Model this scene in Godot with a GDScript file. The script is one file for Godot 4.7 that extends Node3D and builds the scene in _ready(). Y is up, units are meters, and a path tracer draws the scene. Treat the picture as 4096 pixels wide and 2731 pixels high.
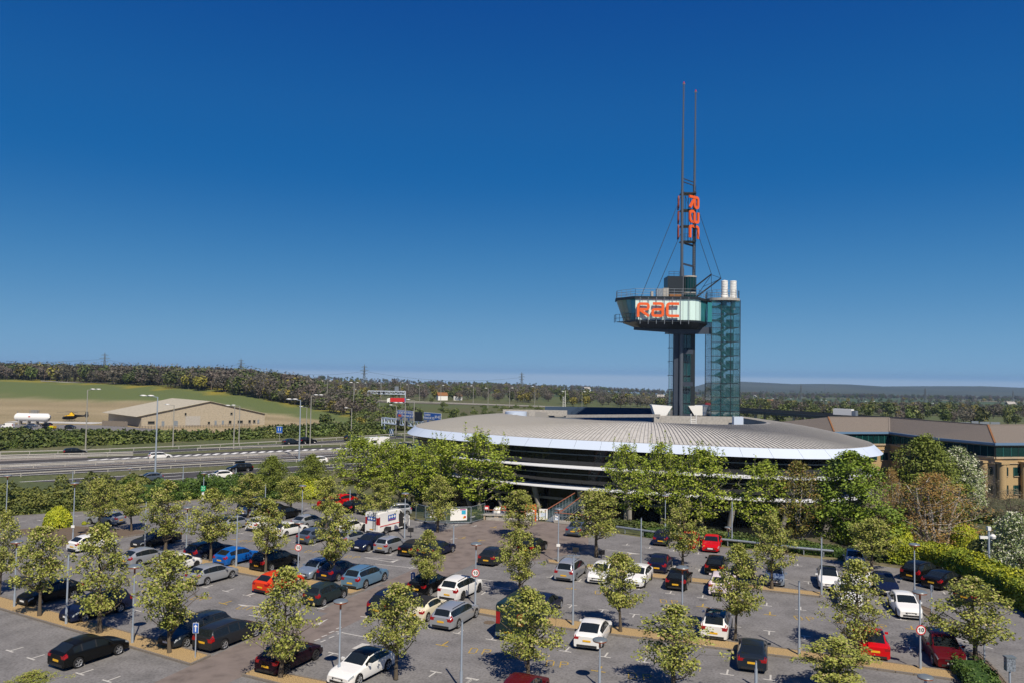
extends Node3D

# ---------------------------------------------------------------- mesh helper
class MB:
	var v := PackedVector3Array()
	var n := PackedVector3Array()
	var c := PackedColorArray()
	var ix := PackedInt32Array()
	var col := Color.WHITE
	var tint := false

	func put(p: Vector3, nn: Vector3) -> int:
		v.append(p)
		n.append(nn)
		if tint:
			c.append(col)
		return v.size() - 1

	func quad(a: Vector3, b: Vector3, cc: Vector3, d: Vector3) -> void:
		var nn := (b - a).cross(cc - a)
		if nn.length_squared() < 1e-14:
			nn = (cc - a).cross(d - a)
		nn = nn.normalized()
		var i := v.size()
		v.append(a); v.append(b); v.append(cc); v.append(d)
		n.append(nn); n.append(nn); n.append(nn); n.append(nn)
		if tint:
			c.append(col); c.append(col); c.append(col); c.append(col)
		ix.append(i); ix.append(i + 2); ix.append(i + 1)
		ix.append(i); ix.append(i + 3); ix.append(i + 2)

	func tri(a: Vector3, b: Vector3, cc: Vector3) -> void:
		var nn := (b - a).cross(cc - a).normalized()
		var i := put(a, nn)
		put(b, nn)
		put(cc, nn)
		ix.append(i); ix.append(i + 2); ix.append(i + 1)

	func box(at: Vector3, s: Vector3, b := Basis()) -> void:
		var x := b.x * s.x * 0.5
		var y := b.y * s.y * 0.5
		var z := b.z * s.z * 0.5
		var p := [at - x - y - z, at + x - y - z, at + x + y - z, at - x + y - z, at - x - y + z, at + x - y + z, at + x + y + z, at - x + y + z]
		quad(p[4], p[5], p[6], p[7])
		quad(p[1], p[0], p[3], p[2])
		quad(p[5], p[1], p[2], p[6])
		quad(p[0], p[4], p[7], p[3])
		quad(p[7], p[6], p[2], p[3])
		quad(p[0], p[1], p[5], p[4])

	func bar(a: Vector3, b: Vector3, w: float, h: float) -> void:
		var x := (b - a)
		var l := x.length()
		if l < 1e-5:
			return
		x /= l
		var up := Vector3.UP if absf(x.y) < 0.95 else Vector3(0, 0, 1)
		var z := x.cross(up).normalized()
		box((a + b) * 0.5, Vector3(l, h, w), Basis(x, z.cross(x), z))

	func tube(a: Vector3, b: Vector3, r0: float, r1: float, seg := 8, caps := false) -> void:
		var x := (b - a)
		if x.length() < 1e-5:
			return
		x = x.normalized()
		var u := x.cross(Vector3.UP if absf(x.y) < 0.9 else Vector3(1, 0, 0)).normalized()
		var w := x.cross(u)
		var i0 := v.size()
		for k in seg:
			var t := TAU * k / seg
			var dir := u * cos(t) + w * sin(t)
			put(a + dir * r0, dir)
			put(b + dir * r1, dir)
		for k in seg:
			var p := i0 + 2 * k
			var q := i0 + 2 * ((k + 1) % seg)
			ix.append(p); ix.append(p + 1); ix.append(q)
			ix.append(q); ix.append(p + 1); ix.append(q + 1)
		if caps:
			for e in 2:
				var cp := a if e == 0 else b
				var nn := -x if e == 0 else x
				var r := r0 if e == 0 else r1
				if r < 0.002:
					continue
				var i := put(cp, nn)
				for k in seg:
					var t := TAU * k / seg
					put(cp + (u * cos(t) + w * sin(t)) * r, nn)
				for k in seg:
					var p := i + 1 + k
					var q := i + 1 + (k + 1) % seg
					ix.append(i); ix.append(p if e == 0 else q); ix.append(q if e == 0 else p)

	# profile of (radius, height) from bottom to top, turned about y
	func lathe(prof: Array, seg := 16, xf := Transform3D()) -> void:
		for j in prof.size() - 1:
			var a: Vector2 = prof[j]
			var b: Vector2 = prof[j + 1]
			var t := b - a
			if t.length() < 1e-6:
				continue
			var nr := Vector2(t.y, -t.x).normalized()
			var i0 := v.size()
			for k in seg + 1:
				var w := TAU * k / seg
				var cs := Vector3(cos(w), 0, sin(w))
				var nn := (xf.basis * (cs * nr.x + Vector3.UP * nr.y)).normalized()
				put(xf * (cs * a.x + Vector3.UP * a.y), nn)
				put(xf * (cs * b.x + Vector3.UP * b.y), nn)
			for k in seg:
				var p := i0 + 2 * k
				ix.append(p); ix.append(p + 2); ix.append(p + 1)
				ix.append(p + 1); ix.append(p + 2); ix.append(p + 3)

	# a polygon of (X, d) laid flat at y, with sides down to y - thick
	func slab(pts: PackedVector2Array, y: float, thick: float) -> void:
		var p := pts
		if Geometry2D.is_polygon_clockwise(p):
			p = p.duplicate()
			p.reverse()
		var tr := Geometry2D.triangulate_polygon(p)
		var i0 := v.size()
		for q in p:
			put(Vector3(q.x, y, -q.y), Vector3.UP)
		for k in range(0, tr.size(), 3):
			var a := p[tr[k]]
			var b := p[tr[k + 1]]
			var d := p[tr[k + 2]]
			var s := (b - a).cross(d - a)
			if s > 0:
				ix.append(i0 + tr[k]); ix.append(i0 + tr[k + 2]); ix.append(i0 + tr[k + 1])
			else:
				ix.append(i0 + tr[k]); ix.append(i0 + tr[k + 1]); ix.append(i0 + tr[k + 2])
		if thick > 0.0:
			for k in p.size():
				var a := p[k]
				var b := p[(k + 1) % p.size()]
				quad(Vector3(a.x, y - thick, -a.y), Vector3(b.x, y - thick, -b.y), Vector3(b.x, y, -b.y), Vector3(a.x, y, -a.y))

	# a rhombic leaf
	func leaf(p: Vector3, nn: Vector3, s: float, spin: float, wide := 0.6) -> void:
		var u := nn.cross(Vector3.UP if absf(nn.y) < 0.9 else Vector3(1, 0, 0)).normalized()
		var w := nn.cross(u)
		var a := (u * cos(spin) + w * sin(spin)) * s * 0.5
		var b := (w * cos(spin) - u * sin(spin)) * s * 0.5 * wide
		var i := v.size()
		v.append(p - a); v.append(p - b); v.append(p + a); v.append(p + b)
		n.append(nn); n.append(nn); n.append(nn); n.append(nn)
		c.append(col); c.append(col); c.append(col); c.append(col)
		ix.append(i); ix.append(i + 2); ix.append(i + 1)
		ix.append(i); ix.append(i + 3); ix.append(i + 2)

	func mesh(m: Material) -> ArrayMesh:
		var am := ArrayMesh.new()
		if v.is_empty():
			return am
		var a := []
		a.resize(Mesh.ARRAY_MAX)
		a[Mesh.ARRAY_VERTEX] = v
		a[Mesh.ARRAY_NORMAL] = n
		if tint:
			a[Mesh.ARRAY_COLOR] = c
		a[Mesh.ARRAY_INDEX] = ix
		am.add_surface_from_arrays(Mesh.PRIMITIVE_TRIANGLES, a)
		am.surface_set_material(0, m)
		return am

var M := {}
var used := {}

func mb(tinted := false) -> MB:
	var b := MB.new()
	b.tint = tinted
	return b

func numbered(called: String) -> String:
	if not used.has(called):
		used[called] = 0
		return called
	used[called] += 1
	return "%s_%03d" % [called, used[called]]

func put_mesh(mesh: Mesh, called: String, parent: Node3D = null) -> MeshInstance3D:
	var o := MeshInstance3D.new()
	o.mesh = mesh
	o.name = called if parent else numbered(called)
	(parent if parent else self).add_child(o, true)
	return o

func part(b: MB, called: String, m: Material, parent: Node3D = null) -> MeshInstance3D:
	return put_mesh(b.mesh(m), called, parent)

func tag(o: Node3D, label: String, category: String, group := "", kind := "") -> Node3D:
	o.set_meta("label", label)
	if category != "":
		o.set_meta("category", category)
	if group != "":
		o.set_meta("group", group)
	if kind != "":
		o.set_meta("kind", kind)
	return o

func thing(called: String, label: String, category: String, at := Vector3.ZERO, turn := 0.0, group := "") -> Node3D:
	var o := Node3D.new()
	o.name = numbered(called)
	add_child(o)
	o.position = at
	o.rotation.y = turn
	tag(o, label, category, group)
	return o

func copy(o: Node3D, called: String, at: Vector3, turn: float, label: String, category: String, group := "") -> Node3D:
	var r: Node3D = o.duplicate()
	r.name = numbered(called)
	add_child(r)
	r.position = at
	r.rotation.y = turn
	r.visible = true
	tag(r, label, category, group)
	return r

func structure(o: Node3D) -> Node3D:
	o.set_meta("kind", "structure")
	return o

func W(x: float, d: float, h := 0.0) -> Vector3:
	return Vector3(x, h, -d)

func pairs(l: Array) -> PackedVector2Array:
	var p := PackedVector2Array()
	for i in range(0, l.size(), 2):
		p.append(Vector2(l[i], l[i + 1]))
	return p

func lin(r: float, g: float, b: float) -> Color:
	return Color(r, g, b).linear_to_srgb()

func mat(called: String, r: float, g: float, b: float, rough := 0.7, metal := 0.0, tex: Texture2D = null, scale := 0.1) -> StandardMaterial3D:
	var m := StandardMaterial3D.new()
	m.albedo_color = lin(r, g, b)
	m.roughness = rough
	m.metallic = metal
	if tex:
		m.albedo_texture = tex
		m.uv1_triplanar = true
		m.uv1_world_triplanar = true
		m.uv1_scale = Vector3.ONE * scale
	M[called] = m
	return m

func foliage(called: String, rough := 0.65, light := 0.35) -> StandardMaterial3D:
	var m := StandardMaterial3D.new()
	m.vertex_color_use_as_albedo = true
	m.roughness = rough
	m.cull_mode = BaseMaterial3D.CULL_DISABLED
	m.backlight_enabled = true
	m.backlight = Color(light, light, light * 0.5)
	M[called] = m
	return m

func noise_tex(seed_: int, freq: float, oct: int, stops: Array, size := 512) -> NoiseTexture2D:
	var f := FastNoiseLite.new()
	f.seed = seed_
	f.frequency = freq
	f.fractal_octaves = oct
	f.fractal_gain = 0.6
	var t := NoiseTexture2D.new()
	t.width = size
	t.height = size
	t.seamless = true
	t.noise = f
	var g := Gradient.new()
	var offs := PackedFloat32Array()
	var cols := PackedColorArray()
	for s in stops:
		offs.append(s[0])
		cols.append(s[1])
	g.offsets = offs
	g.colors = cols
	t.color_ramp = g
	return t

func grey(a: float) -> Color:
	return Color(a, a, a)

func ss(a: float, b: float, x: float) -> float:
	var t := clampf((x - a) / (b - a), 0.0, 1.0)
	return t * t * (3.0 - 2.0 * t)

const EDGE := [-60, 118, -14, 98, 5, 95.5, 12, 92, 33, 79.5, 40, 73.5, 44, 64, 60, 50, 90, 20]

func edge_depth(x: float) -> float:
	if x <= EDGE[0]:
		return EDGE[1]
	for i in range(0, EDGE.size() - 2, 2):
		if x <= EDGE[i + 2]:
			return EDGE[i + 1] + (EDGE[i + 3] - EDGE[i + 1]) * (x - EDGE[i]) / float(EDGE[i + 2] - EDGE[i])
	return EDGE[EDGE.size() - 1]

func land(x: float, d: float) -> float:
	var a := x / maxf(d, 1.0)
	var h := -1.5 * ss(112, 135, d) - 5.5 * ss(255, 325, d + 48.0 * (1.0 - ss(-95, -50, x)))
	h -= 26.0 * ss(380, 1600, d) * ss(-0.02, 0.25, a)
	h -= 30.0 * ss(1500, 4000, d) * ss(-0.5, 0.2, a)
	h -= 8.0 * ss(700, 2000, d) * (1.0 - ss(-0.02, 0.25, a)) * ss(-0.35, -0.15, a)
	h += 12.0 * ss(335, 800, d) * (1.0 - ss(-0.34, -0.16, a))
	if d < 230:
		var dep := ss(2.0, 22.0, (d - edge_depth(x)) * 0.86) * ss(-24, -12, x) * (1.0 - ss(170, 215, d))
		h = h * (1.0 - dep) - 3.8 * dep
	return h

func WL(x: float, d: float, up := 0.0) -> Vector3:
	return Vector3(x, land(x, d) + up, -d)

func _ready() -> void:
	# ------------------------------------------------ camera, sky, sun, exposure
	var cam := Camera3D.new()
	cam.name = "camera"
	cam.fov = 46.41
	cam.near = 0.5
	cam.far = 30000.0
	cam.transform = Transform3D(Basis(Vector3(0.999876778, 0.0156856109, 0.000625194661), Vector3(-0.01569807, 0.9990835, 0.03982132), Vector3(0, -0.03982622, 0.99920662)), Vector3(0, 17.8, 0))
	add_child(cam)
	cam.current = true
	var sky_mat := PanoramaSkyMaterial.new()
	sky_mat.panorama = sky_picture()
	var sky := Sky.new()
	sky.sky_material = sky_mat
	var env := Environment.new()
	env.background_mode = Environment.BG_SKY
	env.sky = sky
	env.background_energy_multiplier = 1.0
	env.tonemap_mode = Environment.TONE_MAPPER_LINEAR
	env.tonemap_exposure = 1.08
	env.sdfgi_enabled = true
	env.ssao_enabled = true
	env.ssil_enabled = true
	env.fog_enabled = true
	env.fog_density = 0.00006
	env.fog_light_color = Color(0.66, 0.81, 1.0)
	var we := WorldEnvironment.new()
	we.name = "world_environment"
	we.environment = env
	add_child(we)
	var sun := DirectionalLight3D.new()
	sun.name = "sun"
	sun.light_energy = 1.55
	sun.light_color = Color(1.0, 0.955, 0.88)
	sun.light_angular_distance = 0.53
	sun.shadow_enabled = true
	add_child(sun)
	var el := deg_to_rad(49.0)
	sun.look_at_from_position(Vector3.ZERO, Vector3(-0.327 * cos(el), -sin(el), -0.945 * cos(el)), Vector3.UP)

	materials()
	ground()
	motorway()
	head_office()
	tower()
	tiled_office()
	barn_yard()
	park_markings()
	cars()
	park_trees()
	big_trees()
	hedges()
	street_things()
	entrance_things()
	road_things()
	far_land()

# clear blue air by height above the horizon, with faint vapour trails low down
const AIR := [-90.0, 0.19, 0.355, 0.545, 0.0, 0.19, 0.355, 0.545, 1.7, 0.157, 0.33, 0.53, 5.25, 0.085, 0.25, 0.475, 12.3, 0.017, 0.135, 0.375, 18.6, 0.009, 0.1, 0.325, 25.0, 0.0055, 0.07, 0.28, 40.0, 0.006, 0.062, 0.255, 90.0, 0.005, 0.045, 0.2]

func sky_picture() -> ImageTexture:
	var im := Image.create(2048, 1024, false, Image.FORMAT_RGBAF)
	for y in 1024:
		var el := 90.0 - (y + 0.5) / 1024.0 * 180.0
		var c := Color()
		for i in range(0, AIR.size() - 4, 4):
			if el <= AIR[i + 4]:
				var t := clampf((el - AIR[i]) / (AIR[i + 4] - AIR[i]), 0, 1)
				var v := []
				for ch in [1, 2, 3]:
					var p0: float = AIR[maxi(i - 4, 0) + ch] if i > 4 else AIR[i + ch]
					var p3: float = AIR[mini(i + 8, AIR.size() - 4) + ch]
					var x0: float = AIR[maxi(i - 4, 0)]
					var x3: float = AIR[mini(i + 8, AIR.size() - 4)]
					v.append(cubic_interpolate_in_time(AIR[i + ch], AIR[i + 4 + ch], p0, p3, t, AIR[i + 4] - AIR[i], x0 - AIR[i] if i > 4 else -2.0, x3 - AIR[i]))
				c = Color(v[0], v[1], v[2])
				break
		im.fill_rect(Rect2i(0, y, 2048, 1), c)
	var w := FastNoiseLite.new()
	w.seed = 5
	w.frequency = 0.03
	for t in [[-4.0, 8.6, 17.5, 6.6, 0.05], [21.0, 7.0, 36.0, 4.9, 0.04], [8.0, 7.6, 30.0, 6.6, 0.025]]:
		for k in 160:
			var f := k / 159.0
			var az: float = lerpf(t[0], t[2], f)
			var el: float = lerpf(t[1], t[3], f)
			var x := int(1024.0 + az / 360.0 * 2048.0)
			var y := 512.0 - el / 180.0 * 1024.0 - 0.5
			var s: float = t[4] * (0.6 + 0.5 * w.get_noise_1d(k)) * sin(PI * f)
			for j in 2:
				var yy := int(floor(y)) + j
				var share := clampf(1.0 - absf(y - yy), 0, 1)
				var old := im.get_pixel(x, yy)
				im.set_pixel(x, yy, old.lerp(Color(0.8, 0.85, 0.9), clampf(s * share, 0, 1)))
	return ImageTexture.create_from_image(im)

func materials() -> void:
	var speck := noise_tex(3, 0.35, 3, [[0.0, grey(0.72)], [0.35, grey(0.88)], [0.6, grey(0.98)], [1.0, grey(1.0)]])
	var patch := noise_tex(8, 0.012, 7, [[0.0, grey(0.8)], [0.3, grey(0.9)], [0.55, grey(0.96)], [0.75, grey(0.99)], [1.0, grey(1.0)]], 1024)
	var patch2 := noise_tex(21, 0.01, 8, [[0.0, grey(0.8)], [0.35, grey(0.93)], [0.5, grey(0.97)], [0.7, grey(1.0)], [1.0, grey(1.0)]], 1024)
	var soil := noise_tex(13, 0.06, 6, [[0.0, grey(0.5)], [0.4, grey(0.8)], [0.6, grey(0.95)], [1.0, grey(1.0)]])
	M.speck = speck
	M.patch = patch
	var a := mat("asphalt", 0.255, 0.248, 0.25, 0.88, 0, patch, 0.028)
	a.detail_enabled = true
	a.detail_albedo = speck
	a.detail_blend_mode = BaseMaterial3D.BLEND_MODE_MUL
	a.detail_uv_layer = BaseMaterial3D.DETAIL_UV_1
	mat("brown_road", 0.215, 0.18, 0.165, 0.9, 0, patch2, 0.05)
	mat("oil_stain", 0.15, 0.145, 0.145, 0.8, 0, speck, 0.5)
	mat("tarmac_repair", 0.19, 0.185, 0.19, 0.85, 0, speck, 0.5)
	mat("gravel", 0.53, 0.37, 0.175, 0.95, 0, soil, 0.35)
	mat("soil", 0.19, 0.14, 0.1, 0.95, 0, soil, 0.4)
	mat("kerb", 0.27, 0.235, 0.2, 0.9, 0, soil, 0.5)
	mat("white_paint", 0.72, 0.7, 0.66, 0.8, 0, soil, 0.9)
	mat("yellow_paint", 0.62, 0.42, 0.08, 0.8, 0, soil, 0.9)
	mat("motorway", 0.085, 0.084, 0.09, 0.85, 0, patch, 0.03)
	mat("hard_strip", 0.36, 0.325, 0.3, 0.9, 0, soil, 0.1)
	M.motorway.metallic_specular = 0.0
	M.asphalt.metallic_specular = 0.2
	M.brown_road.metallic_specular = 0.2
	M.hard_strip.metallic_specular = 0.1
	mat("road_white", 0.78, 0.78, 0.76, 0.8)
	mat("steel_rail", 0.56, 0.54, 0.5, 0.6, 0.0, soil, 0.3)
	mat("galvanised", 0.34, 0.39, 0.45, 0.5, 0.4, soil, 0.2)
	mat("lamp_post", 0.36, 0.42, 0.5, 0.45, 0.25)
	mat("lamp_hood", 0.16, 0.19, 0.21, 0.4, 0.1)
	mat("lamp_rim", 0.42, 0.1, 0.03, 0.35)
	mat("old_post", 0.45, 0.44, 0.4, 0.7, 0.1, soil, 0.3)
	mat("white_enamel", 0.8, 0.8, 0.78, 0.35)
	mat("sign_red", 0.55, 0.02, 0.02, 0.4)
	mat("sign_blue", 0.012, 0.1, 0.42, 0.4)
	mat("sign_green", 0.01, 0.35, 0.14, 0.4)
	mat("sign_black", 0.02, 0.02, 0.022, 0.5)
	mat("dark_metal", 0.035, 0.038, 0.042, 0.5, 0.2)
	mat("concrete", 0.42, 0.4, 0.37, 0.85, 0, patch, 0.15)
	mat("rail_red", 0.32, 0.12, 0.07, 0.5)
	mat("tower_steel", 0.038, 0.05, 0.075, 0.45, 0.1)
	mat("tower_tube", 0.09, 0.105, 0.13, 0.4, 0.15)
	mat("tower_dark", 0.018, 0.024, 0.03, 0.4, 0.1)
	mat("sign_orange", 0.78, 0.115, 0.018, 0.5)
	mat("sign_edge", 0.22, 0.03, 0.015, 0.5)
	mat("frosted", 0.62, 0.8, 0.76, 0.25)
	mat("teal_panel", 0.035, 0.2, 0.22, 0.12)
	mat("zinc", 0.5, 0.49, 0.475, 0.7, 0.0, patch2, 0.07)
	mat("zinc_seam", 0.3, 0.29, 0.275, 0.6)
	mat("fascia", 0.54, 0.62, 0.75, 0.5)
	mat("ledge", 0.72, 0.75, 0.82, 0.4)
	mat("dark_glass", 0.008, 0.01, 0.011, 0.06)
	mat("mullion", 0.02, 0.022, 0.024, 0.5)
	mat("transom", 0.12, 0.15, 0.16, 0.5)
	mat("deck", 0.12, 0.14, 0.16, 0.8, 0, patch, 0.2)
	mat("blue_wall", 0.03, 0.06, 0.11, 0.6)
	mat("buff_brick", 0.6, 0.43, 0.22, 0.85, 0, soil, 0.3)
	mat("buff_pale", 0.58, 0.46, 0.32, 0.85, 0, soil, 0.3)
	mat("tile_roof", 0.29, 0.25, 0.215, 0.85, 0, soil, 0.35)
	mat("tile_orange", 0.34, 0.15, 0.05, 0.85, 0, soil, 0.4)
	mat("eaves_blue", 0.12, 0.21, 0.34, 0.5)
	mat("green_glass", 0.006, 0.035, 0.035, 0.08)
	mat("green_frame", 0.025, 0.14, 0.13, 0.4)
	mat("barn_wall", 0.42, 0.365, 0.28, 0.7, 0, patch, 0.1)
	mat("barn_roof", 0.5, 0.455, 0.35, 0.65, 0, patch2, 0.06)
	mat("wood_fence", 0.3, 0.25, 0.2, 0.9, 0, soil, 0.6)
	mat("bark", 0.15, 0.12, 0.085, 0.95, 0, soil, 1.2)
	mat("bark_plane", 0.36, 0.33, 0.24, 0.9, 0, soil, 0.9)
	mat("bark_birch", 0.62, 0.57, 0.5, 0.85, 0, soil, 1.0)
	mat("bark_far", 0.12, 0.095, 0.075, 0.95)
	mat("tyre", 0.012, 0.012, 0.013, 0.85)
	mat("rim", 0.4, 0.41, 0.43, 0.3, 0.6)
	mat("rim_dark", 0.05, 0.05, 0.055, 0.35, 0.4)
	mat("car_glass", 0.012, 0.016, 0.018, 0.04)
	mat("car_trim", 0.018, 0.018, 0.019, 0.6)
	mat("head_lamp", 0.3, 0.33, 0.36, 0.05)
	mat("tail_lamp", 0.3, 0.008, 0.01, 0.15)
	mat("plate_yellow", 0.75, 0.42, 0.02, 0.5)
	mat("plate_white", 0.78, 0.78, 0.76, 0.5)
	mat("wire", 0.05, 0.05, 0.055, 0.6)
	mat("pylon", 0.14, 0.16, 0.17, 0.6, 0.2)
	mat("sign_cyan", 0.03, 0.4, 0.6, 0.5)
	mat("sign_purple", 0.3, 0.03, 0.2, 0.5)
	mat("shirt_brown", 0.06, 0.025, 0.018, 0.8)
	mat("shirt_green", 0.02, 0.06, 0.03, 0.8)
	mat("jeans", 0.03, 0.07, 0.17, 0.8)
	mat("skin", 0.5, 0.3, 0.21, 0.7)
	foliage("leaf")
	foliage("twig", 0.8, 0.1)
	var mesh_green := mat("fence_mesh", 0.04, 0.09, 0.075, 0.7)
	mesh_green.transparency = BaseMaterial3D.TRANSPARENCY_ALPHA
	mesh_green.albedo_color.a = 0.4
	var shaft := mat("shaft_glass", 0.02, 0.13, 0.13, 0.04)
	shaft.transparency = BaseMaterial3D.TRANSPARENCY_ALPHA
	shaft.albedo_color.a = 0.2
	var land_mat := StandardMaterial3D.new()
	land_mat.vertex_color_use_as_albedo = true
	land_mat.roughness = 0.95
	land_mat.albedo_texture = noise_tex(31, 0.03, 7, [[0.0, grey(0.6)], [0.4, grey(0.85)], [0.6, grey(0.97)], [1.0, grey(1.0)]], 1024)
	land_mat.uv1_triplanar = true
	land_mat.uv1_world_triplanar = true
	land_mat.uv1_scale = Vector3.ONE * 0.03
	M.land = land_mat
	var paints := {"black": [0.006, 0.0065, 0.007], "navy": [0.008, 0.013, 0.04], "charcoal": [0.03, 0.034, 0.04], "slate": [0.025, 0.035, 0.05], "silver": [0.4, 0.42, 0.45], "white": [0.76, 0.76, 0.75],
		"blue": [0.006, 0.1, 0.4], "red": [0.52, 0.006, 0.01], "orangered": [0.62, 0.045, 0.012], "teal": [0.018, 0.03, 0.034], "paleblue": [0.25, 0.32, 0.42], "skyblue": [0.15, 0.29, 0.43], "maroon": [0.014, 0.005, 0.01],
		"steel": [0.11, 0.14, 0.19], "bluebk": [0.007, 0.011, 0.035], "darkred": [0.09, 0.006, 0.01], "cream": [0.72, 0.66, 0.5], "pinkwhite": [0.72, 0.62, 0.65], "green": [0.012, 0.028, 0.03], "yellow": [0.7, 0.42, 0.02], "lime": [0.5, 0.62, 0.03]}
	for k in paints:
		var q: Array = paints[k]
		var p := mat("paint_" + k, q[0], q[1], q[2], 0.32, 0.45 if k in ["silver", "paleblue", "skyblue", "steel", "slate", "charcoal"] else 0.0)
		p.metallic_specular = 0.15
		p.clearcoat_enabled = true
		p.clearcoat = 0.35 if q[1] < 0.05 else 0.7
		p.clearcoat_roughness = 0.05
	var top := mat("soft_top", 0.012, 0.012, 0.013, 0.9)
	top.clearcoat_enabled = false

# ---------------------------------------------------------------- the land
func land_colour(x: float, d: float, nz: FastNoiseLite, fine: FastNoiseLite) -> Color:
	var a := nz.get_noise_2d(x, d)
	var b := fine.get_noise_2d(x, d)
	var green := Color(0.1, 0.135, 0.035)
	var dry := Color(0.44, 0.35, 0.2)
	var olive := Color(0.12, 0.125, 0.04)
	var c := olive.lerp(dry, clampf(0.35 + a * 0.9 + b * 0.5, 0.0, 0.8))
	if d > 380.0:
		c = olive.lerp(green, clampf(0.4 + a * 1.3, 0.0, 1.0)).lerp(Color(0.13, 0.1, 0.06), clampf(b * 1.2 - 0.1, 0.0, 0.7))
	if d > 112.0 and d < 265.0 and x < -14.0:
		c = Color(0.095, 0.12, 0.035).lerp(Color(0.2, 0.17, 0.09), clampf(0.15 + b * 0.8, 0.0, 0.6))
	# the hay field behind the barn
	var f := x / d
	if f < -0.185 and d > 290.0 and d < 1100.0:
		var s := (d - 325.0) / maxf(hill_edge(f) - 325.0, 60.0)
		var band := clampf(sin(s * 23.0 + a * 4.0) * 0.4 + 0.5 + fine.get_noise_2d(x * 0.15, d * 2.0) * 0.7, 0, 1)
		c = dry.lerp(Color(0.3, 0.24, 0.12), band * 0.8 + b * 0.3)
		c = c.lerp(Color(0.135, 0.175, 0.04), ss(0.36, 0.6, s + a * 0.25 + b * 0.1))
		if s > 0.93:
			c = c.lerp(Color(0.38, 0.3, 0.02), clampf(b * 2.0 + 0.2, 0.0, 0.7))
	# far fields lie in blocks between hedges
	if d > 1000.0:
		var cell := Vector2(floor(x / 230.0 + floor(d / 310.0) * 0.37), floor(d / 310.0))
		var r := fposmod(sin(cell.x * 12.9898 + cell.y * 78.233) * 43758.5453, 1.0)
		c = Color(0.06, 0.1, 0.035) if r < 0.55 else (Color(0.085, 0.125, 0.04) if r < 0.8 else Color(0.2, 0.17, 0.09))
	if d > 4200.0:
		c = Color(0.05, 0.065, 0.03).lerp(Color(0.1, 0.11, 0.06), clampf(b + 0.3, 0.0, 1.0))
	# lawn and beds around the building
	if x > -20.0 and d > edge_depth(x) and d < 200.0:
		c = Color(0.07, 0.085, 0.03).lerp(Color(0.16, 0.13, 0.09), clampf(0.4 + b, 0.0, 1.0))
	return c

func ground() -> void:
	var nz := FastNoiseLite.new()
	nz.seed = 4
	nz.frequency = 0.004
	nz.fractal_octaves = 4
	var fine := FastNoiseLite.new()
	fine.seed = 9
	fine.frequency = 0.03
	fine.fractal_octaves = 4
	var xs := []
	var x := -7000.0
	while x < 7000.0:
		xs.append(x)
		var q := absf(x)
		x += 3.0 if q < 130.0 else (8.0 if q < 420.0 else (40.0 if q < 1500.0 else 250.0))
	var ds := []
	var d := -60.0
	while d < 9700.0:
		ds.append(d)
		d += 10.0 if d < 60.0 else (2.5 if d < 240.0 else (6.0 if d < 420.0 else (20.0 if d < 1300.0 else (90.0 if d < 5000.0 else 500.0))))
	var b := mb(true)
	for j in ds.size():
		for i in xs.size():
			var p: float = xs[i]
			var q: float = ds[j]
			b.col = land_colour(p, maxf(q, 1.0), nz, fine)
			var h := land(p, maxf(q, 1.0))
			if q > 4600.0:
				h += (24.0 + 42.0 * nz.get_noise_2d(p * 0.28, q * 0.12 + 900.0)) * ss(4600, 7500, q)
			if q > 8000.0:
				h -= ss(8000, 9500, q) * 600.0
			h -= 420.0 * ss(2700, 3600, q) * (1.0 - ss(0.12, 0.26, p / maxf(q, 1.0)))
			var e := 2.0
			var nn := Vector3(land(p - e, maxf(q, 1.0)) - land(p + e, maxf(q, 1.0)), 2.0 * e, -(land(p, maxf(q, 1.0) - e) - land(p, maxf(q, 1.0) + e))).normalized()
			b.put(Vector3(p, h - (0.05 if q < 112.0 else 0.0), -q), nn)
	var w := xs.size()
	for j in ds.size() - 1:
		for i in w - 1:
			var k := j * w + i
			b.ix.append(k); b.ix.append(k + w); b.ix.append(k + 1)
			b.ix.append(k + 1); b.ix.append(k + w); b.ix.append(k + w + 1)
	var o := part(b, "ground", M.land)
	structure(o)
	# car park surface
	var p1 := pairs(CARPARK)
	p1.append(Vector2(70, 20))
	p1.append(Vector2(-70, 20))
	var cp := mb()
	cp.slab(p1, 0.0, 0.3)
	structure(part(cp, "car_park", M.asphalt))
	var rd := mb()
	rd.slab(pairs(ROAD), 0.006, 0.0)
	structure(part(rd, "road", M.brown_road))
	# planted strips with kerbs
	for s in [[STRIP_A, "gravel"], [STRIP_B, "gravel"], [STRIP_C, "soil"], [STRIP_D, "gravel"], [STRIP_R1, "gravel"], [STRIP_R2, "gravel"], [ISLAND, "soil"], [ISLAND2, "soil"]]:
		var pts := pairs(s[0])
		var bed := mb()
		bed.slab(pts, 0.09, 0.12)
		var so := structure(part(bed, "tree_strip", M[s[1]]))
		if Geometry2D.is_polygon_clockwise(pts):
			pts.reverse()
		var outer := Geometry2D.offset_polygon(pts, 0.02)[0]
		for k in outer.size():
			var a: Vector2 = outer[k]
			var e: Vector2 = outer[(k + 1) % outer.size()]
			var n := maxi(1, int(a.distance_to(e) / 0.92))
			for m in n:
				var u := a.lerp(e, (m + 0.02) / n)
				var v := a.lerp(e, (m + 0.98) / n)
				if u.y < 40.0 or (m % 1) != 0:
					continue
				var kb := mb()
				kb.bar(W(u.x, u.y, 0.06), W(v.x, v.y, 0.06), 0.13, 0.13)
				part(kb, "kerb_stone", M.kerb, so)

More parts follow.
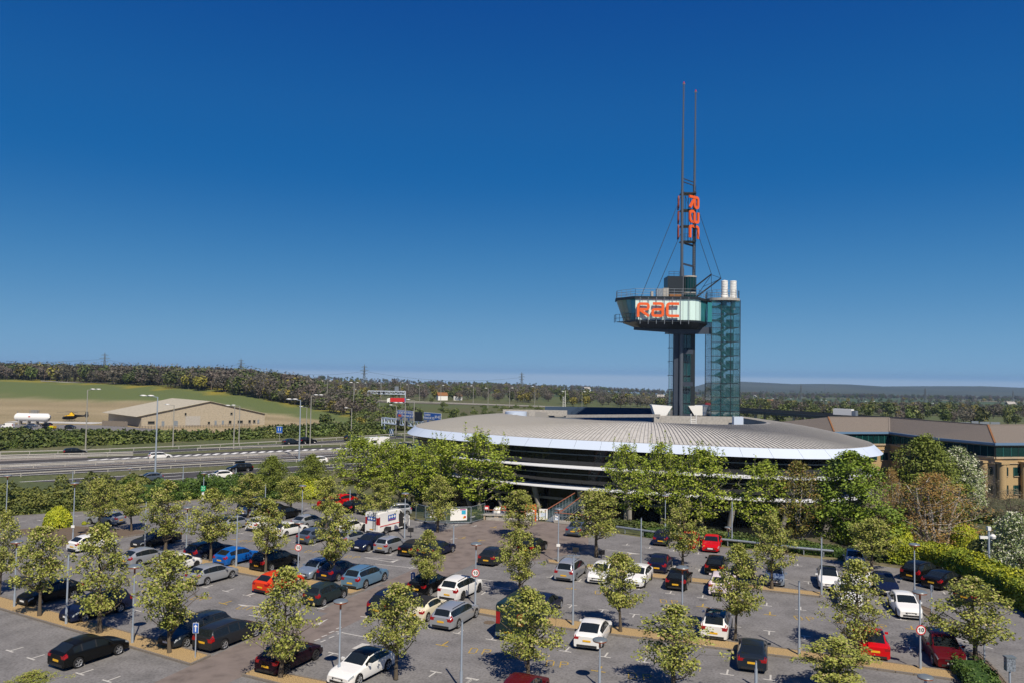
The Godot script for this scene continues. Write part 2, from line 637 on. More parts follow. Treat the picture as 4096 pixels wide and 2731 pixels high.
# a strip along a polyline of (X, d), following the land
func ribbon(b: MB, l: PackedVector2Array, off: float, wide: float, up: float, step := 6.0) -> void:
	var last := []
	for i in l.size() - 1:
		var a := l[i]
		var e := l[i + 1]
		var n := maxi(1, int(a.distance_to(e) / step))
		for k in range(0 if i == 0 else 1, n + 1):
			var p := a.lerp(e, float(k) / n)
			var t := (e - a).normalized()
			var nn := Vector2(-t.y, t.x)
			var p0 := p + nn * (off - wide * 0.5)
			var p1 := p + nn * (off + wide * 0.5)
			var h := land(p.x, p.y) + up
			var q := [Vector3(p0.x, h, -p0.y), Vector3(p1.x, h, -p1.y)]
			if last:
				b.quad(last[0], q[0], q[1], last[1])
			last = q

func motorway() -> void:
	var c2 := pairs(BARRIER_2)
	var c1 := pairs(BARRIER_1)
	var c4 := pairs(BARRIER_4)
	for c in [c1, c2, c4]:
		var t: Vector2 = (c[c.size() - 1] - c[c.size() - 2]).normalized()
		c.append(c[c.size() - 1] + t * 130.0)
		var t0: Vector2 = (c[0] - c[1]).normalized()
		c.insert(0, c[0] + t0 * 60.0)
	var b := mb()
	ribbon(b, c2, -6.4, 10.6, 0.03)
	structure(part(b, "road", M.motorway))
	b = mb()
	ribbon(b, c2, 8.0, 13.6, 0.03)
	structure(part(b, "road", M.motorway))
	b = mb()
	ribbon(b, c1, -11.6, 9.6, 0.03)
	structure(part(b, "road", M.motorway))
	b = mb()
	ribbon(b, c4, -4.4, 6.4, 0.035)
	structure(part(b, "road", M.motorway))
	b = mb()
	ribbon(b, c2, 0.05, 2.2, 0.034)
	structure(part(b, "central_reserve", M.hard_strip))
	b = mb()
	ribbon(b, PackedVector2Array([c2[0], c2[1], c2[2], c2[3]]), 17.0, 4.0, 0.032)
	structure(part(b, "road_shoulder", M.hard_strip))
	# lines and chevrons
	b = mb()
	for s in [[c2, -3.7, 0.34], [c2, -11.0, 0.3], [c2, 1.9, 0.3], [c2, 9.1, 0.36], [c1, -7.4, 0.34], [c1, -16.0, 0.3], [c4, -1.6, 0.24], [c4, -7.3, 0.24]]:
		ribbon(b, s[0], s[1], s[2], 0.04)
	for s in [[c2, -7.3], [c2, 5.4], [c1, -11.8]]:
		var l: PackedVector2Array = s[0]
		for i in l.size() - 1:
			var n := int(l[i].distance_to(l[i + 1]) / 9.0)
			for k in n:
				var u := l[i].lerp(l[i + 1], (k + 0.1) / n)
				var v := l[i].lerp(l[i + 1], (k + 0.42) / n)
				ribbon(b, PackedVector2Array([u, v]), s[1], 0.28, 0.041, 20.0)
	var tt := Vector2.ZERO
	for i in 34:
		var base := c2[3].lerp(c2[c2.size() - 2], i / 33.0)
		tt = (c2[c2.size() - 2] - c2[3]).normalized()
		var nn := Vector2(-tt.y, tt.x)
		var p0 := base + nn * 9.6
		var p1 := base + nn * (10.6 + 1.6 * sin(PI * i / 33.0)) + tt * 1.8
		ribbon(b, PackedVector2Array([p0, p1]), 0.0, 1.0, 0.042, 20.0)
	structure(part(b, "road_marking", M.road_white))
	var lab := ["galvanised crash barrier on the verge nearest the car park hedge", "double-sided crash barrier along the central reserve", "crash barrier cluster at the slip road nose on the left", "crash barrier below the scrub bank on the far side", "crash barrier on the verge under the gantry"]
	var kk := 0
	for s in [[c1, [0.62]], [c2, [0.75, 0.5]], [pairs(BARRIER_3), [0.85, 0.5, 0.2]], [c4, [0.62]], [pairs(BARRIER_5), [0.62]]]:
		var l: PackedVector2Array = s[0]
		var o := thing("crash_barrier", lab[kk], "crash barrier", WL(l[1].x, l[1].y), 0.0, "crash barriers along the motorway")
		for h in s[1]:
			var rail := mb()
			for i in l.size() - 1:
				var n := maxi(1, int(l[i].distance_to(l[i + 1]) / 8.0))
				for k in n:
					var u := l[i].lerp(l[i + 1], float(k) / n)
					var v := l[i].lerp(l[i + 1], (k + 1.0) / n)
					rail.bar(WL(u.x, u.y, h) - o.position, WL(v.x, v.y, h) - o.position, 0.09, 0.19)
			part(rail, "rail", M.steel_rail, o)
		for i in l.size() - 1:
			var n := maxi(1, int(l[i].distance_to(l[i + 1]) / 4.8))
			for k in n:
				var u := l[i].lerp(l[i + 1], float(k) / n)
				var post := mb()
				post.box(WL(u.x, u.y, 0.36) - o.position, Vector3(0.14, 0.72, 0.1))
				part(post, "post", M.steel_rail, o)
		kk += 1

# ---------------------------------------------------------------- cars
# length, width, wheelbase, wheel radius, then the roof line as [share of length from the nose, height], then cowl, roof front, roof rear, foot of the rear window, window ends, pillars
const SHAPES := {
	"hatch": {"l": 4.25, "w": 1.78, "wb": 2.6, "r": 0.315, "top": [0, 0.6, 0.03, 0.72, 0.1, 0.82, 0.26, 0.97, 0.43, 1.39, 0.55, 1.46, 0.7, 1.44, 0.83, 1.35, 0.96, 1.02, 1, 0.9], "k": [0.27, 0.43, 0.83, 0.955], "win": [0.31, 0.86], "pil": [0.53, 0.74], "belt": [0.86, 0.97]},
	"mini": {"l": 3.7, "w": 1.66, "wb": 2.42, "r": 0.3, "top": [0, 0.62, 0.03, 0.74, 0.1, 0.84, 0.23, 0.97, 0.4, 1.4, 0.56, 1.47, 0.78, 1.44, 0.9, 1.36, 0.97, 1.0, 1, 0.9], "k": [0.24, 0.4, 0.9, 0.97], "win": [0.28, 0.92], "pil": [0.6], "belt": [0.86, 0.96]},
	"estate": {"l": 4.65, "w": 1.8, "wb": 2.72, "r": 0.32, "top": [0, 0.6, 0.03, 0.72, 0.1, 0.83, 0.25, 0.96, 0.4, 1.38, 0.55, 1.47, 0.78, 1.45, 0.92, 1.38, 0.98, 1.0, 1, 0.9], "k": [0.26, 0.4, 0.92, 0.98], "win": [0.3, 0.94], "pil": [0.49, 0.68], "belt": [0.86, 0.96]},
	"saloon": {"l": 4.75, "w": 1.84, "wb": 2.76, "r": 0.325, "top": [0, 0.58, 0.03, 0.69, 0.1, 0.8, 0.27, 0.93, 0.43, 1.35, 0.56, 1.43, 0.68, 1.4, 0.74, 1.36, 0.9, 1.04, 0.97, 1.0, 1, 0.88], "k": [0.28, 0.43, 0.71, 0.9], "win": [0.32, 0.83], "pil": [0.52, 0.7], "belt": [0.84, 0.97]},
	"coupe": {"l": 4.55, "w": 1.8, "wb": 2.7, "r": 0.325, "top": [0, 0.58, 0.03, 0.69, 0.1, 0.8, 0.28, 0.93, 0.44, 1.32, 0.56, 1.39, 0.68, 1.36, 0.74, 1.31, 0.91, 1.03, 0.97, 0.99, 1, 0.88], "k": [0.29, 0.44, 0.72, 0.91], "win": [0.33, 0.82], "pil": [0.62], "belt": [0.84, 0.97]},
	"suv": {"l": 4.5, "w": 1.86, "wb": 2.68, "r": 0.35, "top": [0, 0.72, 0.03, 0.86, 0.1, 0.97, 0.26, 1.08, 0.41, 1.52, 0.56, 1.62, 0.78, 1.58, 0.89, 1.5, 0.97, 1.1, 1, 1.0], "k": [0.27, 0.41, 0.89, 0.97], "win": [0.3, 0.92], "pil": [0.51, 0.72], "belt": [0.98, 1.08]},
	"mpv": {"l": 4.55, "w": 1.82, "wb": 2.72, "r": 0.32, "top": [0, 0.62, 0.03, 0.76, 0.1, 0.88, 0.2, 1.0, 0.38, 1.5, 0.54, 1.63, 0.78, 1.61, 0.92, 1.52, 0.98, 1.06, 1, 0.96], "k": [0.21, 0.38, 0.92, 0.98], "win": [0.25, 0.95], "pil": [0.5, 0.71], "belt": [0.92, 1.02]},
	"cabrio": {"l": 3.9, "w": 1.7, "wb": 2.48, "r": 0.31, "top": [0, 0.6, 0.03, 0.72, 0.1, 0.83, 0.26, 0.95, 0.41, 1.34, 0.55, 1.4, 0.68, 1.37, 0.76, 1.28, 0.86, 1.0, 0.97, 0.95, 1, 0.86], "k": [0.27, 0.41, 0.79, 0.86], "win": [0.31, 0.76], "pil": [0.58], "belt": [0.86, 0.95]},
	"van": {"l": 5.6, "w": 2.02, "wb": 3.4, "r": 0.35, "top": [0, 0.8, 0.02, 1.0, 0.09, 1.15, 0.15, 1.3, 0.27, 2.2, 0.33, 2.42, 0.6, 2.48, 0.95, 2.45, 0.985, 2.38, 1, 2.3], "k": [0.155, 0.27, 0.985, 0.99], "win": [0.19, 0.34], "pil": [], "belt": [1.25, 1.3]},
	"pickup": {"l": 5.2, "w": 1.86, "wb": 3.1, "r": 0.37, "top": [0, 0.8, 0.02, 0.98, 0.1, 1.08, 0.25, 1.15, 0.36, 1.6, 0.46, 1.74, 0.6, 1.72, 0.63, 1.66, 0.665, 1.16, 0.98, 1.14, 1, 1.1], "k": [0.26, 0.36, 0.63, 0.665], "win": [0.28, 0.62], "pil": [0.46], "belt": [1.08, 1.1]},
}
var protos := {}

func along(l: Array, s: float) -> float:
	for i in range(0, l.size() - 2, 2):
		if s <= l[i + 2]:
			return lerpf(l[i + 1], l[i + 3], clampf((s - l[i]) / maxf(l[i + 2] - l[i], 1e-5), 0, 1))
	return l[l.size() - 1]

# points of the right half of a cross-section, from sill to roof centre: (height, side)
func section(q: Dictionary, s: float) -> Array:
	var l: float = q.l
	var w: float = q.w * 0.5
	var x := l * (0.5 - s)
	var front: float = 0.185 if q.l < 5.0 else 0.17
	var low := 0.21
	for ax in [front, front + q.wb / l]:
		var dx := absf(s - ax) * l
		var r: float = q.r + 0.05
		if dx < r:
			low = maxf(low, q.r + sqrt(r * r - dx * dx))
	var nose := maxf(0.0, 1.0 - s / 0.13)
	var stern := maxf(0.0, 1.0 - (1.0 - s) / 0.1)
	var ww := w * (1.0 - 0.15 * nose * nose - 0.085 * stern * stern)
	var top := along(q.top, s)
	var peak := 0.0
	for i in range(1, q.top.size(), 2):
		peak = maxf(peak, q.top[i])
	var belt := minf(lerpf(q.belt[0], q.belt[1], s), top - 0.035)
	var k := clampf((top - belt) / (peak - lerpf(q.belt[0], q.belt[1], s)), 0.0, 1.0)
	var roof := lerpf(ww * 0.86, w * (0.93 if q.l > 5.3 else 0.735), k)
	if q.l < 5.0:
		roof *= 1.0 - 0.14 * ss(0.62, 1.0, s)
	var z5 := top - lerpf(0.015, 0.06, k)
	var z2 := maxf(belt * 0.58, low + 0.04)
	var z3 := maxf(belt - 0.1, z2 + 0.02)
	belt = maxf(belt, z3 + 0.01)
	z5 = maxf(z5, belt + 0.005)
	top = maxf(top, z5 + 0.004)
	var r := [Vector2(low, ww * 0.9 if low < 0.25 else ww * 0.975), Vector2(low + 0.03, ww * 0.985), Vector2(z2, ww), Vector2(z3, ww * 0.985), Vector2(belt, ww * 0.95)]
	r.append(Vector2(lerpf(belt, z5, 0.86), lerpf(ww * 0.95, roof, 0.86)))
	r.append(Vector2(z5, roof))
	r.append(Vector2(lerpf(z5, top, 0.35), roof * 0.91))
	r.append(Vector2(lerpf(z5, top, 0.85), roof * 0.55))
	r.append(Vector2(top, 0.0))
	var out := []
	for p in r:
		out.append(Vector3(x, p.x, p.y))
	return out

func car_proto(kind: String) -> Node3D:
	var q: Dictionary = SHAPES[kind]
	var l: float = q.l
	var w: float = q.w * 0.5
	var st := []
	var front: float = 0.185 if q.l < 5.0 else 0.17
	for ax in [front, front + q.wb / l]:
		for f in [-1.04, -1.0, -0.92, -0.72, -0.4, 0.0, 0.4, 0.72, 0.92, 1.0, 1.04]:
			st.append(ax + f * (q.r + 0.05) / l)
	for i in range(0, q.top.size(), 2):
		st.append(float(q.top[i]))
	for s in q.k + q.win:
		st.append(float(s))
	for s in q.pil:
		st.append(s - 0.009)
		st.append(s + 0.009)
	st.append_array([0.012, 0.06, 0.5, 0.985])
	st.sort()
	var ss_ := [0.0]
	for s in st:
		if s > ss_[ss_.size() - 1] + 0.0045 and s <= 1.0:
			ss_.append(s)
	var rings := []
	for s in ss_:
		var half := section(q, s)
		var ring := half.duplicate()
		for i in range(half.size() - 2, -1, -1):
			ring.append(Vector3(half[i].x, half[i].y, -half[i].z))
		rings.append(ring)
	var rn: int = rings[0].size()
	# smooth normals on the grid
	var norms := []
	for i in rings.size():
		var nn := []
		for j in rn:
			var a: Vector3 = rings[mini(i + 1, rings.size() - 1)][j] - rings[maxi(i - 1, 0)][j]
			var e: Vector3 = rings[i][mini(j + 1, rn - 1)] - rings[i][maxi(j - 1, 0)]
			var cr := e.cross(a)
			nn.append(cr.normalized() if cr.length() > 1e-8 else Vector3.UP)
		norms.append(nn)
	if norms[10][9].y < 0:
		for i in norms.size():
			for j in rn:
				norms[i][j] = -norms[i][j]
	var groups := {}
	var half_n := 9
	for i in rings.size() - 1:
		var sm: float = (ss_[i] + ss_[i + 1]) * 0.5
		for j in rn - 1:
			var jj: int = j if j < half_n else rn - 2 - j
			var to := "body"
			if jj == 4 and sm > q.win[0] and sm < q.win[1]:
				to = "win%d" % (0 if j < half_n else 1)
				var n := 0
				for p in q.pil:
					if absf(sm - p) < 0.009:
						to = "trim"
						break
					if sm > p:
						n += 1
				if to != "trim":
					to += str(n)
			elif jj >= 6:
				if sm > q.k[0] and sm < q.k[1]:
					to = "windscreen" if jj >= 7 else "body"
				elif sm > q.k[2] and sm < q.k[3]:
					to = "rear_window" if jj >= 7 else "body"
				elif sm >= q.k[1] and sm <= q.k[2]:
					to = "roof"
			elif jj == 0 and kind in ["suv", "pickup", "van"]:
				to = "trim"
			if not groups.has(to):
				groups[to] = mb()
			var g: MB = groups[to]
			var i0 := g.put(rings[i][j], norms[i][j])
			g.put(rings[i + 1][j], norms[i + 1][j])
			g.put(rings[i + 1][j + 1], norms[i + 1][j + 1])
			g.put(rings[i][j + 1], norms[i][j + 1])
			g.ix.append_array(PackedInt32Array([i0, i0 + 1, i0 + 2, i0, i0 + 2, i0 + 3]))
	# bumper faces
	var body: MB = groups["body"]
	for e in [0, rings.size() - 1]:
		for j in half_n:
			var a: Vector3 = rings[e][j]
			var b2: Vector3 = rings[e][j + 1]
			var c2 := Vector3(b2.x, b2.y, -b2.z)
			var d2 := Vector3(a.x, a.y, -a.z)
			if e == 0:
				body.quad(a, d2, c2, b2)
			else:
				body.quad(d2, a, b2, c2)
	var root := Node3D.new()
	root.name = "car_pattern_" + kind
	put_mesh(body.mesh(M.paint_silver), "body", root)
	if groups.has("roof"):
		put_mesh(groups["roof"].mesh(M.paint_silver), "roof", root)
	for k in groups:
		if k.begins_with("win") and k != "windscreen":
			put_mesh(groups[k].mesh(M.car_glass), "side_window", root)
	put_mesh(groups["windscreen"].mesh(M.car_glass), "windscreen", root)
	if groups.has("rear_window") and kind != "van":
		put_mesh(groups["rear_window"].mesh(M.car_glass), "rear_window", root)
	var tr: MB = groups.get("trim", mb())
	tr.box(Vector3(0, 0.4, 0), Vector3(l * 0.9, 0.4, q.w - 0.52))
	tr.box(Vector3(-l * 0.5 - 0.004, 0.3, 0), Vector3(0.03, 0.14, q.w * 0.72))
	tr.box(Vector3(l * 0.5 + 0.002, 0.32, 0), Vector3(0.03, 0.13, q.w * 0.62))
	put_mesh(tr.mesh(M.car_trim), "trim", root)
	var gr := mb()
	var gz: float = q.top[1] - 0.09
	gr.box(Vector3(l * 0.5 + 0.003, gz, 0), Vector3(0.03, 0.09, q.w * 0.42))
	put_mesh(gr.mesh(M.dark_metal), "grille", root)
	var badge := mb()
	badge.box(Vector3(l * 0.5 + 0.021, gz + 0.01, 0), Vector3(0.012, 0.07, 0.1))
	put_mesh(badge.mesh(M.rim), "badge", root)
	for sd in [-1.0, 1.0]:
		# lamps hug the corners
		for e in 2:
			var lampb := mb()
			var a0: float = [0.006, 0.9][e]
			var a1: float = [0.085, 0.9985][e]
			var top_row := 4.05 if e == 0 else 4.7
			var low_row := 3.0 if e == 0 else 2.75
			if e == 1 and kind in ["mpv", "estate", "suv"]:
				low_row = 2.6
			if e == 1:
				a0 = 0.95 if kind != "saloon" and kind != "coupe" else 0.945
			var g := []
			for i in 4:
				var s := lerpf(a0, a1, i / 3.0)
				var sec := section(q, s)
				var row := []
				for j in 3:
					var t: float = lerpf(low_row, top_row, j / 2.0)
					var p: Vector3 = sec[int(t)].lerp(sec[mini(int(t) + 1, 9)], t - int(t))
					row.append(Vector3(p.x + (0.01 if e == 0 else -0.01), p.y + 0.004, (p.z + 0.012) * sd))
				g.append(row)
			for i in 3:
				for j in 2:
					if sd > 0:
						lampb.quad(g[i][j], g[i][j + 1], g[i + 1][j + 1], g[i + 1][j])
					else:
						lampb.quad(g[i][j], g[i + 1][j], g[i + 1][j + 1], g[i][j + 1])
			# wrap on to the end face
			var endr: Array = g[0] if e == 0 else g[3]
			var inw := 0.3 if e == 0 else 0.3
			for j in 2:
				var p0: Vector3 = endr[j]
				var p1: Vector3 = endr[j + 1]
				var off := Vector3(0, 0, -inw * sd)
				if (e == 0) == (sd > 0):
					lampb.quad(p0 + off, p0, p1, p1 + off)
				else:
					lampb.quad(p0, p0 + off, p1 + off, p1)
			put_mesh(lampb.mesh(M.head_lamp if e == 0 else M.tail_lamp), "headlight" if e == 0 else "tail_light", root)
		var mir := mb()
		var mx: float = l * (0.5 - q.k[0] - 0.075)
		var mz: float = lerpf(q.belt[0], q.belt[1], q.k[0]) + 0.09
		mir.box(Vector3(mx, mz, sd * (w + 0.09)), Vector3(0.12, 0.13, 0.2))
		put_mesh(mir.mesh(M.paint_silver), "wing_mirror", root)
		for ax in [front, front + q.wb / l]:
			var r: float = q.r
			var xf := Transform3D(Basis(Vector3(1, 0, 0), Vector3(0, 0, sd), Vector3(0, -sd, 0)), Vector3(l * (0.5 - ax), r, sd * (w - 0.2)))
			var ty := mb()
			ty.lathe([Vector2(r * 0.5, 0.0), Vector2(r * 0.93, 0.0), Vector2(r, 0.03), Vector2(r, 0.17), Vector2(r * 0.94, 0.2), Vector2(r * 0.7, 0.2), Vector2(r * 0.66, 0.14), Vector2(0.0, 0.13)], 20, xf)
			var wheel := put_mesh(ty.mesh(M.tyre), "wheel", root)
			var rm := mb()
			rm.lathe([Vector2(r * 0.6, 0.175), Vector2(r * 0.66, 0.19), Vector2(r * 0.71, 0.203)], 20, xf)
			rm.lathe([Vector2(r * 0.17, 0.14), Vector2(r * 0.15, 0.19), Vector2(0.0, 0.195)], 10, xf)
			for k in 5:
				var t := TAU * k / 5.0 + 0.3
				var u := xf.basis * Vector3(cos(t), 0, sin(t))
				var y := xf.basis * Vector3(0, 0.175, 0)
				rm.bar(xf.origin + y + u * r * 0.1, xf.origin + y + u * r * 0.64, 0.055, 0.05)
			put_mesh(rm.mesh(M.rim), "rim", wheel)
	var pf := mb()
	pf.box(Vector3(l * 0.5 + 0.022, 0.44, 0), Vector3(0.014, 0.11, 0.52))
	put_mesh(pf.mesh(M.plate_white), "front_number_plate", root)
	var pr := mb()
	pr.box(Vector3(-l * 0.5 - 0.012, 0.62 if kind in ["saloon", "coupe", "estate"] else 0.56, 0), Vector3(0.016, 0.12, 0.52))
	put_mesh(pr.mesh(M.plate_yellow), "rear_number_plate", root)
	if kind == "estate" or kind == "suv" or kind == "mpv":
		for sd in [-1.0, 1.0]:
			var rr := mb()
			var pts := []
			for s in [0.48, 0.56, 0.7, 0.86]:
				var sec := section(q, s)
				pts.append(Vector3(sec[6].x, sec[6].y + 0.05, sec[6].z * 0.96 * sd))
			for i in 3:
				rr.bar(pts[i], pts[i + 1], 0.035, 0.035)
			put_mesh(rr.mesh(M.dark_metal), "roof_rail", root)
	return root

func place_car(kind: String, paint: String, at: Vector3, heading: float, label: String, called := "parked_car", category := "car", group := "cars in the car park") -> Node3D:
	if not protos.has(kind):
		protos[kind] = car_proto(kind)
	var roof := ""
	var p := paint
	if paint == "whiteblk":
		p = "white"; roof = "paint_black"
	elif paint == "white2":
		p = "white"; roof = "car_glass"
	elif paint == "blacktop":
		p = "black"; roof = "soft_top"
	elif paint == "creamtop":
		p = "cream"; roof = "soft_top"
	var o := copy(protos[kind], called, at, deg_to_rad(heading), label, category, group)
	for ch in o.get_children():
		var nm := String(ch.name)
		if nm.begins_with("body") or nm.begins_with("wing_mirror"):
			ch.material_override = M["paint_" + p]
		elif nm.begins_with("roof") and not nm.begins_with("roof_rail"):
			ch.material_override = M[roof] if roof else M["paint_" + p]
		elif nm.begins_with("wheel") and p in ["maroon", "white", "charcoal"] and (int(at.x * 7.0) % 2 == 0 or p == "maroon"):
			for r in ch.get_children():
				r.material_override = M.rim_dark
	return o

func cars() -> void:
	for c in CARS:
		place_car(c[0], c[1], W(c[2], c[3], 0.004), c[4], c[5])
	# white breakdown van with its cab door open
	var v := place_car("van", "white", W(-13.6, 89.97, 0.004), 60.0, "white panel van with red stripe and blue patches, cab door open", "panel_van", "van", "")
	for sd in [1.0]:
		var st := mb()
		st.box(Vector3(-0.9, 0.93, sd * 1.015), Vector3(3.4, 0.09, 0.012))
		part(st, "red_stripe", M.sign_red, v)
		var lg := mb()
		lg.box(Vector3(-0.55, 1.68, sd * 1.012), Vector3(1.35, 0.62, 0.012))
		var lo := part(lg, "side_panel", M.sign_blue, v)
		for k in 3:
			var dm := mb()
			var cx := -0.98 + 0.43 * k
			var y := 1.75
			var z: float = sd * 1.022
			dm.quad(Vector3(cx - 0.19, y, z), Vector3(cx, y - 0.19, z), Vector3(cx + 0.19, y, z), Vector3(cx, y + 0.19, z))
			part(dm, "diamond", M.white_enamel, lo)
		var ln := mb()
		ln.box(Vector3(-0.55, 1.44, sd * 1.02), Vector3(1.2, 0.05, 0.006))
		part(ln, "red_line", M.sign_red, lo)
		var open := mb()
		open.box(Vector3(1.62, 1.1, sd * 1.5), Vector3(0.08, 1.1, 0.98), Basis(Vector3.UP, -0.5))
		part(open, "cab_door", M.paint_white, v)
		var dark := mb()
		dark.box(Vector3(1.1, 1.15, sd * 1.008), Vector3(0.82, 1.5, 0.02))
		part(dark, "door_opening", M.car_trim, v)
	var bp := mb()
	bp.box(Vector3(-2.83, 1.75, 0), Vector3(0.02, 0.42, 1.2))
	var bpo := part(bp, "rear_panel", M.sign_blue, v)
	for k in 3:
		var dm := mb()
		var cz := -0.36 + 0.36 * k
		dm.quad(Vector3(-2.845, 1.75, cz - 0.15), Vector3(-2.845, 1.75 - 0.15, cz), Vector3(-2.845, 1.75, cz + 0.15), Vector3(-2.845, 1.9, cz))
		part(dm, "diamond", M.white_enamel, bpo)
	var lad := mb()
	for z in [0.25, 0.6]:
		lad.tube(Vector3(-2.88, 0.6, z), Vector3(-2.86, 2.5, z), 0.025, 0.025, 6)
	for k in 7:
		lad.tube(Vector3(-2.88, 0.75 + 0.27 * k, 0.25), Vector3(-2.88, 0.75 + 0.27 * k, 0.6), 0.02, 0.02, 6)
	part(lad, "ladder", M.dark_metal, v)
	var rk := mb()
	for z in [-0.8, 0.8]:
		rk.tube(Vector3(-2.6, 2.58, z), Vector3(0.9, 2.55, z), 0.025, 0.025, 6)
	for k in 5:
		rk.tube(Vector3(-2.5 + 0.8 * k, 2.58, -0.8), Vector3(-2.5 + 0.8 * k, 2.58, 0.8), 0.02, 0.02, 6)
	part(rk, "roof_rack", M.galvanised, v)
	var g := place_car("van", "green", W(1.14, 56.19, 0.004), 67.0, "dark green panel van parked nose away beside a large tree", "panel_van", "van", "")
	var ln2 := mb()
	ln2.box(Vector3(-2.815, 1.2, 0), Vector3(0.012, 1.9, 0.025))
	part(ln2, "door_seam", M.car_trim, g)
	var bu := mb()
	bu.box(Vector3(-2.84, 0.42, 0), Vector3(0.12, 0.2, 1.8))
	part(bu, "rear_bumper", M.lamp_hood, g)

# ---------------------------------------------------------------- plants
func rdir(r: RandomNumberGenerator) -> Vector3:
	var y := r.randf_range(-1, 1)
	var t := r.randf() * TAU
	var s := sqrt(1.0 - y * y)
	return Vector3(s * cos(t), y, s * sin(t))

# q: h height, stem clear stem, rad crown radius, r0 trunk radius, limbs, clumps, leaves per clump, cr clump radius, size leaf size, cols colours, shape exponent, bark, multi stems
func tree_pattern(seed_: int, q: Dictionary) -> Node3D:
	var r := RandomNumberGenerator.new()
	r.seed = seed_
	var wood := mb()
	var leaves := mb(true)
	var h: float = q.h
	var stem: float = q.stem
	var rad: float = q.rad
	var ch := h - stem
	var shape: float = q.get("shape", 0.75)
	# trunk
	var spine := []
	var stems: int = q.get("stems", 1)
	var limb_pts := []
	for s in stems:
		var p := Vector3.ZERO
		var lean := Vector3(r.randf_range(-1, 1), 0, r.randf_range(-1, 1)) * (0.03 if stems == 1 else 0.16) * h
		if stems > 1:
			p = Vector3(r.randf_range(-0.3, 0.3), -0.1, r.randf_range(-0.3, 0.3))
		var n := 7
		var top_h: float = stem + ch * q.get("lead", 0.72)
		var last := p
		var lr: float = q.r0
		for k in n:
			var f := (k + 1.0) / n
			var nx := p + Vector3(lean.x * f + r.randf_range(-1, 1) * 0.02 * h * f, top_h * f, lean.z * f + r.randf_range(-1, 1) * 0.02 * h * f)
			var nr: float = lerpf(q.r0, q.r0 * 0.22, f)
			wood.tube(last, nx, lr * (1.25 if k == 0 else 1.0), nr, 7)
			if f * top_h > stem * 0.8:
				limb_pts.append([last, nx, nr])
			last = nx
			lr = nr
	# limbs
	var tips := []
	var nl: int = q.limbs
	for k in nl:
		var sg: Array = limb_pts[r.randi() % limb_pts.size()]
		var a: Vector3 = sg[0].lerp(sg[1], r.randf())
		var az := k * 2.39996 + r.randf() * 0.6
		var t := clampf((a.y - stem) / ch + r.randf_range(0.08, 0.32), 0.05, 0.92)
		var rr: float = rad * pow(sin(PI * pow(t, shape)), 0.65) * r.randf_range(0.6, 0.85)
		var e := Vector3(cos(az) * rr, stem + ch * t, sin(az) * rr)
		var mid := a.lerp(e, 0.5) + Vector3(0, -0.04 * ch + r.randf_range(-0.1, 0.1), 0)
		var lr0: float = minf(sg[2] * 0.75, q.r0 * 0.42)
		wood.tube(a, mid, lr0, lr0 * 0.65, 5)
		wood.tube(mid, e, lr0 * 0.65, lr0 * 0.3, 5)
		tips.append([mid, lr0 * 0.5])
		tips.append([e, lr0 * 0.3])
	for sg in limb_pts:
		tips.append([sg[1], sg[2] * 0.4])
	# clumps of leaves
	var cols: Array = q.cols
	for k in int(q.clumps):
		var t := r.randf_range(0.02, 0.99)
		var az := r.randf() * TAU
		var rf := pow(r.randf(), 0.5)
		var lump: float = 0.86 + q.get("uneven", 0.2) * sin(az * 3.0 + seed_ + t * 5.0) + 0.1 * sin(az * 5.0 - t * 9.0 + seed_)
		var rr: float = rad * pow(maxf(sin(PI * pow(t, shape)), 0.02), 0.65) * rf * lump
		var ctr := Vector3(cos(az) * rr, stem + ch * t, sin(az) * rr)
		var best: Array = tips[0]
		var bd := 1e9
		for tp in tips:
			var d: float = (tp[0] as Vector3).distance_squared_to(ctr + Vector3(0, -0.25, 0))
			if d < bd:
				bd = d
				best = tp
		wood.tube(best[0], ctr, maxf(best[1] * 0.6, 0.012), 0.008, 3)
		var out := (ctr - Vector3(0, stem + ch * 0.4, 0)).normalized()
		var tone := r.randf()
		for j in int(q.leaves):
			var off: Vector3 = rdir(r) * q.cr * pow(r.randf(), 0.45)
			off.y *= 0.72
			var nn := (rdir(r) + Vector3(0, 0.75, 0) + out * 0.35).normalized()
			var cc: Color = cols[0].lerp(cols[1], clampf(tone * 0.6 + r.randf() * 0.55 - 0.1, 0, 1))
			if cols.size() > 2 and r.randf() < q.get("third", 0.12):
				cc = cols[2]
			leaves.col = cc * r.randf_range(0.8, 1.15)
			leaves.leaf(ctr + off, nn, q.size * r.randf_range(0.7, 1.3), r.randf() * TAU, q.get("wide", 0.62))
	# upright shoots
	for k in int(q.get("shoots", 0)):
		var az := r.randf() * TAU
		var rr := rad * r.randf_range(0.05, 0.6)
		var y0 := stem + ch * r.randf_range(0.62, 0.85)
		var a := Vector3(cos(az) * rr, y0, sin(az) * rr)
		var e := a + Vector3(r.randf_range(-0.2, 0.2), r.randf_range(0.16, 0.36) * ch, r.randf_range(-0.2, 0.2))
		wood.tube(a, e, 0.025, 0.01, 3)
		for j in 46:
			var f := r.randf()
			leaves.col = cols[0].lerp(cols[1], r.randf()) * r.randf_range(0.8, 1.1)
			leaves.leaf(a.lerp(e, f) + rdir(r) * 0.3 * (1.1 - 0.7 * f), (rdir(r) + Vector3(0, 0.5, 0)).normalized(), q.size * r.randf_range(0.6, 1.0), r.randf() * TAU)
	var o := Node3D.new()
	o.name = "tree_pattern"
	put_mesh(wood.mesh(M[q.bark]), "trunk", o)
	put_mesh(leaves.mesh(M[q.get("leafmat", "leaf")]), "crown", o)
	return o

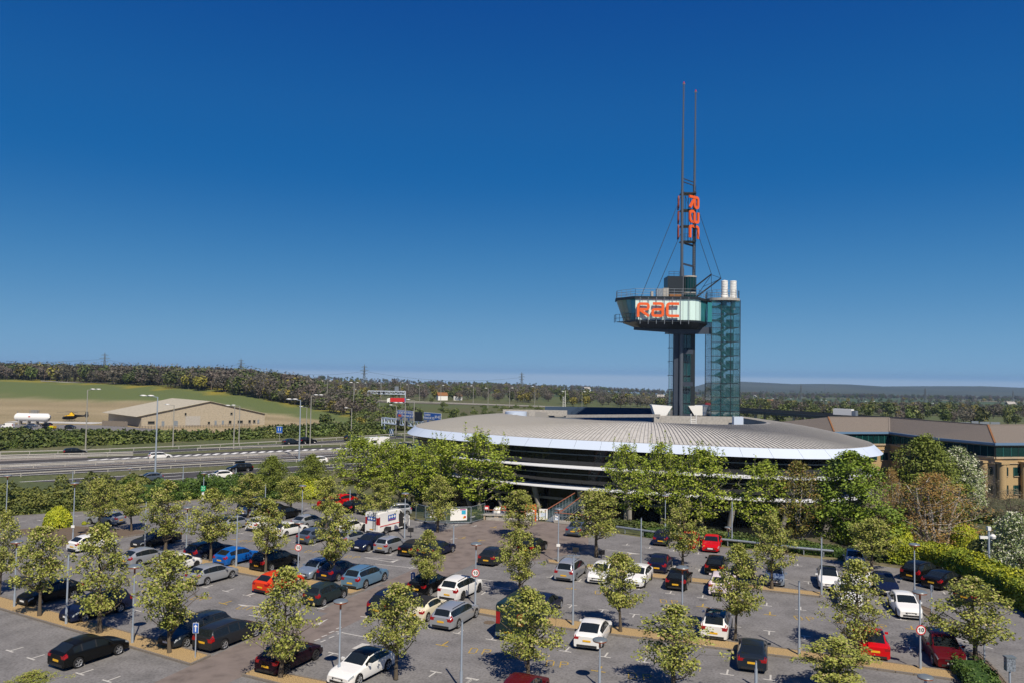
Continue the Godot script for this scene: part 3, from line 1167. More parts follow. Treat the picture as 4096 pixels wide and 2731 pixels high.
func park_trees() -> void:
	var pats := []
	for k in 9:
		pats.append(tree_pattern(100 + k * 17, {"h": 6.0, "stem": [1.75, 1.5, 1.9, 1.6, 1.3, 1.75, 1.45, 1.9, 1.6][k], "rad": 2.0, "r0": [0.125, 0.14, 0.11][k % 3], "limbs": 18, "clumps": [132, 116, 142][k % 3], "leaves": 42, "cr": [0.42, 0.48, 0.4][k % 3], "size": 0.165, "shape": [0.8, 0.66, 0.95, 0.72, 0.58, 0.85, 0.75, 0.62, 0.9][k], "uneven": 0.32,
			"cols": [Color(0.17, 0.205, 0.032), Color(0.4, 0.415, 0.085), Color(0.42, 0.35, 0.16)], "third": 0.1, "bark": "bark"}))
	var k := 0
	for t in PARK_TREES:
		var at := W(t[0], t[1], 0.05)
		var o := copy(pats[(k * 4) % 9], "park_tree", at, k * 1.7, "young olive-leaved tree " + t[6], "tree", "young trees in the car park")
		var sy: float = t[2] / 6.0
		var sx: float = t[4] / 2.0 * 1.04
		sx = clampf(sx, 0.7, 1.5)
		var fix: float = clampf(t[3] / (1.75 * sy), 0.55, 1.5)
		o.scale = Vector3(sx * (1.06 if k % 2 == 0 else 0.96), sy, sx * (0.95 if k % 3 == 0 else 1.05))
		o.rotation.z = 0.035 * sin(k * 2.1)
		o.rotation.x = 0.03 * sin(k * 3.7)
		k += 1

# crown given by its own numbers: x, d, ground, height, clear stem, radius
func grow(pat: Node3D, called: String, x: float, d: float, base: float, h: float, rad: float, ph: float, pr: float, turn: float, label: String, group := "") -> Node3D:
	var o := copy(pat, called, Vector3(x, base, -d), turn, label, "tree", group)
	o.scale = Vector3(rad / pr, h / ph, rad / pr)
	return o

func big_trees() -> void:
	var plane := []
	for k in 3:
		plane.append(tree_pattern(300 + k, {"h": 11.0, "stem": 2.2, "rad": 4.0, "r0": 0.26, "limbs": 22, "clumps": 165, "leaves": 32, "cr": 0.72, "size": 0.27, "shape": 0.85, "lead": 0.65, "shoots": 26,
			"cols": [Color(0.16, 0.23, 0.016), Color(0.36, 0.43, 0.04), Color(0.4, 0.4, 0.1)], "third": 0.08, "bark": "bark_plane"}))
	var maple := []
	for k in 2:
		maple.append(tree_pattern(340 + k, {"h": 11.0, "stem": 1.8, "rad": 4.0, "r0": 0.25, "limbs": 20, "clumps": 270, "leaves": 56, "cr": 0.78, "size": 0.25, "shape": 0.7, "lead": 0.75,
			"cols": [Color(0.09, 0.15, 0.012), Color(0.25, 0.34, 0.03)], "bark": "bark"}))
	var birch := tree_pattern(360, {"h": 10.0, "stem": 1.6, "rad": 3.2, "r0": 0.15, "stems": 7, "limbs": 44, "clumps": 300, "leaves": 44, "cr": 0.75, "size": 0.14, "wide": 0.45, "shape": 0.8, "lead": 0.85,
		"cols": [Color(0.28, 0.16, 0.045), Color(0.46, 0.29, 0.09), Color(0.2, 0.2, 0.04)], "third": 0.1, "bark": "bark_birch"})
	var birch2 := tree_pattern(361, {"h": 10.0, "stem": 1.4, "rad": 3.2, "r0": 0.13, "stems": 4, "limbs": 34, "clumps": 170, "leaves": 30, "cr": 0.7, "size": 0.26, "shape": 0.8, "lead": 0.85,
		"cols": [Color(0.13, 0.14, 0.02), Color(0.24, 0.22, 0.04), Color(0.27, 0.16, 0.05)], "third": 0.22, "bark": "bark_birch"})
	var olive := tree_pattern(362, {"h": 9.0, "stem": 0.8, "rad": 5.0, "r0": 0.2, "stems": 3, "limbs": 26, "clumps": 330, "leaves": 50, "cr": 0.9, "size": 0.26, "shape": 0.62, "lead": 0.7,
		"cols": [Color(0.1, 0.14, 0.016), Color(0.22, 0.26, 0.035)], "bark": "bark"})
	var pale := tree_pattern(363, {"h": 9.0, "stem": 0.6, "rad": 4.0, "r0": 0.16, "stems": 3, "limbs": 24, "clumps": 280, "leaves": 48, "cr": 0.8, "size": 0.24, "shape": 0.62,
		"cols": [Color(0.17, 0.24, 0.07), Color(0.34, 0.4, 0.18), Color(0.6, 0.6, 0.48)], "third": 0.35, "bark": "bark"})
	var twiggy := tree_pattern(364, {"h": 7.0, "stem": 0.4, "rad": 3.0, "r0": 0.1, "stems": 5, "limbs": 50, "clumps": 260, "leaves": 14, "cr": 0.6, "size": 0.17, "wide": 0.35, "shape": 0.7,
		"cols": [Color(0.15, 0.13, 0.09), Color(0.22, 0.2, 0.12)], "bark": "bark_far"})
	for t in BIG_TREES:
		var pat: Node3D = null
		var ph := 11.0
		var pr := 4.0
		match t[0]:
			"plane": pat = plane[int(t[1] * 3.0) % 3 if t[1] > 0 else (int(-t[1] * 3.0) % 3)]
			"maple": pat = maple[int(absf(t[1])) % 2]
			"birch":
				pat = birch; ph = 10.0; pr = 3.2
			"birch2":
				pat = birch2; ph = 10.0; pr = 3.2
			"olive":
				pat = olive; ph = 9.0; pr = 5.0
			"pale":
				pat = pale; ph = 9.0; pr = 4.0
			"twiggy":
				pat = twiggy; ph = 7.0; pr = 3.0
		var names := {"plane": "plane_tree", "maple": "maple_tree", "birch": "birch_tree", "birch2": "birch_tree", "olive": "bushy_tree", "pale": "pale_leaved_tree", "twiggy": "bare_shrub"}
		grow(pat, names[t[0]], t[1], t[2], t[3], t[4], t[5] * (1.4 if t[0] == "plane" else (1.2 if t[0] == "maple" else 1.15)), ph, pr, t[1] * 1.3, t[6])

# leaves over a long rounded box from a to b
func hedge_mesh(seed_: int, path: PackedVector2Array, wide: float, tall: float, cols: Array, dens: float, size: float, base := 0.0, wobble := 0.25, on_land := false) -> Array:
	var r := RandomNumberGenerator.new()
	r.seed = seed_
	var nz := FastNoiseLite.new()
	nz.seed = seed_
	nz.frequency = 0.22
	var b := mb(true)
	var core := mb(true)
	for i in path.size() - 1:
		var a := path[i]
		var e := path[i + 1]
		var len_ := a.distance_to(e)
		var t := (e - a) / len_
		var nn := Vector2(-t.y, t.x)
		var count := int(dens * len_ * (tall * 2.0 + wide))
		for k in count:
			var u := r.randf_range(-0.3, len_ + 0.3)
			var bump := 1.0 + wobble * nz.get_noise_1d(u + i * 57.0) * 2.0
			var ang := r.randf_range(0.0, PI)
			# superellipse cross-section
			var cs := cos(ang)
			var sn := sin(ang)
			var hw := wide * 0.5 * signf(cs) * pow(absf(cs), 0.45)
			var hh := tall * bump * pow(sn, 0.45)
			if r.randf() < 0.35:
				hh *= r.randf()
				hw = wide * 0.5 * signf(cs)
			var shrink := 1.0 - 0.18 * r.randf() * r.randf()
			var p2 := a + t * u + nn * hw * shrink * (1.0 + wobble * 0.8 * nz.get_noise_2d(u, 40.0 + hh * 3.0))
			var y0: float = land(p2.x, p2.y) if on_land else base
			var p := Vector3(p2.x, y0 + hh * shrink + r.randf_range(-0.08, 0.08), -p2.y)
			var outw := Vector3(nn.x * cs, sn * 0.9 + 0.2, -nn.y * cs)
			var tone := nz.get_noise_3d(p.x * 3.0, p.y * 3.0, p.z * 3.0) * 0.9 + 0.5
			b.col = cols[0].lerp(cols[1], clampf(tone + r.randf_range(-0.3, 0.3), 0, 1)) * r.randf_range(0.8, 1.15)
			b.leaf(p, (rdir(r) + outw * 1.1).normalized(), size * r.randf_range(0.7, 1.3), r.randf() * TAU)
		core.col = cols[0]
		var segs := maxi(1, int(len_ / 4.0))
		for k in segs:
			var c0 := a.lerp(e, float(k) / segs)
			var c1 := a.lerp(e, (k + 1.0) / segs)
			var y0: float = land(c0.x, c0.y) if on_land else base
			var y1: float = land(c1.x, c1.y) if on_land else base
			core.bar(W(c0.x, c0.y, y0 + tall * 0.38), W(c1.x, c1.y, y1 + tall * 0.38), wide * 0.7, tall * 0.74)
	return [b, core]

func hedge(called: String, seed_: int, l: Array, wide: float, tall: float, cols: Array, dens: float, size: float, label: String, category := "hedge", base := 0.0, wobble := 0.25, on_land := false) -> void:
	var m := hedge_mesh(seed_, pairs(l), wide, tall, cols, dens, size, base, wobble, on_land)
	var o := thing(called, label, category)
	part(m[0], "foliage", M.leaf, o)
	part(m[1], "branches", M.twig, o)

# a rounded bush with its own leaves
func bush_pattern(seed_: int, cols: Array, n: int, size: float, flat := 1.0) -> Node3D:
	var r := RandomNumberGenerator.new()
	r.seed = seed_
	var b := mb(true)
	var nz := FastNoiseLite.new()
	nz.seed = seed_
	nz.frequency = 0.9
	for k in n:
		var dir := rdir(r)
		dir.y = absf(dir.y)
		dir = Vector3(dir.x, pow(dir.y, 0.7), dir.z)
		var rr := (0.92 + 0.14 * nz.get_noise_3dv(dir)) * pow(r.randf(), 0.1)
		var p := Vector3(dir.x * rr, dir.y * rr * flat, dir.z * rr)
		var tone := nz.get_noise_3dv(dir * 2.2 + Vector3(9, 0, 0)) + 0.5
		b.col = cols[0].lerp(cols[1], clampf(tone + r.randf_range(-0.35, 0.35), 0, 1)) * r.randf_range(0.8, 1.15)
		b.leaf(p, (rdir(r) + dir * 1.2).normalized(), size * r.randf_range(0.7, 1.3), r.randf() * TAU)
	var w := mb()
	for k in 7:
		var dir := rdir(r)
		dir.y = absf(dir.y) + 0.5
		w.tube(Vector3.ZERO, dir.normalized() * 0.75, 0.035, 0.012, 4)
	var o := Node3D.new()
	o.name = "bush_pattern"
	put_mesh(b.mesh(M.leaf), "foliage", o)
	put_mesh(w.mesh(M.bark), "stem", o)
	return o

func hedges() -> void:
	var green := [Color(0.035, 0.075, 0.01), Color(0.1, 0.17, 0.02)]
	var mixed := [Color(0.07, 0.1, 0.02), Color(0.19, 0.2, 0.04)]
	var yellow := [Color(0.14, 0.2, 0.01), Color(0.42, 0.42, 0.015)]
	hedge("hedge", 11, HEDGE_DARK, 3.2, 2.7, green, 62.0, 0.3, "dark green hedge along the far edge of the car park before the motorway", "hedge", 0.0, 0.4)
	hedge("hedge", 12, HEDGE_LIGHT, 3.6, 3.0, mixed, 50.0, 0.32, "loose lighter green hedge on the left edge before the motorway", "hedge", -0.1, 0.5)
	hedge("hedge", 13, HEDGE_YELLOW, 2.6, 2.3, yellow, 90.0, 0.24, "golden yellow clipped hedge on the right edge of the car park", "hedge", 0.0, 0.12)
	hedge("hedge", 14, HEDGE_LOW, 1.6, 1.0, green, 90.0, 0.2, "low dark hedge behind the white guard rail", "hedge", -0.2, 0.3)
	hedge("hedge", 15, HEDGE_CORNER, 1.9, 0.95, green, 130.0, 0.16, "low clipped green hedge in the bottom right corner island", "hedge", 0.05, 0.1)
	var yb := bush_pattern(50, [Color(0.2, 0.26, 0.012), Color(0.48, 0.5, 0.02)], 4200, 0.11)
	var gb := bush_pattern(51, green, 4200, 0.11)
	var mb_ := bush_pattern(52, mixed, 4200, 0.12)
	for s in SHRUBS:
		var o := copy(yb if s[0] == "y" else (gb if s[0] == "g" else mb_), "shrub", W(s[1], s[2], s[5]), s[1], s[6], "shrub")
		o.scale = Vector3(s[3], s[4], s[3])

# ---------------------------------------------------------------- the oval office building
const LIP := [-17.8, 137.7, -15.8, 131.2, -9.9, 124.4, 0.9, 116.4, 10.7, 111.6, 21.5, 107.6, 30, 104.8, 37, 103.5, 43, 104.1, 47.6, 106.6, 51.6, 110.8, 54.0, 117, 54.6, 126, 53, 146, 49, 168, 44, 182, 38, 187, 31, 186, 14, 177, -2, 163, -13, 151, -17.5, 144.5]
const MID := Vector2(24, 138)
var lip := PackedVector2Array()

func ring(f: float, i: int) -> Vector2:
	return MID + (lip[posmod(i, lip.size())] - MID) * f

func band(b: MB, i: int, n: int, f0: float, h0: float, f1: float, h1: float, gap := 0.0) -> void:
	for k in n:
		var a := ring(f0, i + k)
		var e := ring(f0, i + k + 1)
		var c := ring(f1, i + k)
		var g := ring(f1, i + k + 1)
		if gap > 0.0 and k == 0:
			a = a.lerp(e, gap); c = c.lerp(g, gap)
		if gap > 0.0 and k == n - 1:
			e = e.lerp(a, gap); g = g.lerp(c, gap)
		b.quad(W(a.x, a.y, h0), W(e.x, e.y, h0), W(g.x, g.y, h1), W(c.x, c.y, h1))

func head_office() -> void:
	var src := pairs(LIP)
	var m := src.size()
	var per := 8
	for i in m:
		for k in per:
			lip.append(src[i].cubic_interpolate(src[(i + 1) % m], src[posmod(i - 1, m)], src[(i + 2) % m], float(k) / per))
	# even spacing
	var even := PackedVector2Array()
	var total := 0.0
	for i in lip.size():
		total += lip[i].distance_to(lip[(i + 1) % lip.size()])
	var cnt := 192
	var acc := 0.0
	var want := 0.0
	for i in lip.size():
		var a := lip[i]
		var e := lip[(i + 1) % lip.size()]
		var dl := a.distance_to(e)
		while want < acc + dl - 1e-6 and even.size() < cnt:
			even.append(a.lerp(e, (want - acc) / dl))
			want += total / cnt
		acc += dl
	lip = even
	var o := thing("office_building", "long curved dark-glass office building with grey ribbed roof and pale ledges", "building", W(MID.x, MID.y, -3.8))
	var off := -o.position
	var n := lip.size()
	var hold := Node3D.new()
	# fascia panels, three samples each
	for i in range(0, n, 3):
		var b := mb()
		band(b, i, 3, 1.0, 7.36, 0.966, 8.52, 0.012)
		band(b, i, 3, 0.94, 7.5, 1.0, 7.355, 0.012)
		part(b, "fascia_panel", M.fascia, o).position = off
	# roof shell
	var steps := 9
	var prof := []
	for k in steps + 1:
		var t := float(k) / steps
		prof.append(Vector2(lerpf(0.962, 0.57, t), 8.5 + 2.15 * (1.0 - pow(1.0 - t, 1.75))))
	var rb := mb()
	for i in n:
		for k in steps:
			var q := []
			for e in [[i, k], [i + 1, k], [i + 1, k + 1], [i, k + 1]]:
				var p := ring(prof[e[1]].x, e[0])
				q.append(W(p.x, p.y, prof[e[1]].y))
			rb.quad(q[0], q[1], q[2], q[3])
	part(rb, "roof", M.zinc, o).position = off
	# standing seams
	var sb := mb()
	var ns := 2
	for i in n:
		for s in ns:
			for k in steps:
				var p := ring(prof[k].x, i).lerp(ring(prof[k].x, i + 1), (s + 0.5) / ns)
				var q := ring(prof[k + 1].x, i).lerp(ring(prof[k + 1].x, i + 1), (s + 0.5) / ns)
				sb.bar(W(p.x, p.y, prof[k].y + 0.05), W(q.x, q.y, prof[k + 1].y + 0.05), 0.07, 0.11)
	var seams := part(sb, "roof_seams", M.zinc_seam, o)
	seams.position = off
	seams.set_meta("kind", "stuff")
	# gutter line and inner rim
	var gb := mb()
	band(gb, 0, n, 0.9665, 8.5, 0.958, 8.58)
	part(gb, "gutter", M.zinc_seam, o).position = off
	gb = mb()
	band(gb, 0, n, 0.572, 10.64, 0.55, 10.72)
	band(gb, 0, n, 0.55, 10.72, 0.548, 9.7)
	part(gb, "inner_rim", M.zinc_seam, o).position = off
	var dk := mb()
	var inner := PackedVector2Array()
	for i in n:
		inner.append(ring(0.55, i))
	dk.slab(inner, 9.75, 0.0)
	part(dk, "roof_deck", M.deck, o).position = off
	# two upper storeys of glass panes behind pale ledges
	var rows := [[0.972, 7.45, 0.945, 4.85], [0.93, 4.55, 0.905, 1.85]]
	for q in rows:
		for i in range(0, n, 2):
			var b := mb()
			var hm: float = lerpf(q[3], q[1], 0.62)
			var fm: float = lerpf(q[2], q[0], 0.62)
			band(b, i, 2, q[2], q[3], fm, hm - 0.07, 0.012)
			band(b, i, 2, fm, hm + 0.07, q[0], q[1], 0.012)
			part(b, "glass_pane", M.dark_glass, o).position = off
		var tb := mb()
		band(tb, 0, n, lerpf(q[2], q[0], 0.6) + 0.002, lerpf(q[3], q[1], 0.62) - 0.08, lerpf(q[2], q[0], 0.64) + 0.002, lerpf(q[3], q[1], 0.62) + 0.08)
		part(tb, "transom", M.transom, o).position = off
		var kb := mb()
		band(kb, 0, n, q[2] - 0.012, q[3] - 0.3, q[0] - 0.012, q[1])
		part(kb, "frame", M.mullion, o).position = off
	for q in [[0.985, 4.52, 0.94, 4.86], [0.958, 1.5, 0.9, 1.88]]:
		for i in range(0, n, 4):
			var b := mb()
			band(b, i, 4, q[0], q[1], q[0], q[1] + 0.1, 0.006)
			band(b, i, 4, q[0], q[1] + 0.1, q[2], q[3], 0.006)
			band(b, i, 4, q[2], q[1] + 0.05, q[0], q[1], 0.006)
			part(b, "ledge", M.ledge, o).position = off
	# recessed ground storey and leaning concrete columns
	var gw := mb()
	band(gw, 0, n, 0.86, -4.5, 0.86, 1.7)
	part(gw, "ground_storey", M.dark_glass, o).position = off
	var lb := mb()
	band(lb, 0, n, 0.862, -0.6, 0.862, -0.25)
	part(lb, "lintel", M.concrete, o).position = off
	lb = mb()
	band(lb, 0, n, 0.9, 1.55, 0.86, 1.6)
	part(lb, "ceiling_ring", M.concrete, o).position = off
	for i in range(0, n, 6):
		var p := ring(0.868, i)
		var t := ring(0.93, i)
		var cb := mb()
		cb.tube(W(p.x, p.y, -4.2), W(t.x, t.y, 1.55), 0.32, 0.42, 10)
		part(cb, "column", M.concrete, o).position = off
	# roof plant
	var bw := mb()
	bw.box(W(17.5, 152, 10.9), Vector3(22, 1.5, 0.4))
	part(bw, "plant_screen", M.blue_wall, o).position = off
	bw = mb()
	bw.box(W(4.5, 149, 10.6), Vector3(12, 1.0, 0.4))
	part(bw, "plant_screen", M.concrete, o).position = off
	bw = mb()
	bw.tube(W(0.9, 140, 9.7), W(0.9, 140, 11.15), 1.9, 1.9, 20, true)
	part(bw, "roof_drum", M.fascia, o).position = off
	bw = mb()
	bw.box(W(3.7, 140, 10.8), Vector3(1.1, 0.8, 0.8))
	part(bw, "cooling_unit", M.concrete, o).position = off
	bw = mb()
	bw.bar(W(9.5, 136, 10.7), W(24.2, 129.5, 11.35), 0.7, 0.45)
	bw.box(W(30, 129.7, 10.7), Vector3(13.5, 1.3, 0.5))
	part(bw, "parapet", M.concrete, o).position = off

# ---------------------------------------------------------------- lettering
# a flat outline of given width along a line, with mitred corners, standing in the plane of u (right) and v (up), facing w
func stroke(b: MB, l: Array, wide: float, at: Vector3, u: Vector3, v: Vector3, w: Vector3, deep: float, edge: MB = null) -> void:
	var left := []
	var right := []
	for i in l.size():
		var p: Vector2 = l[i]
		var d0: Vector2 = (l[i] - l[i - 1]).normalized() if i > 0 else (l[1] - l[0]).normalized()
		var d1: Vector2 = (l[i + 1] - l[i]).normalized() if i < l.size() - 1 else d0
		var n0 := Vector2(-d0.y, d0.x)
		var n1 := Vector2(-d1.y, d1.x)
		var mt := (n0 + n1).normalized()
		var k := wide * 0.5 / maxf(mt.dot(n0), 0.35)
		left.append(p + mt * k)
		right.append(p - mt * k)
	var sb: MB = edge if edge else b
	var P := func(q: Vector2, z: float) -> Vector3: return at + u * q.x + v * q.y + w * z
	for i in l.size() - 1:
		b.quad(P.call(right[i], deep), P.call(right[i + 1], deep), P.call(left[i + 1], deep), P.call(left[i], deep))
		b.quad(P.call(left[i], 0), P.call(left[i + 1], 0), P.call(right[i + 1], 0), P.call(right[i], 0))
		sb.quad(P.call(right[i], 0), P.call(right[i + 1], 0), P.call(right[i + 1], deep), P.call(right[i], deep))
		sb.quad(P.call(left[i + 1], 0), P.call(left[i], 0), P.call(left[i], deep), P.call(left[i + 1], deep))
	for e in [0, l.size() - 1]:
		sb.quad(P.call(left[e], 0), P.call(right[e], 0), P.call(right[e], deep), P.call(left[e], deep))

func rounded(l: Array, r: float) -> Array:
	var out := [l[0]]
	for i in range(1, l.size() - 1):
		var p: Vector2 = l[i]
		var a: Vector2 = p + (l[i - 1] - p).normalized() * r
		var e: Vector2 = p + (l[i + 1] - p).normalized() * r
		for k in 5:
			var t := k / 4.0
			out.append(a.lerp(p, t).lerp(p.lerp(e, t), t))
	out.append(l[l.size() - 1])
	return out

# the three letters of the sign in a box of height 1; returns [[lines], width]
func rac_letters() -> Array:
	var V := func(x: float, y: float) -> Vector2: return Vector2(x, y)
	var r1 := rounded([V.call(0.09, 0.0), V.call(0.09, 0.91), V.call(0.78, 0.91), V.call(0.78, 0.53), V.call(0.2, 0.53)], 0.17)
	var r2 := [V.call(0.24, 0.47), V.call(0.82, 0.07)]
	var a1 := rounded([V.call(0.1, 0.93), V.call(0.77, 0.93), V.call(0.77, 0.1), V.call(0.09, 0.1), V.call(0.09, 0.53), V.call(0.68, 0.53)], 0.14)
	var c1 := rounded([V.call(0.88, 0.93), V.call(0.09, 0.93), V.call(0.09, 0.1), V.call(0.88, 0.1)], 0.17)
	return [[[r1, r2], 0.0], [[a1], 0.98], [[c1], 1.97]]

func sign_letters(parent: Node3D, at: Vector3, u: Vector3, v: Vector3, s: float, deep: float, m := "sign_orange") -> void:
	var w := u.cross(v).normalized()
	for g in rac_letters():
		var b := mb()
		var z := 0.0
		for l in g[0]:
			var q := []
			for p in l:
				q.append(Vector2((p.x + g[1]) * s, p.y * s))
			stroke(b, q, 0.175 * s, at + w * z, u, v, w, deep)
			z += 0.01
		part(b, "sign_letter", M[m], parent)

func railing(parent: Node3D, l: Array, h: float, rows: int, gap: float, r: float, m: Material) -> void:
	var b := mb()
	for i in l.size() - 1:
		var a: Vector3 = l[i]
		var e: Vector3 = l[i + 1]
		for k in rows:
			var y := Vector3.UP * h * (k + 1.0) / rows
			b.tube(a + y, e + y, r, r, 5)
		var n := maxi(1, int(a.distance_to(e) / gap))
		for k in n + 1:
			var p := a.lerp(e, float(k) / n)
			b.tube(p, p + Vector3.UP * h, r, r, 5)
	part(b, "railing", m, parent)

func tower() -> void:
	var D := 133.0
	var o := thing("sign_tower", "tall dark steel tower with orange lettering, glass cabin and twin masts", "tower", W(29, D, 9.75))
	var off := -o.position
	var P := func(x: float, h: float, z := 0.0) -> Vector3: return Vector3(x, h, -D + z) + off
	# legs
	var b := mb()
	b.box(P.call(27.72, 18.0), Vector3(1.35, 16.6, 1.0))
	part(b, "column", M.tower_steel, o)
	b = mb()
	b.tube(P.call(28.15, 9.8, 0.75), P.call(28.2, 31.2, 0.75), 0.34, 0.34, 16)
	b.tube(P.call(28.2, 31.2, 0.75), P.call(28.2, 35.4, 0.75), 0.36, 0.36, 16)
	b.tube(P.call(28.2, 35.4, 0.75), P.call(28.17, 36.2, 0.75), 0.36, 0.24, 16)
	part(b, "tube", M.tower_tube, o)
	b = mb()
	b.box(P.call(30.45, 18.0, -1.2), Vector3(0.75, 16.6, 0.9))
	part(b, "column", M.tower_dark, o)
	for h in [21.9, 16.5, 11.2]:
		b = mb()
		b.box(P.call(29.3, h, 0.2), Vector3(1.9, 0.72, 0.35))
		part(b, "tie_beam", M.tower_steel, o)
	# glass lift shaft
	for h in 7:
		for xx in [[26.72, 0.62, -0.6], [28.95, 0.85, -0.7], [29.75, 0.65, -0.75]]:
			b = mb()
			b.box(P.call(xx[0], 11.0 + h * 2.3 + 1.1, xx[2]), Vector3(xx[1], 2.16, 0.04))
			part(b, "glass_pane", M.shaft_glass, o)
		b = mb()
		b.box(P.call(28.1, 11.0 + h * 2.3, -0.62), Vector3(3.8, 0.1, 0.1))
		part(b, "shaft_band", M.tower_dark, o)
	for x in [26.42, 28.95, 29.35]:
		b = mb()
		b.box(P.call(x, 18.5, -0.66), Vector3(0.06, 16.5, 0.1))
		part(b, "shaft_mullion", M.tower_steel, o)
	b = mb()
	b.box(P.call(29.5, 17.5, -1.9), Vector3(1.4, 15.5, 1.0))
	part(b, "lift_core", M.tower_dark, o)
	# cabin: plan points (x, depth towards camera) at top and bottom
	var top := [Vector2(17.4, -1.5), Vector2(17.5, 0.8), Vector2(20.5, 4.6), Vector2(29.6, 5.2), Vector2(30.6, 4.9), Vector2(31.2, 4.2), Vector2(31.5, 3.2), Vector2(32.5, 0.5), Vector2(32.4, -4.5), Vector2(21.0, -4.5)]
	var bot := [Vector2(18.7, -1.3), Vector2(18.9, 0.8), Vector2(20.5, 4.6), Vector2(29.6, 5.2), Vector2(30.6, 4.9), Vector2(31.2, 4.2), Vector2(31.5, 3.2), Vector2(32.5, 0.5), Vector2(32.4, -4.5), Vector2(21.2, -4.5)]
	# shrink sideways a little because the front stands nearer than the mast plane
	for l in [top, bot]:
		for i in l.size():
			l[i].x = l[i].x * (D - l[i].y * 0.9) / D
	var hs := [26.72, 30.1]
	var n := top.size()
	for i in n:
		var j := (i + 1) % n
		var len_: float = top[i].distance_to(top[j])
		var cnt := maxi(1, int(round(len_ / 1.15)))
		for k in cnt:
			var g := 0.022 / len_ * cnt
			var a: Vector2 = top[i].lerp(top[j], (k + g) / cnt)
			var e: Vector2 = top[i].lerp(top[j], (k + 1.0 - g) / cnt)
			var c: Vector2 = bot[i].lerp(bot[j], (k + g) / cnt)
			var f: Vector2 = bot[i].lerp(bot[j], (k + 1.0 - g) / cnt)
			b = mb()
			b.quad(P.call(c.x, hs[0], c.y), P.call(f.x, hs[0], f.y), P.call(e.x, hs[1], e.y), P.call(a.x, hs[1], a.y))
			var m: Material = M.frosted if i in [2, 3, 4, 5] else M.teal_panel
			part(b, "glass_pane", m, o)
	var fr := mb()
	for i in n:
		var j := (i + 1) % n
		fr.quad(P.call(bot[i].x * 0.999 + 0.025, hs[0], bot[i].y - 0.06), P.call(bot[j].x * 0.999 + 0.025, hs[0], bot[j].y - 0.06), P.call(top[j].x * 0.999 + 0.025, hs[1], top[j].y - 0.06), P.call(top[i].x * 0.999 + 0.025, hs[1], top[i].y - 0.06))
	part(fr, "cabin_frame", M.tower_dark, o)
	# roof slab, floor, soffit and keel beam
	for q in [[30.1, 0.42, 0.22, top], [26.42, 0.3, 0.12, bot]]:
		var pg := PackedVector2Array()
		for p in q[3]:
			pg.append(Vector2(p.x, D - p.y))
		var big := Geometry2D.offset_polygon(pg if not Geometry2D.is_polygon_clockwise(pg) else reversed(pg), q[2])[0]
		b = mb()
		b.slab(big, q[0] + q[1], q[1])
		part(b, "deck_slab", M.tower_dark, o).position = off
	b = mb()
	var keel := [Vector2(22.5, 0.4), Vector2(32.2, 0.4), Vector2(32.2, -2.6), Vector2(22.5, -2.6)]
	for i in n:
		var j := (i + 1) % n
		var ci := Vector2(clampf(bot[i].x, 22.0, 31.8), clampf(bot[i].y, -3.0, 2.0))
		var cj := Vector2(clampf(bot[j].x, 22.0, 31.8), clampf(bot[j].y, -3.0, 2.0))
		b.quad(P.call(ci.x, 25.5, ci.y), P.call(cj.x, 25.5, cj.y), P.call(bot[j].x, 26.42, bot[j].y), P.call(bot[i].x, 26.42, bot[i].y))
	part(b, "soffit", M.tower_dark, o)
	b = mb()
	b.bar(P.call(20.2, 25.5, 1.2), P.call(26.5, 25.15, 1.2), 0.5, 0.5)
	b.bar(P.call(26.5, 25.2, 1.0), P.call(33.2, 25.35, 1.0), 0.6, 1.1)
	b.box(P.call(28.2, 25.4, -0.4), Vector3(4.5, 1.2, 3.2))
	part(b, "keel_beam", M.tower_steel, o)
	# balcony at the prow
	b = mb()
	b.box(P.call(18.6, 26.45, 2.0), Vector3(2.6, 0.1, 1.6), Basis(Vector3.UP, 0.85))
	part(b, "balcony", M.tower_dark, o)
	railing(o, [P.call(17.2, 26.5, -1.0), P.call(17.2, 26.5, 1.1), P.call(20.2, 26.5, 5.1)], 1.25, 2, 0.8, 0.035, M.tower_dark)
	var rl := []
	for i in [9, 0, 1, 2, 3, 4, 5, 6, 7, 8]:
		rl.append(P.call(top[i].x, 30.5, top[i].y))
	railing(o, rl, 1.25, 3, 1.1, 0.028, M.galvanised)
	# catenary ribs in front of the glass
	for k in 7:
		b = mb()
		var x := 21.3 + k * 1.35
		var z := 4.75 + k * 0.09
		b.box(P.call(x * (D - z * 0.9) / D, 28.2, z + 0.12), Vector3(0.07, 4.3, 0.07))
		part(b, "rib", M.galvanised, o)
	var fx := (D - 5.0 * 0.9) / D
	var ud := (Vector3(top[3].x, 0, top[3].y) - Vector3(top[2].x, 0, top[2].y)).normalized()
	sign_letters(o, P.call(20.75 * fx, 27.1, 5.0), Vector3(ud.x, 0, ud.z), Vector3.UP, 2.36, 0.22)
	# plant on the cabin roof
	b = mb()
	b.box(P.call(26.9, 32.4, 0.0), Vector3(2.5, 3.7, 3.4))
	part(b, "plant_room", M.tower_dark, o)
	b = mb()
	b.tube(P.call(29.55, 30.5, 0.2), P.call(29.55, 34.25, 0.2), 1.15, 1.15, 24)
	part(b, "plant_drum", M.green_glass, o)
	b = mb()
	b.tube(P.call(29.55, 34.22, 0.2), P.call(29.55, 34.45, 0.2), 1.22, 1.22, 24, true)
	b.tube(P.call(29.55, 31.5, 0.2), P.call(29.55, 31.65, 0.2), 1.2, 1.2, 24, true)
	part(b, "drum_cap", M.concrete, o)
	for k in 16:
		var t := TAU * k / 16.0
		b = mb()
		b.box(P.call(29.55 + 1.16 * cos(t), 32.4, 0.2 + 1.16 * sin(t)), Vector3(0.05, 3.7, 0.05))
		part(b, "drum_rib", M.tower_steel, o)
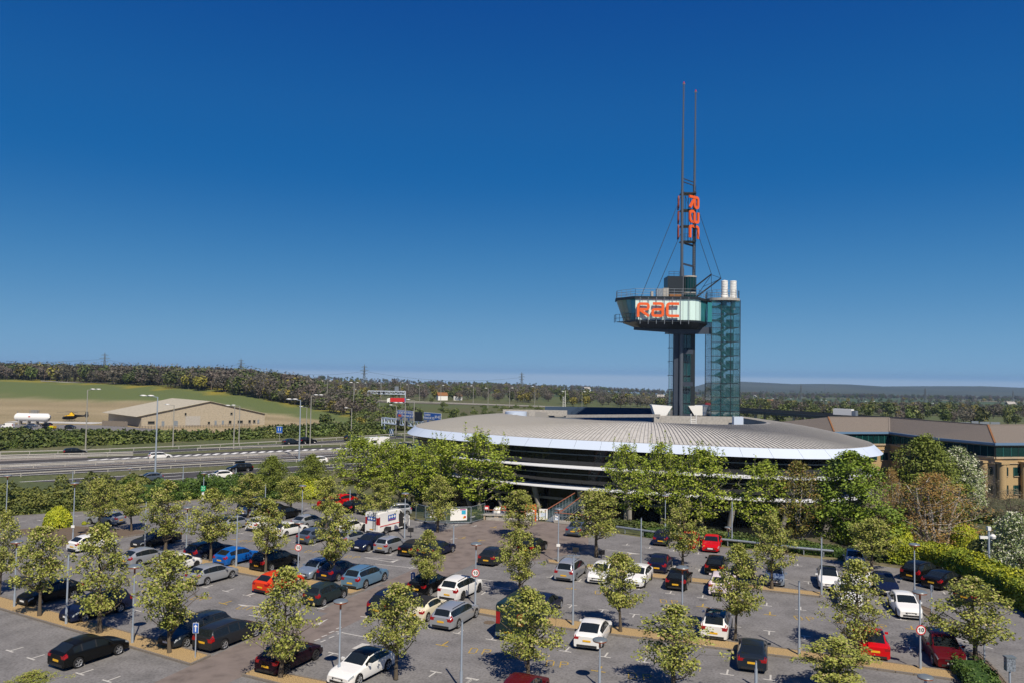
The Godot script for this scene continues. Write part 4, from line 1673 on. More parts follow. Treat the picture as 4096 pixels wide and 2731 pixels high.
	for q in [[24.2, 31.2, 2.5, 1.2, 1.5, "galvanised"], [25.1, 31.3, 2.6, 0.9, 1.6, "concrete"], [22.9, 31.0, 2.4, 0.35, 1.0, "concrete"], [26.6, 30.85, 3.0, 1.9, 0.5, "tile_orange"]]:
		b = mb()
		b.box(P.call(q[0], q[1], q[2]), Vector3(q[3], q[4], 0.9))
		part(b, "plant_unit", M[q[5]], o)
	railing(o, [P.call(25.9, 34.25, 1.4), P.call(27.6, 34.25, 1.4)], 0.8, 2, 0.6, 0.03, M.tower_dark)
	# masts
	for q in [[28.17, 28.15, 28.3, 0.75, 66.9, 57.6, 36.2, 48.9], [30.55, 30.58, 30.7, -1.0, 66.2, 57.0, 30.5, 49.0]]:
		b = mb()
		b.tube(P.call(q[0], q[6], q[3]), P.call(q[1], q[7], q[3]), 0.24, 0.24, 14)
		b.tube(P.call(q[1], q[7], q[3]), P.call(q[1] + 0.05, q[5], q[3]), 0.19, 0.17, 10)
		b.tube(P.call(q[1] + 0.05, q[5], q[3]), P.call(q[2], q[4], q[3]), 0.12, 0.1, 8)
		for k in 40:
			var h := lerpf(q[7], q[4] - 0.6, k / 39.0)
			var x := lerpf(q[1], q[2], k / 39.0)
			b.tube(P.call(x - 0.27, h, q[3]), P.call(x + 0.27, h, q[3]), 0.02, 0.02, 4)
		b.box(P.call(q[2], q[4], q[3]), Vector3(0.5, 0.15, 0.2))
		part(b, "mast", M.tower_tube, o)
		b = mb()
		b.tube(P.call(q[2], q[4] + 0.08, q[3]), P.call(q[2], q[4] + 0.4, q[3]), 0.12, 0.08, 8, true)
		part(b, "warning_lamp", M.sign_red, o)
	b = mb()
	for k in 46:
		var h := 31.0 + k * 0.4
		b.tube(P.call(30.3, h, -0.7), P.call(30.75, h, -0.7), 0.025, 0.025, 4)
	b.tube(P.call(30.3, 30.5, -0.7), P.call(30.3, 50.0, -0.7), 0.03, 0.03, 4)
	b.tube(P.call(30.78, 30.5, -0.7), P.call(30.78, 50.0, -0.7), 0.03, 0.03, 4)
	part(b, "ladder", M.tower_dark, o)
	for h in [36.4, 39.9, 50.2, 50.75]:
		b = mb()
		b.bar(P.call(28.2, h + 0.1, 0.75), P.call(30.55, h - 0.15, -1.0), 0.16, 0.3 if h < 45.0 else 0.12)
		part(b, "cross_beam", M.tower_steel, o)
	# sign cage with platforms
	for h in [40.3, 42.9, 45.6, 48.45]:
		b = mb()
		b.box(P.call(29.3, h, -0.2), Vector3(2.5, 0.16, 1.9))
		part(b, "platform", M.tower_dark, o)
	for q in [[28.7, 0.6], [29.2, 0.7], [29.7, 0.2], [30.2, 0.4], [30.7, -0.6]]:
		b = mb()
		b.tube(P.call(q[0], 40.3, q[1]), P.call(q[0], 48.4, q[1]), 0.045, 0.045, 5)
		part(b, "cage_bar", M.tower_dark, o)
	railing(o, [P.call(28.5, 40.4, 0.8), P.call(30.7, 40.4, 0.6)], 1.1, 2, 0.5, 0.025, M.tower_dark)
	# upright word reads downwards
	sign_letters(o, P.call(29.15, 47.95, 1.2), Vector3(0, -1, 0), Vector3(0.78, 0, -0.626), 2.5, 0.25)
	sign_letters(o, P.call(27.98, 47.95, -1.3), Vector3(0, -1, 0), Vector3(-0.15, 0, 0.9887), 2.5, 0.22, "sign_edge")
	# stays
	for q in [[[27.9, 47.7, 0.7], [20.9, 30.6, 4.2]], [[27.9, 41.4, 0.7], [23.8, 32.0, 2.2]], [[28.4, 48.6, 0.8], [32.75, 34.6, 2.2]], [[30.9, 47.0, -1.0], [35.05, 34.3, -0.5]]]:
		b = mb()
		b.tube(P.call(q[0][0], q[0][1], q[0][2]), P.call(q[1][0], q[1][1], q[1][2]), 0.045, 0.045, 5)
		part(b, "stay_cable", M.tower_dark, o)
	for q in [[[29.6, 32.0, 1.6], [32.75, 34.6, 2.2]], [[31.0, 31.1, -0.6], [35.05, 34.3, -0.5]]]:
		b = mb()
		b.tube(P.call(q[0][0], q[0][1], q[0][2]), P.call(q[1][0], q[1][1], q[1][2]), 0.14, 0.11, 8, true)
		part(b, "strut", M.tower_dark, o)
	for q in [[32.75, 34.6, 2.2, 32.75, 30.5, 2.2], [32.75, 34.5, 2.2, 35.05, 34.3, -0.5], [32.75, 34.5, 2.2, 30.9, 31.2, 0.0], [35.05, 34.2, -0.5, 31.6, 32.6, 1.0]]:
		b = mb()
		b.tube(P.call(q[0], q[1], q[2]), P.call(q[3], q[4], q[5]), 0.04, 0.04, 5)
		part(b, "tie_rod", M.tower_dark, o)
	# glazed stair tower with its roof terrace
	var x0 := 32.9
	var x1 := 37.65
	var z0 := 1.8
	var z1 := -2.2
	var floors := 9
	for f in floors:
		var h := 9.9 + f * 2.27
		for k in 3:
			b = mb()
			var xa := lerpf(x0, x1, k / 3.0) + 0.04
			var xb := lerpf(x0, x1, (k + 1) / 3.0) - 0.04
			b.box(P.call((xa + xb) * 0.5, h + 1.14, z0), Vector3(xb - xa, 2.15, 0.03))
			part(b, "glass_pane", M.shaft_glass, o)
			b = mb()
			b.box(P.call((xa + xb) * 0.5, h + 1.14, z1), Vector3(xb - xa, 2.15, 0.03))
			part(b, "glass_pane", M.shaft_glass, o)
		for x in [x0, x1]:
			b = mb()
			b.box(P.call(x, h + 1.14, (z0 + z1) * 0.5), Vector3(0.03, 2.15, z0 - z1 - 0.1))
			part(b, "glass_pane", M.shaft_glass, o)
		for hh in [0.0, 1.14]:
			for zz in [z0 + 0.02, z1 - 0.02]:
				b = mb()
				b.box(P.call((x0 + x1) * 0.5, h + hh, zz), Vector3(x1 - x0, 0.07 if hh == 0.0 else 0.035, 0.07))
				part(b, "glazing_bar", M.tower_dark, o)
		# flights: down to the right, then back up behind
		b = mb()
		var y := h + 0.1
		b.bar(P.call(34.3, y + 1.2, 0.9), P.call(36.2, y, 0.9), 1.1, 0.3)
		b.bar(P.call(34.3, y + 1.2, -1.0), P.call(36.2, y + 2.2, -1.0), 1.1, 0.3)
		b.box(P.call(33.75, y + 1.2, 0.0), Vector3(1.3, 0.16, 3.0))
		b.box(P.call(36.8, y + 0.0, 0.0), Vector3(1.3, 0.16, 3.0))
		for s in 7:
			b.box(P.call(34.35 + 0.29 * s, y + 1.3 - 0.17 * s, 0.9), Vector3(0.3, 0.05, 1.2))
		part(b, "stair_flight", M.tower_steel, o)
		b = mb()
		b.box(P.call(36.85, y + 0.75, -1.55), Vector3(1.25, 1.5, 0.06))
		part(b, "landing_screen", M.tower_dark, o)
		b = mb()
		b.tube(P.call(34.3, y + 2.2, 1.4), P.call(36.2, y + 1.0, 1.4), 0.03, 0.03, 5)
		b.tube(P.call(33.2, y + 2.2, 1.4), P.call(34.3, y + 2.2, 1.4), 0.03, 0.03, 5)
		part(b, "handrail", M.galvanised, o)
	for x in [x0, 34.5, 35.2, 36.1, x1]:
		b = mb()
		b.box(P.call(x, 20.1, z0 + 0.03 if x != 35.2 else 0.0), Vector3(0.1 if x != 35.2 else 0.42, 20.6, 0.1 if x != 35.2 else 0.3))
		part(b, "stair_mullion", M.tower_dark, o)
	for x in [x0, x1]:
		b = mb()
		b.box(P.call(x, 20.1, z1), Vector3(0.1, 20.6, 0.1))
		part(b, "stair_mullion", M.tower_dark, o)
	b = mb()
	b.tube(P.call(35.3, 30.35, -0.2), P.call(35.3, 30.75, -0.2), 2.75, 2.75, 28, true)
	part(b, "terrace", M.concrete, o)
	var cl := []
	for k in 21:
		var t := TAU * k / 20.0
		cl.append(P.call(35.3 + 2.65 * cos(t), 30.75, -0.2 + 2.65 * sin(t)))
	railing(o, cl, 1.3, 3, 0.9, 0.028, M.galvanised)
	for q in [[35.45, 33.9], [36.9, 33.75]]:
		b = mb()
		var pr := [Vector2(0.62, 30.75), Vector2(0.62, 31.2)]
		for k in 9:
			var h: float = 31.4 + k * 0.27
			pr.append(Vector2(0.5, h))
			pr.append(Vector2(0.56, h + 0.03))
			pr.append(Vector2(0.56, h + 0.16))
			pr.append(Vector2(0.5, h + 0.2))
		pr.append(Vector2(0.0, q[1]))
		b.lathe(pr, 20, Transform3D(Basis(), P.call(q[0], 0, 0.3)))
		part(b, "vent_stack", M.white_enamel, o)
		b = mb()
		b.tube(P.call(q[0], 28.9, 0.3), P.call(q[0], 30.3, 0.3), 0.35, 0.35, 14, true)
		part(b, "duct", M.galvanised, o)
	# bridge between cabin and stair
	b = mb()
	b.box(P.call(32.6, 28.3, 1.9), Vector3(0.7, 3.2, 0.05))
	part(b, "link_glazing", M.teal_panel, o)
	# air intake cowls, roof ladder and door box at the foot
	for q in [[24.6, 1.0, 1], [31.6, -1.5, -1]]:
		b = mb()
		var s: int = q[2]
		var p := []
		for e in [[-1.5, 13.05], [1.9, 12.85], [0.9, 11.3], [-0.9, 11.3]]:
			p.append([P.call(q[0] + e[0] * s, e[1], q[1] + 1.1), P.call(q[0] + e[0] * s, e[1], q[1] - 1.1)])
		for i in 4:
			var j := (i + 1) % 4
			if i == 1:
				continue
			b.quad(p[i][0], p[i][1], p[j][1], p[j][0])
		b.quad(p[0][0], p[3][0], p[2][0], p[1][0])
		b.quad(p[1][1], p[2][1], p[3][1], p[0][1])
		part(b, "air_cowl", M.white_enamel, o)
		b = mb()
		b.quad(p[1][0], p[2][0], p[2][1], p[1][1])
		part(b, "cowl_mouth", M.tower_dark, o)
		b = mb()
		b.box(P.call(q[0], 10.6, q[1]), Vector3(2.2, 1.3, 2.0))
		part(b, "cowl_base", M.deck, o)
	b = mb()
	for x in [28.0, 28.8]:
		b.tube(P.call(x, 9.9, 9.0), P.call(x, 12.0, 9.0), 0.06, 0.06, 6)
	for k in 5:
		b.tube(P.call(28.0, 10.0 + 0.28 * k, 9.0), P.call(28.8, 10.0 + 0.28 * k, 9.0), 0.04, 0.04, 5)
	part(b, "roof_ladder", M.white_enamel, o)
	b = mb()
	b.box(P.call(36.4, 10.6, 5.0), Vector3(1.5, 1.7, 1.2))
	part(b, "door_box", M.fascia, o)

func reversed(p: PackedVector2Array) -> PackedVector2Array:
	var q := p.duplicate()
	q.reverse()
	return q

# ---------------------------------------------------------------- tile-roofed offices on the right
func wall_run(o: Node3D, off: Vector3, a: Vector2, e: Vector2, low: float, high: float, bays: int, kind: int) -> void:
	var t := (e - a).normalized()
	var nn := Vector2(t.y, -t.x)
	var th := 0.0
	var P := func(s: float, h: float, out := 0.0) -> Vector3:
		var p := a + t * s + nn * out
		return Vector3(p.x, h, -p.y) + off
	var len_ := a.distance_to(e)
	var basis := Basis(Vector3(t.x, 0, -t.y), Vector3.UP, Vector3(nn.x, 0, -nn.y))
	var b := mb()
	b.quad(P.call(0, low), P.call(len_, low), P.call(len_, high), P.call(0, high))
	part(b, "wall", M.buff_brick if kind == 0 else M.buff_pale, o)
	b = mb()
	b.box(P.call(len_ * 0.5, high - 2.55, 0.12), Vector3(len_, 0.3, 0.3), basis)
	b.box(P.call(len_ * 0.5, high - 3.6, 0.1), Vector3(len_, 0.12, 0.22), basis)
	part(b, "string_course", M.buff_pale, o)
	var rows := [[high - 2.35, 1.9], [high - 5.9, 1.6], [high - 9.2, 1.6]]
	var bw := len_ / bays
	for r in rows:
		for k in bays:
			b = mb()
			var full: bool = r[1] > 1.8
			var wd := bw * (0.96 if full else 0.62)
			b.box(P.call((k + 0.5) * bw, r[0] + r[1] * 0.5, 0.02), Vector3(wd, r[1], 0.12), basis)
			var win := part(b, "window", M.green_glass, o)
			for m in [-1, 0, 1]:
				b = mb()
				b.box(P.call((k + 0.5) * bw + m * wd * 0.5, r[0] + r[1] * 0.5, 0.09), Vector3(0.1, r[1], 0.08), basis)
				part(b, "mullion", M.green_frame if (k + m) % 2 == 0 else M.tower_dark, win)
			b = mb()
			b.box(P.call((k + 0.5) * bw, r[0] - 0.05, 0.12), Vector3(wd, 0.1, 0.2), basis)
			part(b, "sill", M.buff_pale, win)
	b = mb()
	b.box(P.call(len_ * 0.5, high + 0.0, 0.45), Vector3(len_ + 0.9, 0.42, 0.12), basis)
	b.box(P.call(len_ * 0.5, high + 0.19, 0.2), Vector3(len_ + 0.8, 0.05, 0.5), basis)
	part(b, "eaves_board", M.eaves_blue, o)

func tiled_office() -> void:
	var o := thing("office_building", "buff brick offices with brown tiled hip roofs and blue eaves", "building", W(88, 165, -3.8))
	var off := -o.position
	var he := 6.2
	var hr := 9.1
	var A := Vector2(69.4, 171.2)
	var B := Vector2(82.6, 174.0)
	var C := Vector2(83.8, 159.9)
	var D := Vector2(89.5, 147.5)
	var E := Vector2(112.0, 152.0)
	var A1 := Vector2(71.6, 179.9)
	var B1 := Vector2(86.0, 181.3)
	var D1 := Vector2(94.4, 157.8)
	var E1 := Vector2(114.0, 162.5)
	var A2 := Vector2(58.0, 192.0)
	wall_run(o, off, A, B, -4.5, he, 5, 0)
	wall_run(o, off, B, C, -4.5, he, 5, 0)
	wall_run(o, off, C, D, -4.5, he, 5, 1)
	wall_run(o, off, D, E, -4.5, he, 7, 0)
	for p in [D + Vector2(0.9, -0.55), D + Vector2(5.8, 0.4), D + Vector2(10.7, 1.4), D + Vector2(-1.1, 1.8)]:
		var cb := mb()
		cb.tube(W(p.x, p.y, -4.5) + off, W(p.x, p.y, 2.6) + off, 0.75, 0.75, 20)
		cb.box(W(p.x, p.y, 2.8) + off, Vector3(1.7, 0.4, 1.7), Basis(Vector3.UP, 0.2))
		part(cb, "round_column", M.buff_brick, o)
	# tiled slopes in courses, each course a step
	var faces := [[A, B, B1, A1, "tile_roof"], [B, C, D1, B1, "tile_roof"], [C, D, D1, D1, "tile_roof"], [D, E, E1, D1, "tile_roof"], [A2, A, A1, A1, "tile_roof"]]
	for f in faces:
		var rows := 26
		var b := mb()
		var ov := 0.5
		for k in rows:
			var t0 := float(k) / rows
			var t1 := (k + 1.0) / rows
			var p: Array = []
			for e in [[0, 3, t0], [1, 2, t0], [1, 2, t1], [0, 3, t1]]:
				var q: Vector2 = f[e[0]].lerp(f[e[1]], e[2])
				p.append(W(q.x, q.y, lerpf(he + 0.2, hr, e[2])) + off)
			var lift := Vector3(0, 0.05, 0)
			b.quad(p[0] + lift, p[1] + lift, p[2], p[3])
			b.quad(p[0], p[1], p[1] + lift, p[0] + lift)
		part(b, "roof_slope", M[f[4]], o)
	for q in [[A1, B1, hr, hr], [D1, E1, hr, hr], [A, A1, he + 0.2, hr], [D, D1, he + 0.2, hr], [B, B1, he + 0.2, hr], [B1, D1, hr, hr]]:
		var rb := mb()
		rb.bar(W(q[0].x, q[0].y, q[2] + 0.08) + off, W(q[1].x, q[1].y, q[3] + 0.08) + off, 0.3, 0.16)
		part(rb, "ridge_tiles", M.tile_orange if q[0] == A or q[0] == D else M.tile_roof, o)
	var far := thing("office_building", "tip of a dark blue-edged brown roof at the right edge of the picture", "building", W(140, 196, 5.0))
	var b2 := mb()
	b2.quad(Vector3(-14, 0, 4), Vector3(10, 0, 8), Vector3(10, 3.2, -4), Vector3(-4, 3.0, -3))
	b2.tri(Vector3(-14, 0, 4), Vector3(-4, 3.0, -3), Vector3(-10, 0, -10))
	part(b2, "roof", M.tile_roof, far)
	b2 = mb()
	b2.bar(Vector3(-14, -0.25, 4), Vector3(10, -0.25, 8), 0.3, 0.5)
	b2.box(Vector3(-1.5, -4.5, 2), Vector3(20, 8.2, 6))
	part(b2, "eaves_board", M.blue_wall, far)

# ---------------------------------------------------------------- barn, tank, helicopter and the yard
func barn_yard() -> void:
	var g := -7.0
	# tarmac yard and pale landing pad
	var b := mb()
	for q in [[-235, 305], [-166, 305]]:
		pass
	b.slab(PackedVector2Array([Vector2(-245, 312), Vector2(-190, 304), Vector2(-160, 300), Vector2(-138, 305), Vector2(-140, 322), Vector2(-156, 331), Vector2(-170, 341), Vector2(-245, 334)]), g + 0.06, 0.0)
	structure(part(b, "yard", M.asphalt))
	b = mb()
	b.slab(PackedVector2Array([Vector2(-222, 350), Vector2(-182, 346), Vector2(-176, 366), Vector2(-222, 388)]), g + 0.09, 0.0)
	structure(part(b, "landing_pad", M.white_paint))
	var fl := Vector2(-154.1, 333.1)
	var fr := Vector2(-110.3, 357.7)
	var bl := Vector2(-181.5, 360.0)
	var br := bl + (fr - fl)
	var o := thing("barn", "large beige shed with low pitched roof and small windows in the field", "building", W(-146, 346, g))
	var off := -o.position
	var eave := g + 5.0
	var apex := g + 10.6
	var fm := fl.lerp(fr, 0.53)
	var bm := bl.lerp(br, 0.53)
	b = mb()
	b.quad(W(fl.x, fl.y, g) + off, W(fr.x, fr.y, g) + off, W(fr.x, fr.y, eave) + off, W(fl.x, fl.y, eave) + off)
	b.tri(W(fl.x, fl.y, eave) + off, W(fr.x, fr.y, eave) + off, W(fm.x, fm.y, apex) + off)
	part(b, "gable_wall", M.barn_wall, o)
	b = mb()
	b.quad(W(bl.x, bl.y, g) + off, W(fl.x, fl.y, g) + off, W(fl.x, fl.y, eave) + off, W(bl.x, bl.y, eave) + off)
	part(b, "side_wall", M.barn_wall, o)
	b = mb()
	b.quad(W(fr.x, fr.y, g) + off, W(br.x, br.y, g) + off, W(br.x, br.y, eave) + off, W(fr.x, fr.y, eave) + off)
	part(b, "side_wall", M.barn_wall, o)
	var t := (fr - fl).normalized()
	var s := (bl - fl).normalized()
	for side in 2:
		b = mb()
		var e0: Vector2 = (fl - t * 2.4 if side == 0 else fr + t * 0.8) - s * 0.8
		var e1: Vector2 = (bl - t * 2.4 if side == 0 else br + t * 0.8) + s * 0.8
		var r0 := fm - s * 0.8
		var r1 := bm + s * 0.8
		var P := [W(e0.x, e0.y, eave - (0.65 if side == 0 else 0.1)) + off, W(r0.x, r0.y, apex + 0.1) + off, W(r1.x, r1.y, apex + 0.1) + off, W(e1.x, e1.y, eave - (0.65 if side == 0 else 0.1)) + off]
		var up := Vector3(0, 0.16, 0)
		if side == 0:
			b.quad(P[0] + up, P[1] + up, P[2] + up, P[3] + up)
		else:
			b.quad(P[1] + up, P[0] + up, P[3] + up, P[2] + up)
		b.quad(P[0], P[1], P[1] + up, P[0] + up)
		b.quad(P[3], P[0], P[0] + up, P[3] + up)
		part(b, "roof_slope", M.barn_roof, o)
	var bas := Basis(Vector3(t.x, 0, -t.y), Vector3.UP, Vector3(t.y, 0, t.x))
	var along_ := func(k: float, h: float, z: float) -> Vector3:
		var p := fl.lerp(fr, k) + Vector2(t.y, -t.x) * z
		return W(p.x, p.y, g + h) + off
	for q in [[0.075, 1.9, 2.6, 1.1], [0.165, 1.25, 1.1, 2.3], [0.265, 1.3, 1.6, 2.4], [0.34, 5.3, 0.7, 1.0], [0.715, 5.3, 0.9, 0.9], [0.53, 1.4, 0.9, 1.0], [0.585, 1.25, 0.9, 2.1], [0.645, 1.5, 0.8, 1.6], [0.705, 1.6, 1.1, 1.3], [0.79, 1.7, 2.2, 1.1], [0.87, 1.75, 1.0, 1.2], [0.91, 1.75, 1.0, 1.2], [0.945, 1.7, 0.8, 1.5]]:
		b = mb()
		b.box(along_.call(q[0], q[1], 0.05), Vector3(q[2], q[3], 0.16), bas)
		var w := part(b, "window" if q[3] < 1.5 else "door", M.car_glass if q[3] < 1.5 else M.galvanised, o)
		b = mb()
		b.box(along_.call(q[0], q[1] - q[3] * 0.5 - 0.05, 0.12), Vector3(q[2] + 0.2, 0.1, 0.2), bas)
		part(b, "sill", M.concrete, w)
	b = mb()
	b.box(along_.call(0.4, 2.3, 0.05), Vector3(6.0, 4.2, 0.16), bas)
	part(b, "roller_door", M.concrete, o)
	# fences
	for q in [[-150, 322.5, -112, 346.0, "pale wooden fence along the gable of the beige shed"], [-173, 338.0, -160, 333.5, "tall wooden screen fence at the corner of the beige shed"], [-60.0, 236.0, -44.0, 246.0, "low field fence on the bank above the motorway"]]:
		var f := thing("wooden_fence", q[4], "fence", WL(q[0], q[1]))
		var n := int(Vector2(q[0], q[1]).distance_to(Vector2(q[2], q[3])) / (0.62 if q[4].begins_with("tall") else 1.1))
		var hh := 2.4 if q[4].begins_with("tall") else 1.3
		for k in n:
			var u := Vector2(q[0], q[1]).lerp(Vector2(q[2], q[3]), float(k) / n)
			var v := Vector2(q[0], q[1]).lerp(Vector2(q[2], q[3]), (k + 0.93) / n)
			b = mb()
			b.bar(WL(u.x, u.y, hh * 0.5) - f.position, WL(v.x, v.y, hh * 0.5) - f.position, 0.08, hh * (0.9 + 0.1 * sin(k * 2.3)))
			if hh < 2.0:
				b = mb()
				b.box(WL(u.x, u.y, hh * 0.5) - f.position, Vector3(0.2, hh, 0.2))
				b.bar(WL(u.x, u.y, hh * 0.8) - f.position, WL(u.x, u.y, hh * 0.8) - f.position + (WL(v.x, v.y) - WL(u.x, u.y)) * 1.07, 0.06, 0.2)
				b.bar(WL(u.x, u.y, hh * 0.4) - f.position, WL(u.x, u.y, hh * 0.4) - f.position + (WL(v.x, v.y) - WL(u.x, u.y)) * 1.07, 0.06, 0.2)
			part(b, "fence_panel", M.wood_fence, f)
	# white fuel tank
	var tk := thing("storage_tank", "long white cylindrical tank on supports beside the beige shed", "tank", W(-202.5, 338, g))
	b = mb()
	var ax := Vector3(1, 0, 0.05).normalized()
	var c := Vector3(0, 3.1, 0)
	b.tube(c - ax * 6.6, c + ax * 6.6, 1.75, 1.75, 24)
	for e in [-1.0, 1.0]:
		b.tube(c + ax * 6.6 * e, c + ax * 7.3 * e, 1.75, 1.2, 24)
		b.tube(c + ax * 7.3 * e, c + ax * 7.5 * e, 1.2, 0.0, 24)
	part(b, "shell", M.white_enamel, tk)
	for x in [-5.2, -1.6, 1.9, 5.4]:
		b = mb()
		b.box(Vector3(x, 0.9, 0), Vector3(0.45, 1.9, 2.4))
		part(b, "saddle", M.concrete, tk)
	b = mb()
	b.box(Vector3(-0.4, 3.5, 1.72), Vector3(0.8, 0.45, 0.12))
	part(b, "red_plate", M.sign_red, tk)
	railing(tk, [Vector3(-0.9, 4.8, 0.7), Vector3(2.3, 4.8, 0.7), Vector3(2.3, 4.8, -0.7), Vector3(-0.9, 4.8, -0.7)], 1.3, 3, 0.6, 0.05, M.galvanised)
	b = mb()
	b.tube(Vector3(-6.4, 4.6, 0), Vector3(-6.4, 5.7, 0), 0.1, 0.1, 6)
	part(b, "vent", M.galvanised, tk)
	helicopter()
	for q in [["van", "white", -200.8, 319.0, 180.0, "small white van with blue marks beside the white tank", "van"], ["suv", "teal", -187.8, 309.5, -8.0, "dark green car left of the yellow pickup on the yard", "car"], ["hatch", "steel", -194.5, 324.5, -12.0, "grey car in front of the white tank", "car"], ["suv", "black", -191.0, 328.5, 175.0, "black car at the right end of the white tank", "car"], ["suv", "charcoal", -175.5, 318.3, -20.0, "dark blue-grey car nearest the helicopter pad", "car"]]:
		var ca := place_car(q[0], q[1], W(q[2], q[3], g + 0.08), q[4], q[5], "parked_car" if q[0] != "van" else "panel_van", q[6], "vehicles on the shed yard")
		if q[0] == "van":
			ca.scale = Vector3(0.84, 0.78, 0.9)
	var pk := place_car("pickup", "black", W(-180.9, 312.9, g + 0.08), 172.0, "airfield pickup in lime and orange chequers on the yard", "pickup_truck", "pickup", "vehicles on the shed yard")
	b = mb()
	b.box(Vector3(-1.4, 1.0, -0.95), Vector3(2.2, 0.55, 0.04))
	b.box(Vector3(1.2, 0.95, 0.95), Vector3(2.6, 0.2, 0.04))
	b.box(Vector3(-0.2, 1.02, 0.95), Vector3(4.0, 0.22, 0.05))
	part(b, "lime_panel", M.paint_lime, pk)
	b = mb()
	b.box(Vector3(-2.62, 0.95, 0), Vector3(0.05, 0.7, 1.7))
	b.box(Vector3(-1.7, 1.35, 0.0), Vector3(1.7, 0.5, 1.7))
	part(b, "orange_canopy", M.paint_yellow, pk)

func helicopter() -> void:
	var o := thing("helicopter", "black and yellow helicopter standing on the pale pad", "helicopter", W(-199.5, 362, -6.95), deg_to_rad(-10))
	o.scale = Vector3.ONE * 1.25
	# fuselage: stations along x (nose towards -x)
	var st := [[-3.4, 1.1, 0.1, 0.1], [-3.1, 1.1, 0.55, 0.45], [-2.3, 1.35, 0.85, 0.75], [-1.0, 1.55, 1.0, 0.95], [0.6, 1.6, 1.0, 0.95], [1.7, 1.75, 0.7, 0.75], [2.6, 2.0, 0.35, 0.42], [5.2, 2.1, 0.22, 0.28], [6.4, 2.2, 0.12, 0.2]]
	var low := mb()
	var high := mb()
	var seg := 14
	for i in st.size() - 1:
		for k in seg:
			var q := []
			for e in [[i, k], [i + 1, k], [i + 1, k + 1], [i, k + 1]]:
				var s: Array = st[e[0]]
				var t: float = TAU * e[1] / seg
				q.append(Vector3(s[0], s[1] + sin(t) * s[3], cos(t) * s[2]))
			var top: bool = sin(TAU * (k + 0.5) / seg) > 0.3 and i < 5
			(high if top else low).quad(q[0], q[3], q[2], q[1])
	part(low, "fuselage", M.paint_black, o)
	part(high, "upper_fuselage", M.paint_yellow, o)
	var b := mb()
	b.lathe([Vector2(0.9, 0), Vector2(0.8, 0.35), Vector2(0.35, 0.75), Vector2(0.12, 1.0)], 12, Transform3D(Basis.from_scale(Vector3(1.5, 1, 0.8)), Vector3(0.2, 2.4, 0)))
	part(b, "engine_cowl", M.paint_yellow, o)
	for k in 4:
		b = mb()
		var d := Vector3(cos(k * PI / 2 + 0.5), 0.0, sin(k * PI / 2 + 0.5))
		b.bar(Vector3(0.2, 3.45, 0), Vector3(0.2, 3.35, 0) + d * 5.0, 0.28, 0.05)
		part(b, "rotor_blade", M.dark_metal, o)
	b = mb()
	b.box(Vector3(6.4, 2.7, 0), Vector3(1.0, 1.9, 0.2))
	b.tube(Vector3(6.3, 2.3, -0.15), Vector3(6.3, 2.3, 0.15), 0.75, 0.75, 16, true)
	b.box(Vector3(5.2, 2.2, 0), Vector3(0.7, 0.08, 2.2))
	part(b, "tail_fin", M.dark_metal, o)
	b = mb()
	b.quad(Vector3(-3.3, 1.1, 0.6), Vector3(-2.0, 1.2, 0.98), Vector3(-1.9, 2.0, 0.72), Vector3(-2.6, 1.8, 0.5))
	part(b, "window", M.car_glass, o)
	b = mb()
	for z in [-1.0, 1.0]:
		b.tube(Vector3(-2.2, 0.1, z), Vector3(1.8, 0.1, z), 0.06, 0.06, 6)
		for x in [-1.2, 0.9]:
			b.tube(Vector3(x, 0.1, z), Vector3(x, 0.9, z * 0.5), 0.05, 0.05, 6)
	part(b, "landing_skids", M.dark_metal, o)

# ---------------------------------------------------------------- painted marks
func flat(b: MB, p: Array, h: float) -> void:
	b.slab(PackedVector2Array(p), h, 0.0)

func mark(at: Vector2, head: float, l: Array, m: Material, called: String, parent: Node3D, h := 0.012) -> void:
	var c := Vector2(cos(deg_to_rad(head)), sin(deg_to_rad(head)))
	var n := Vector2(c.y, -c.x)
	var b := mb()
	for r in l:
		var p := []
		for q in [[r[0], r[1]], [r[2], r[1]], [r[2], r[3]], [r[0], r[3]]]:
			p.append(at + n * q[0] + c * q[1])
		flat(b, p, h)
	part(b, called, m, parent)

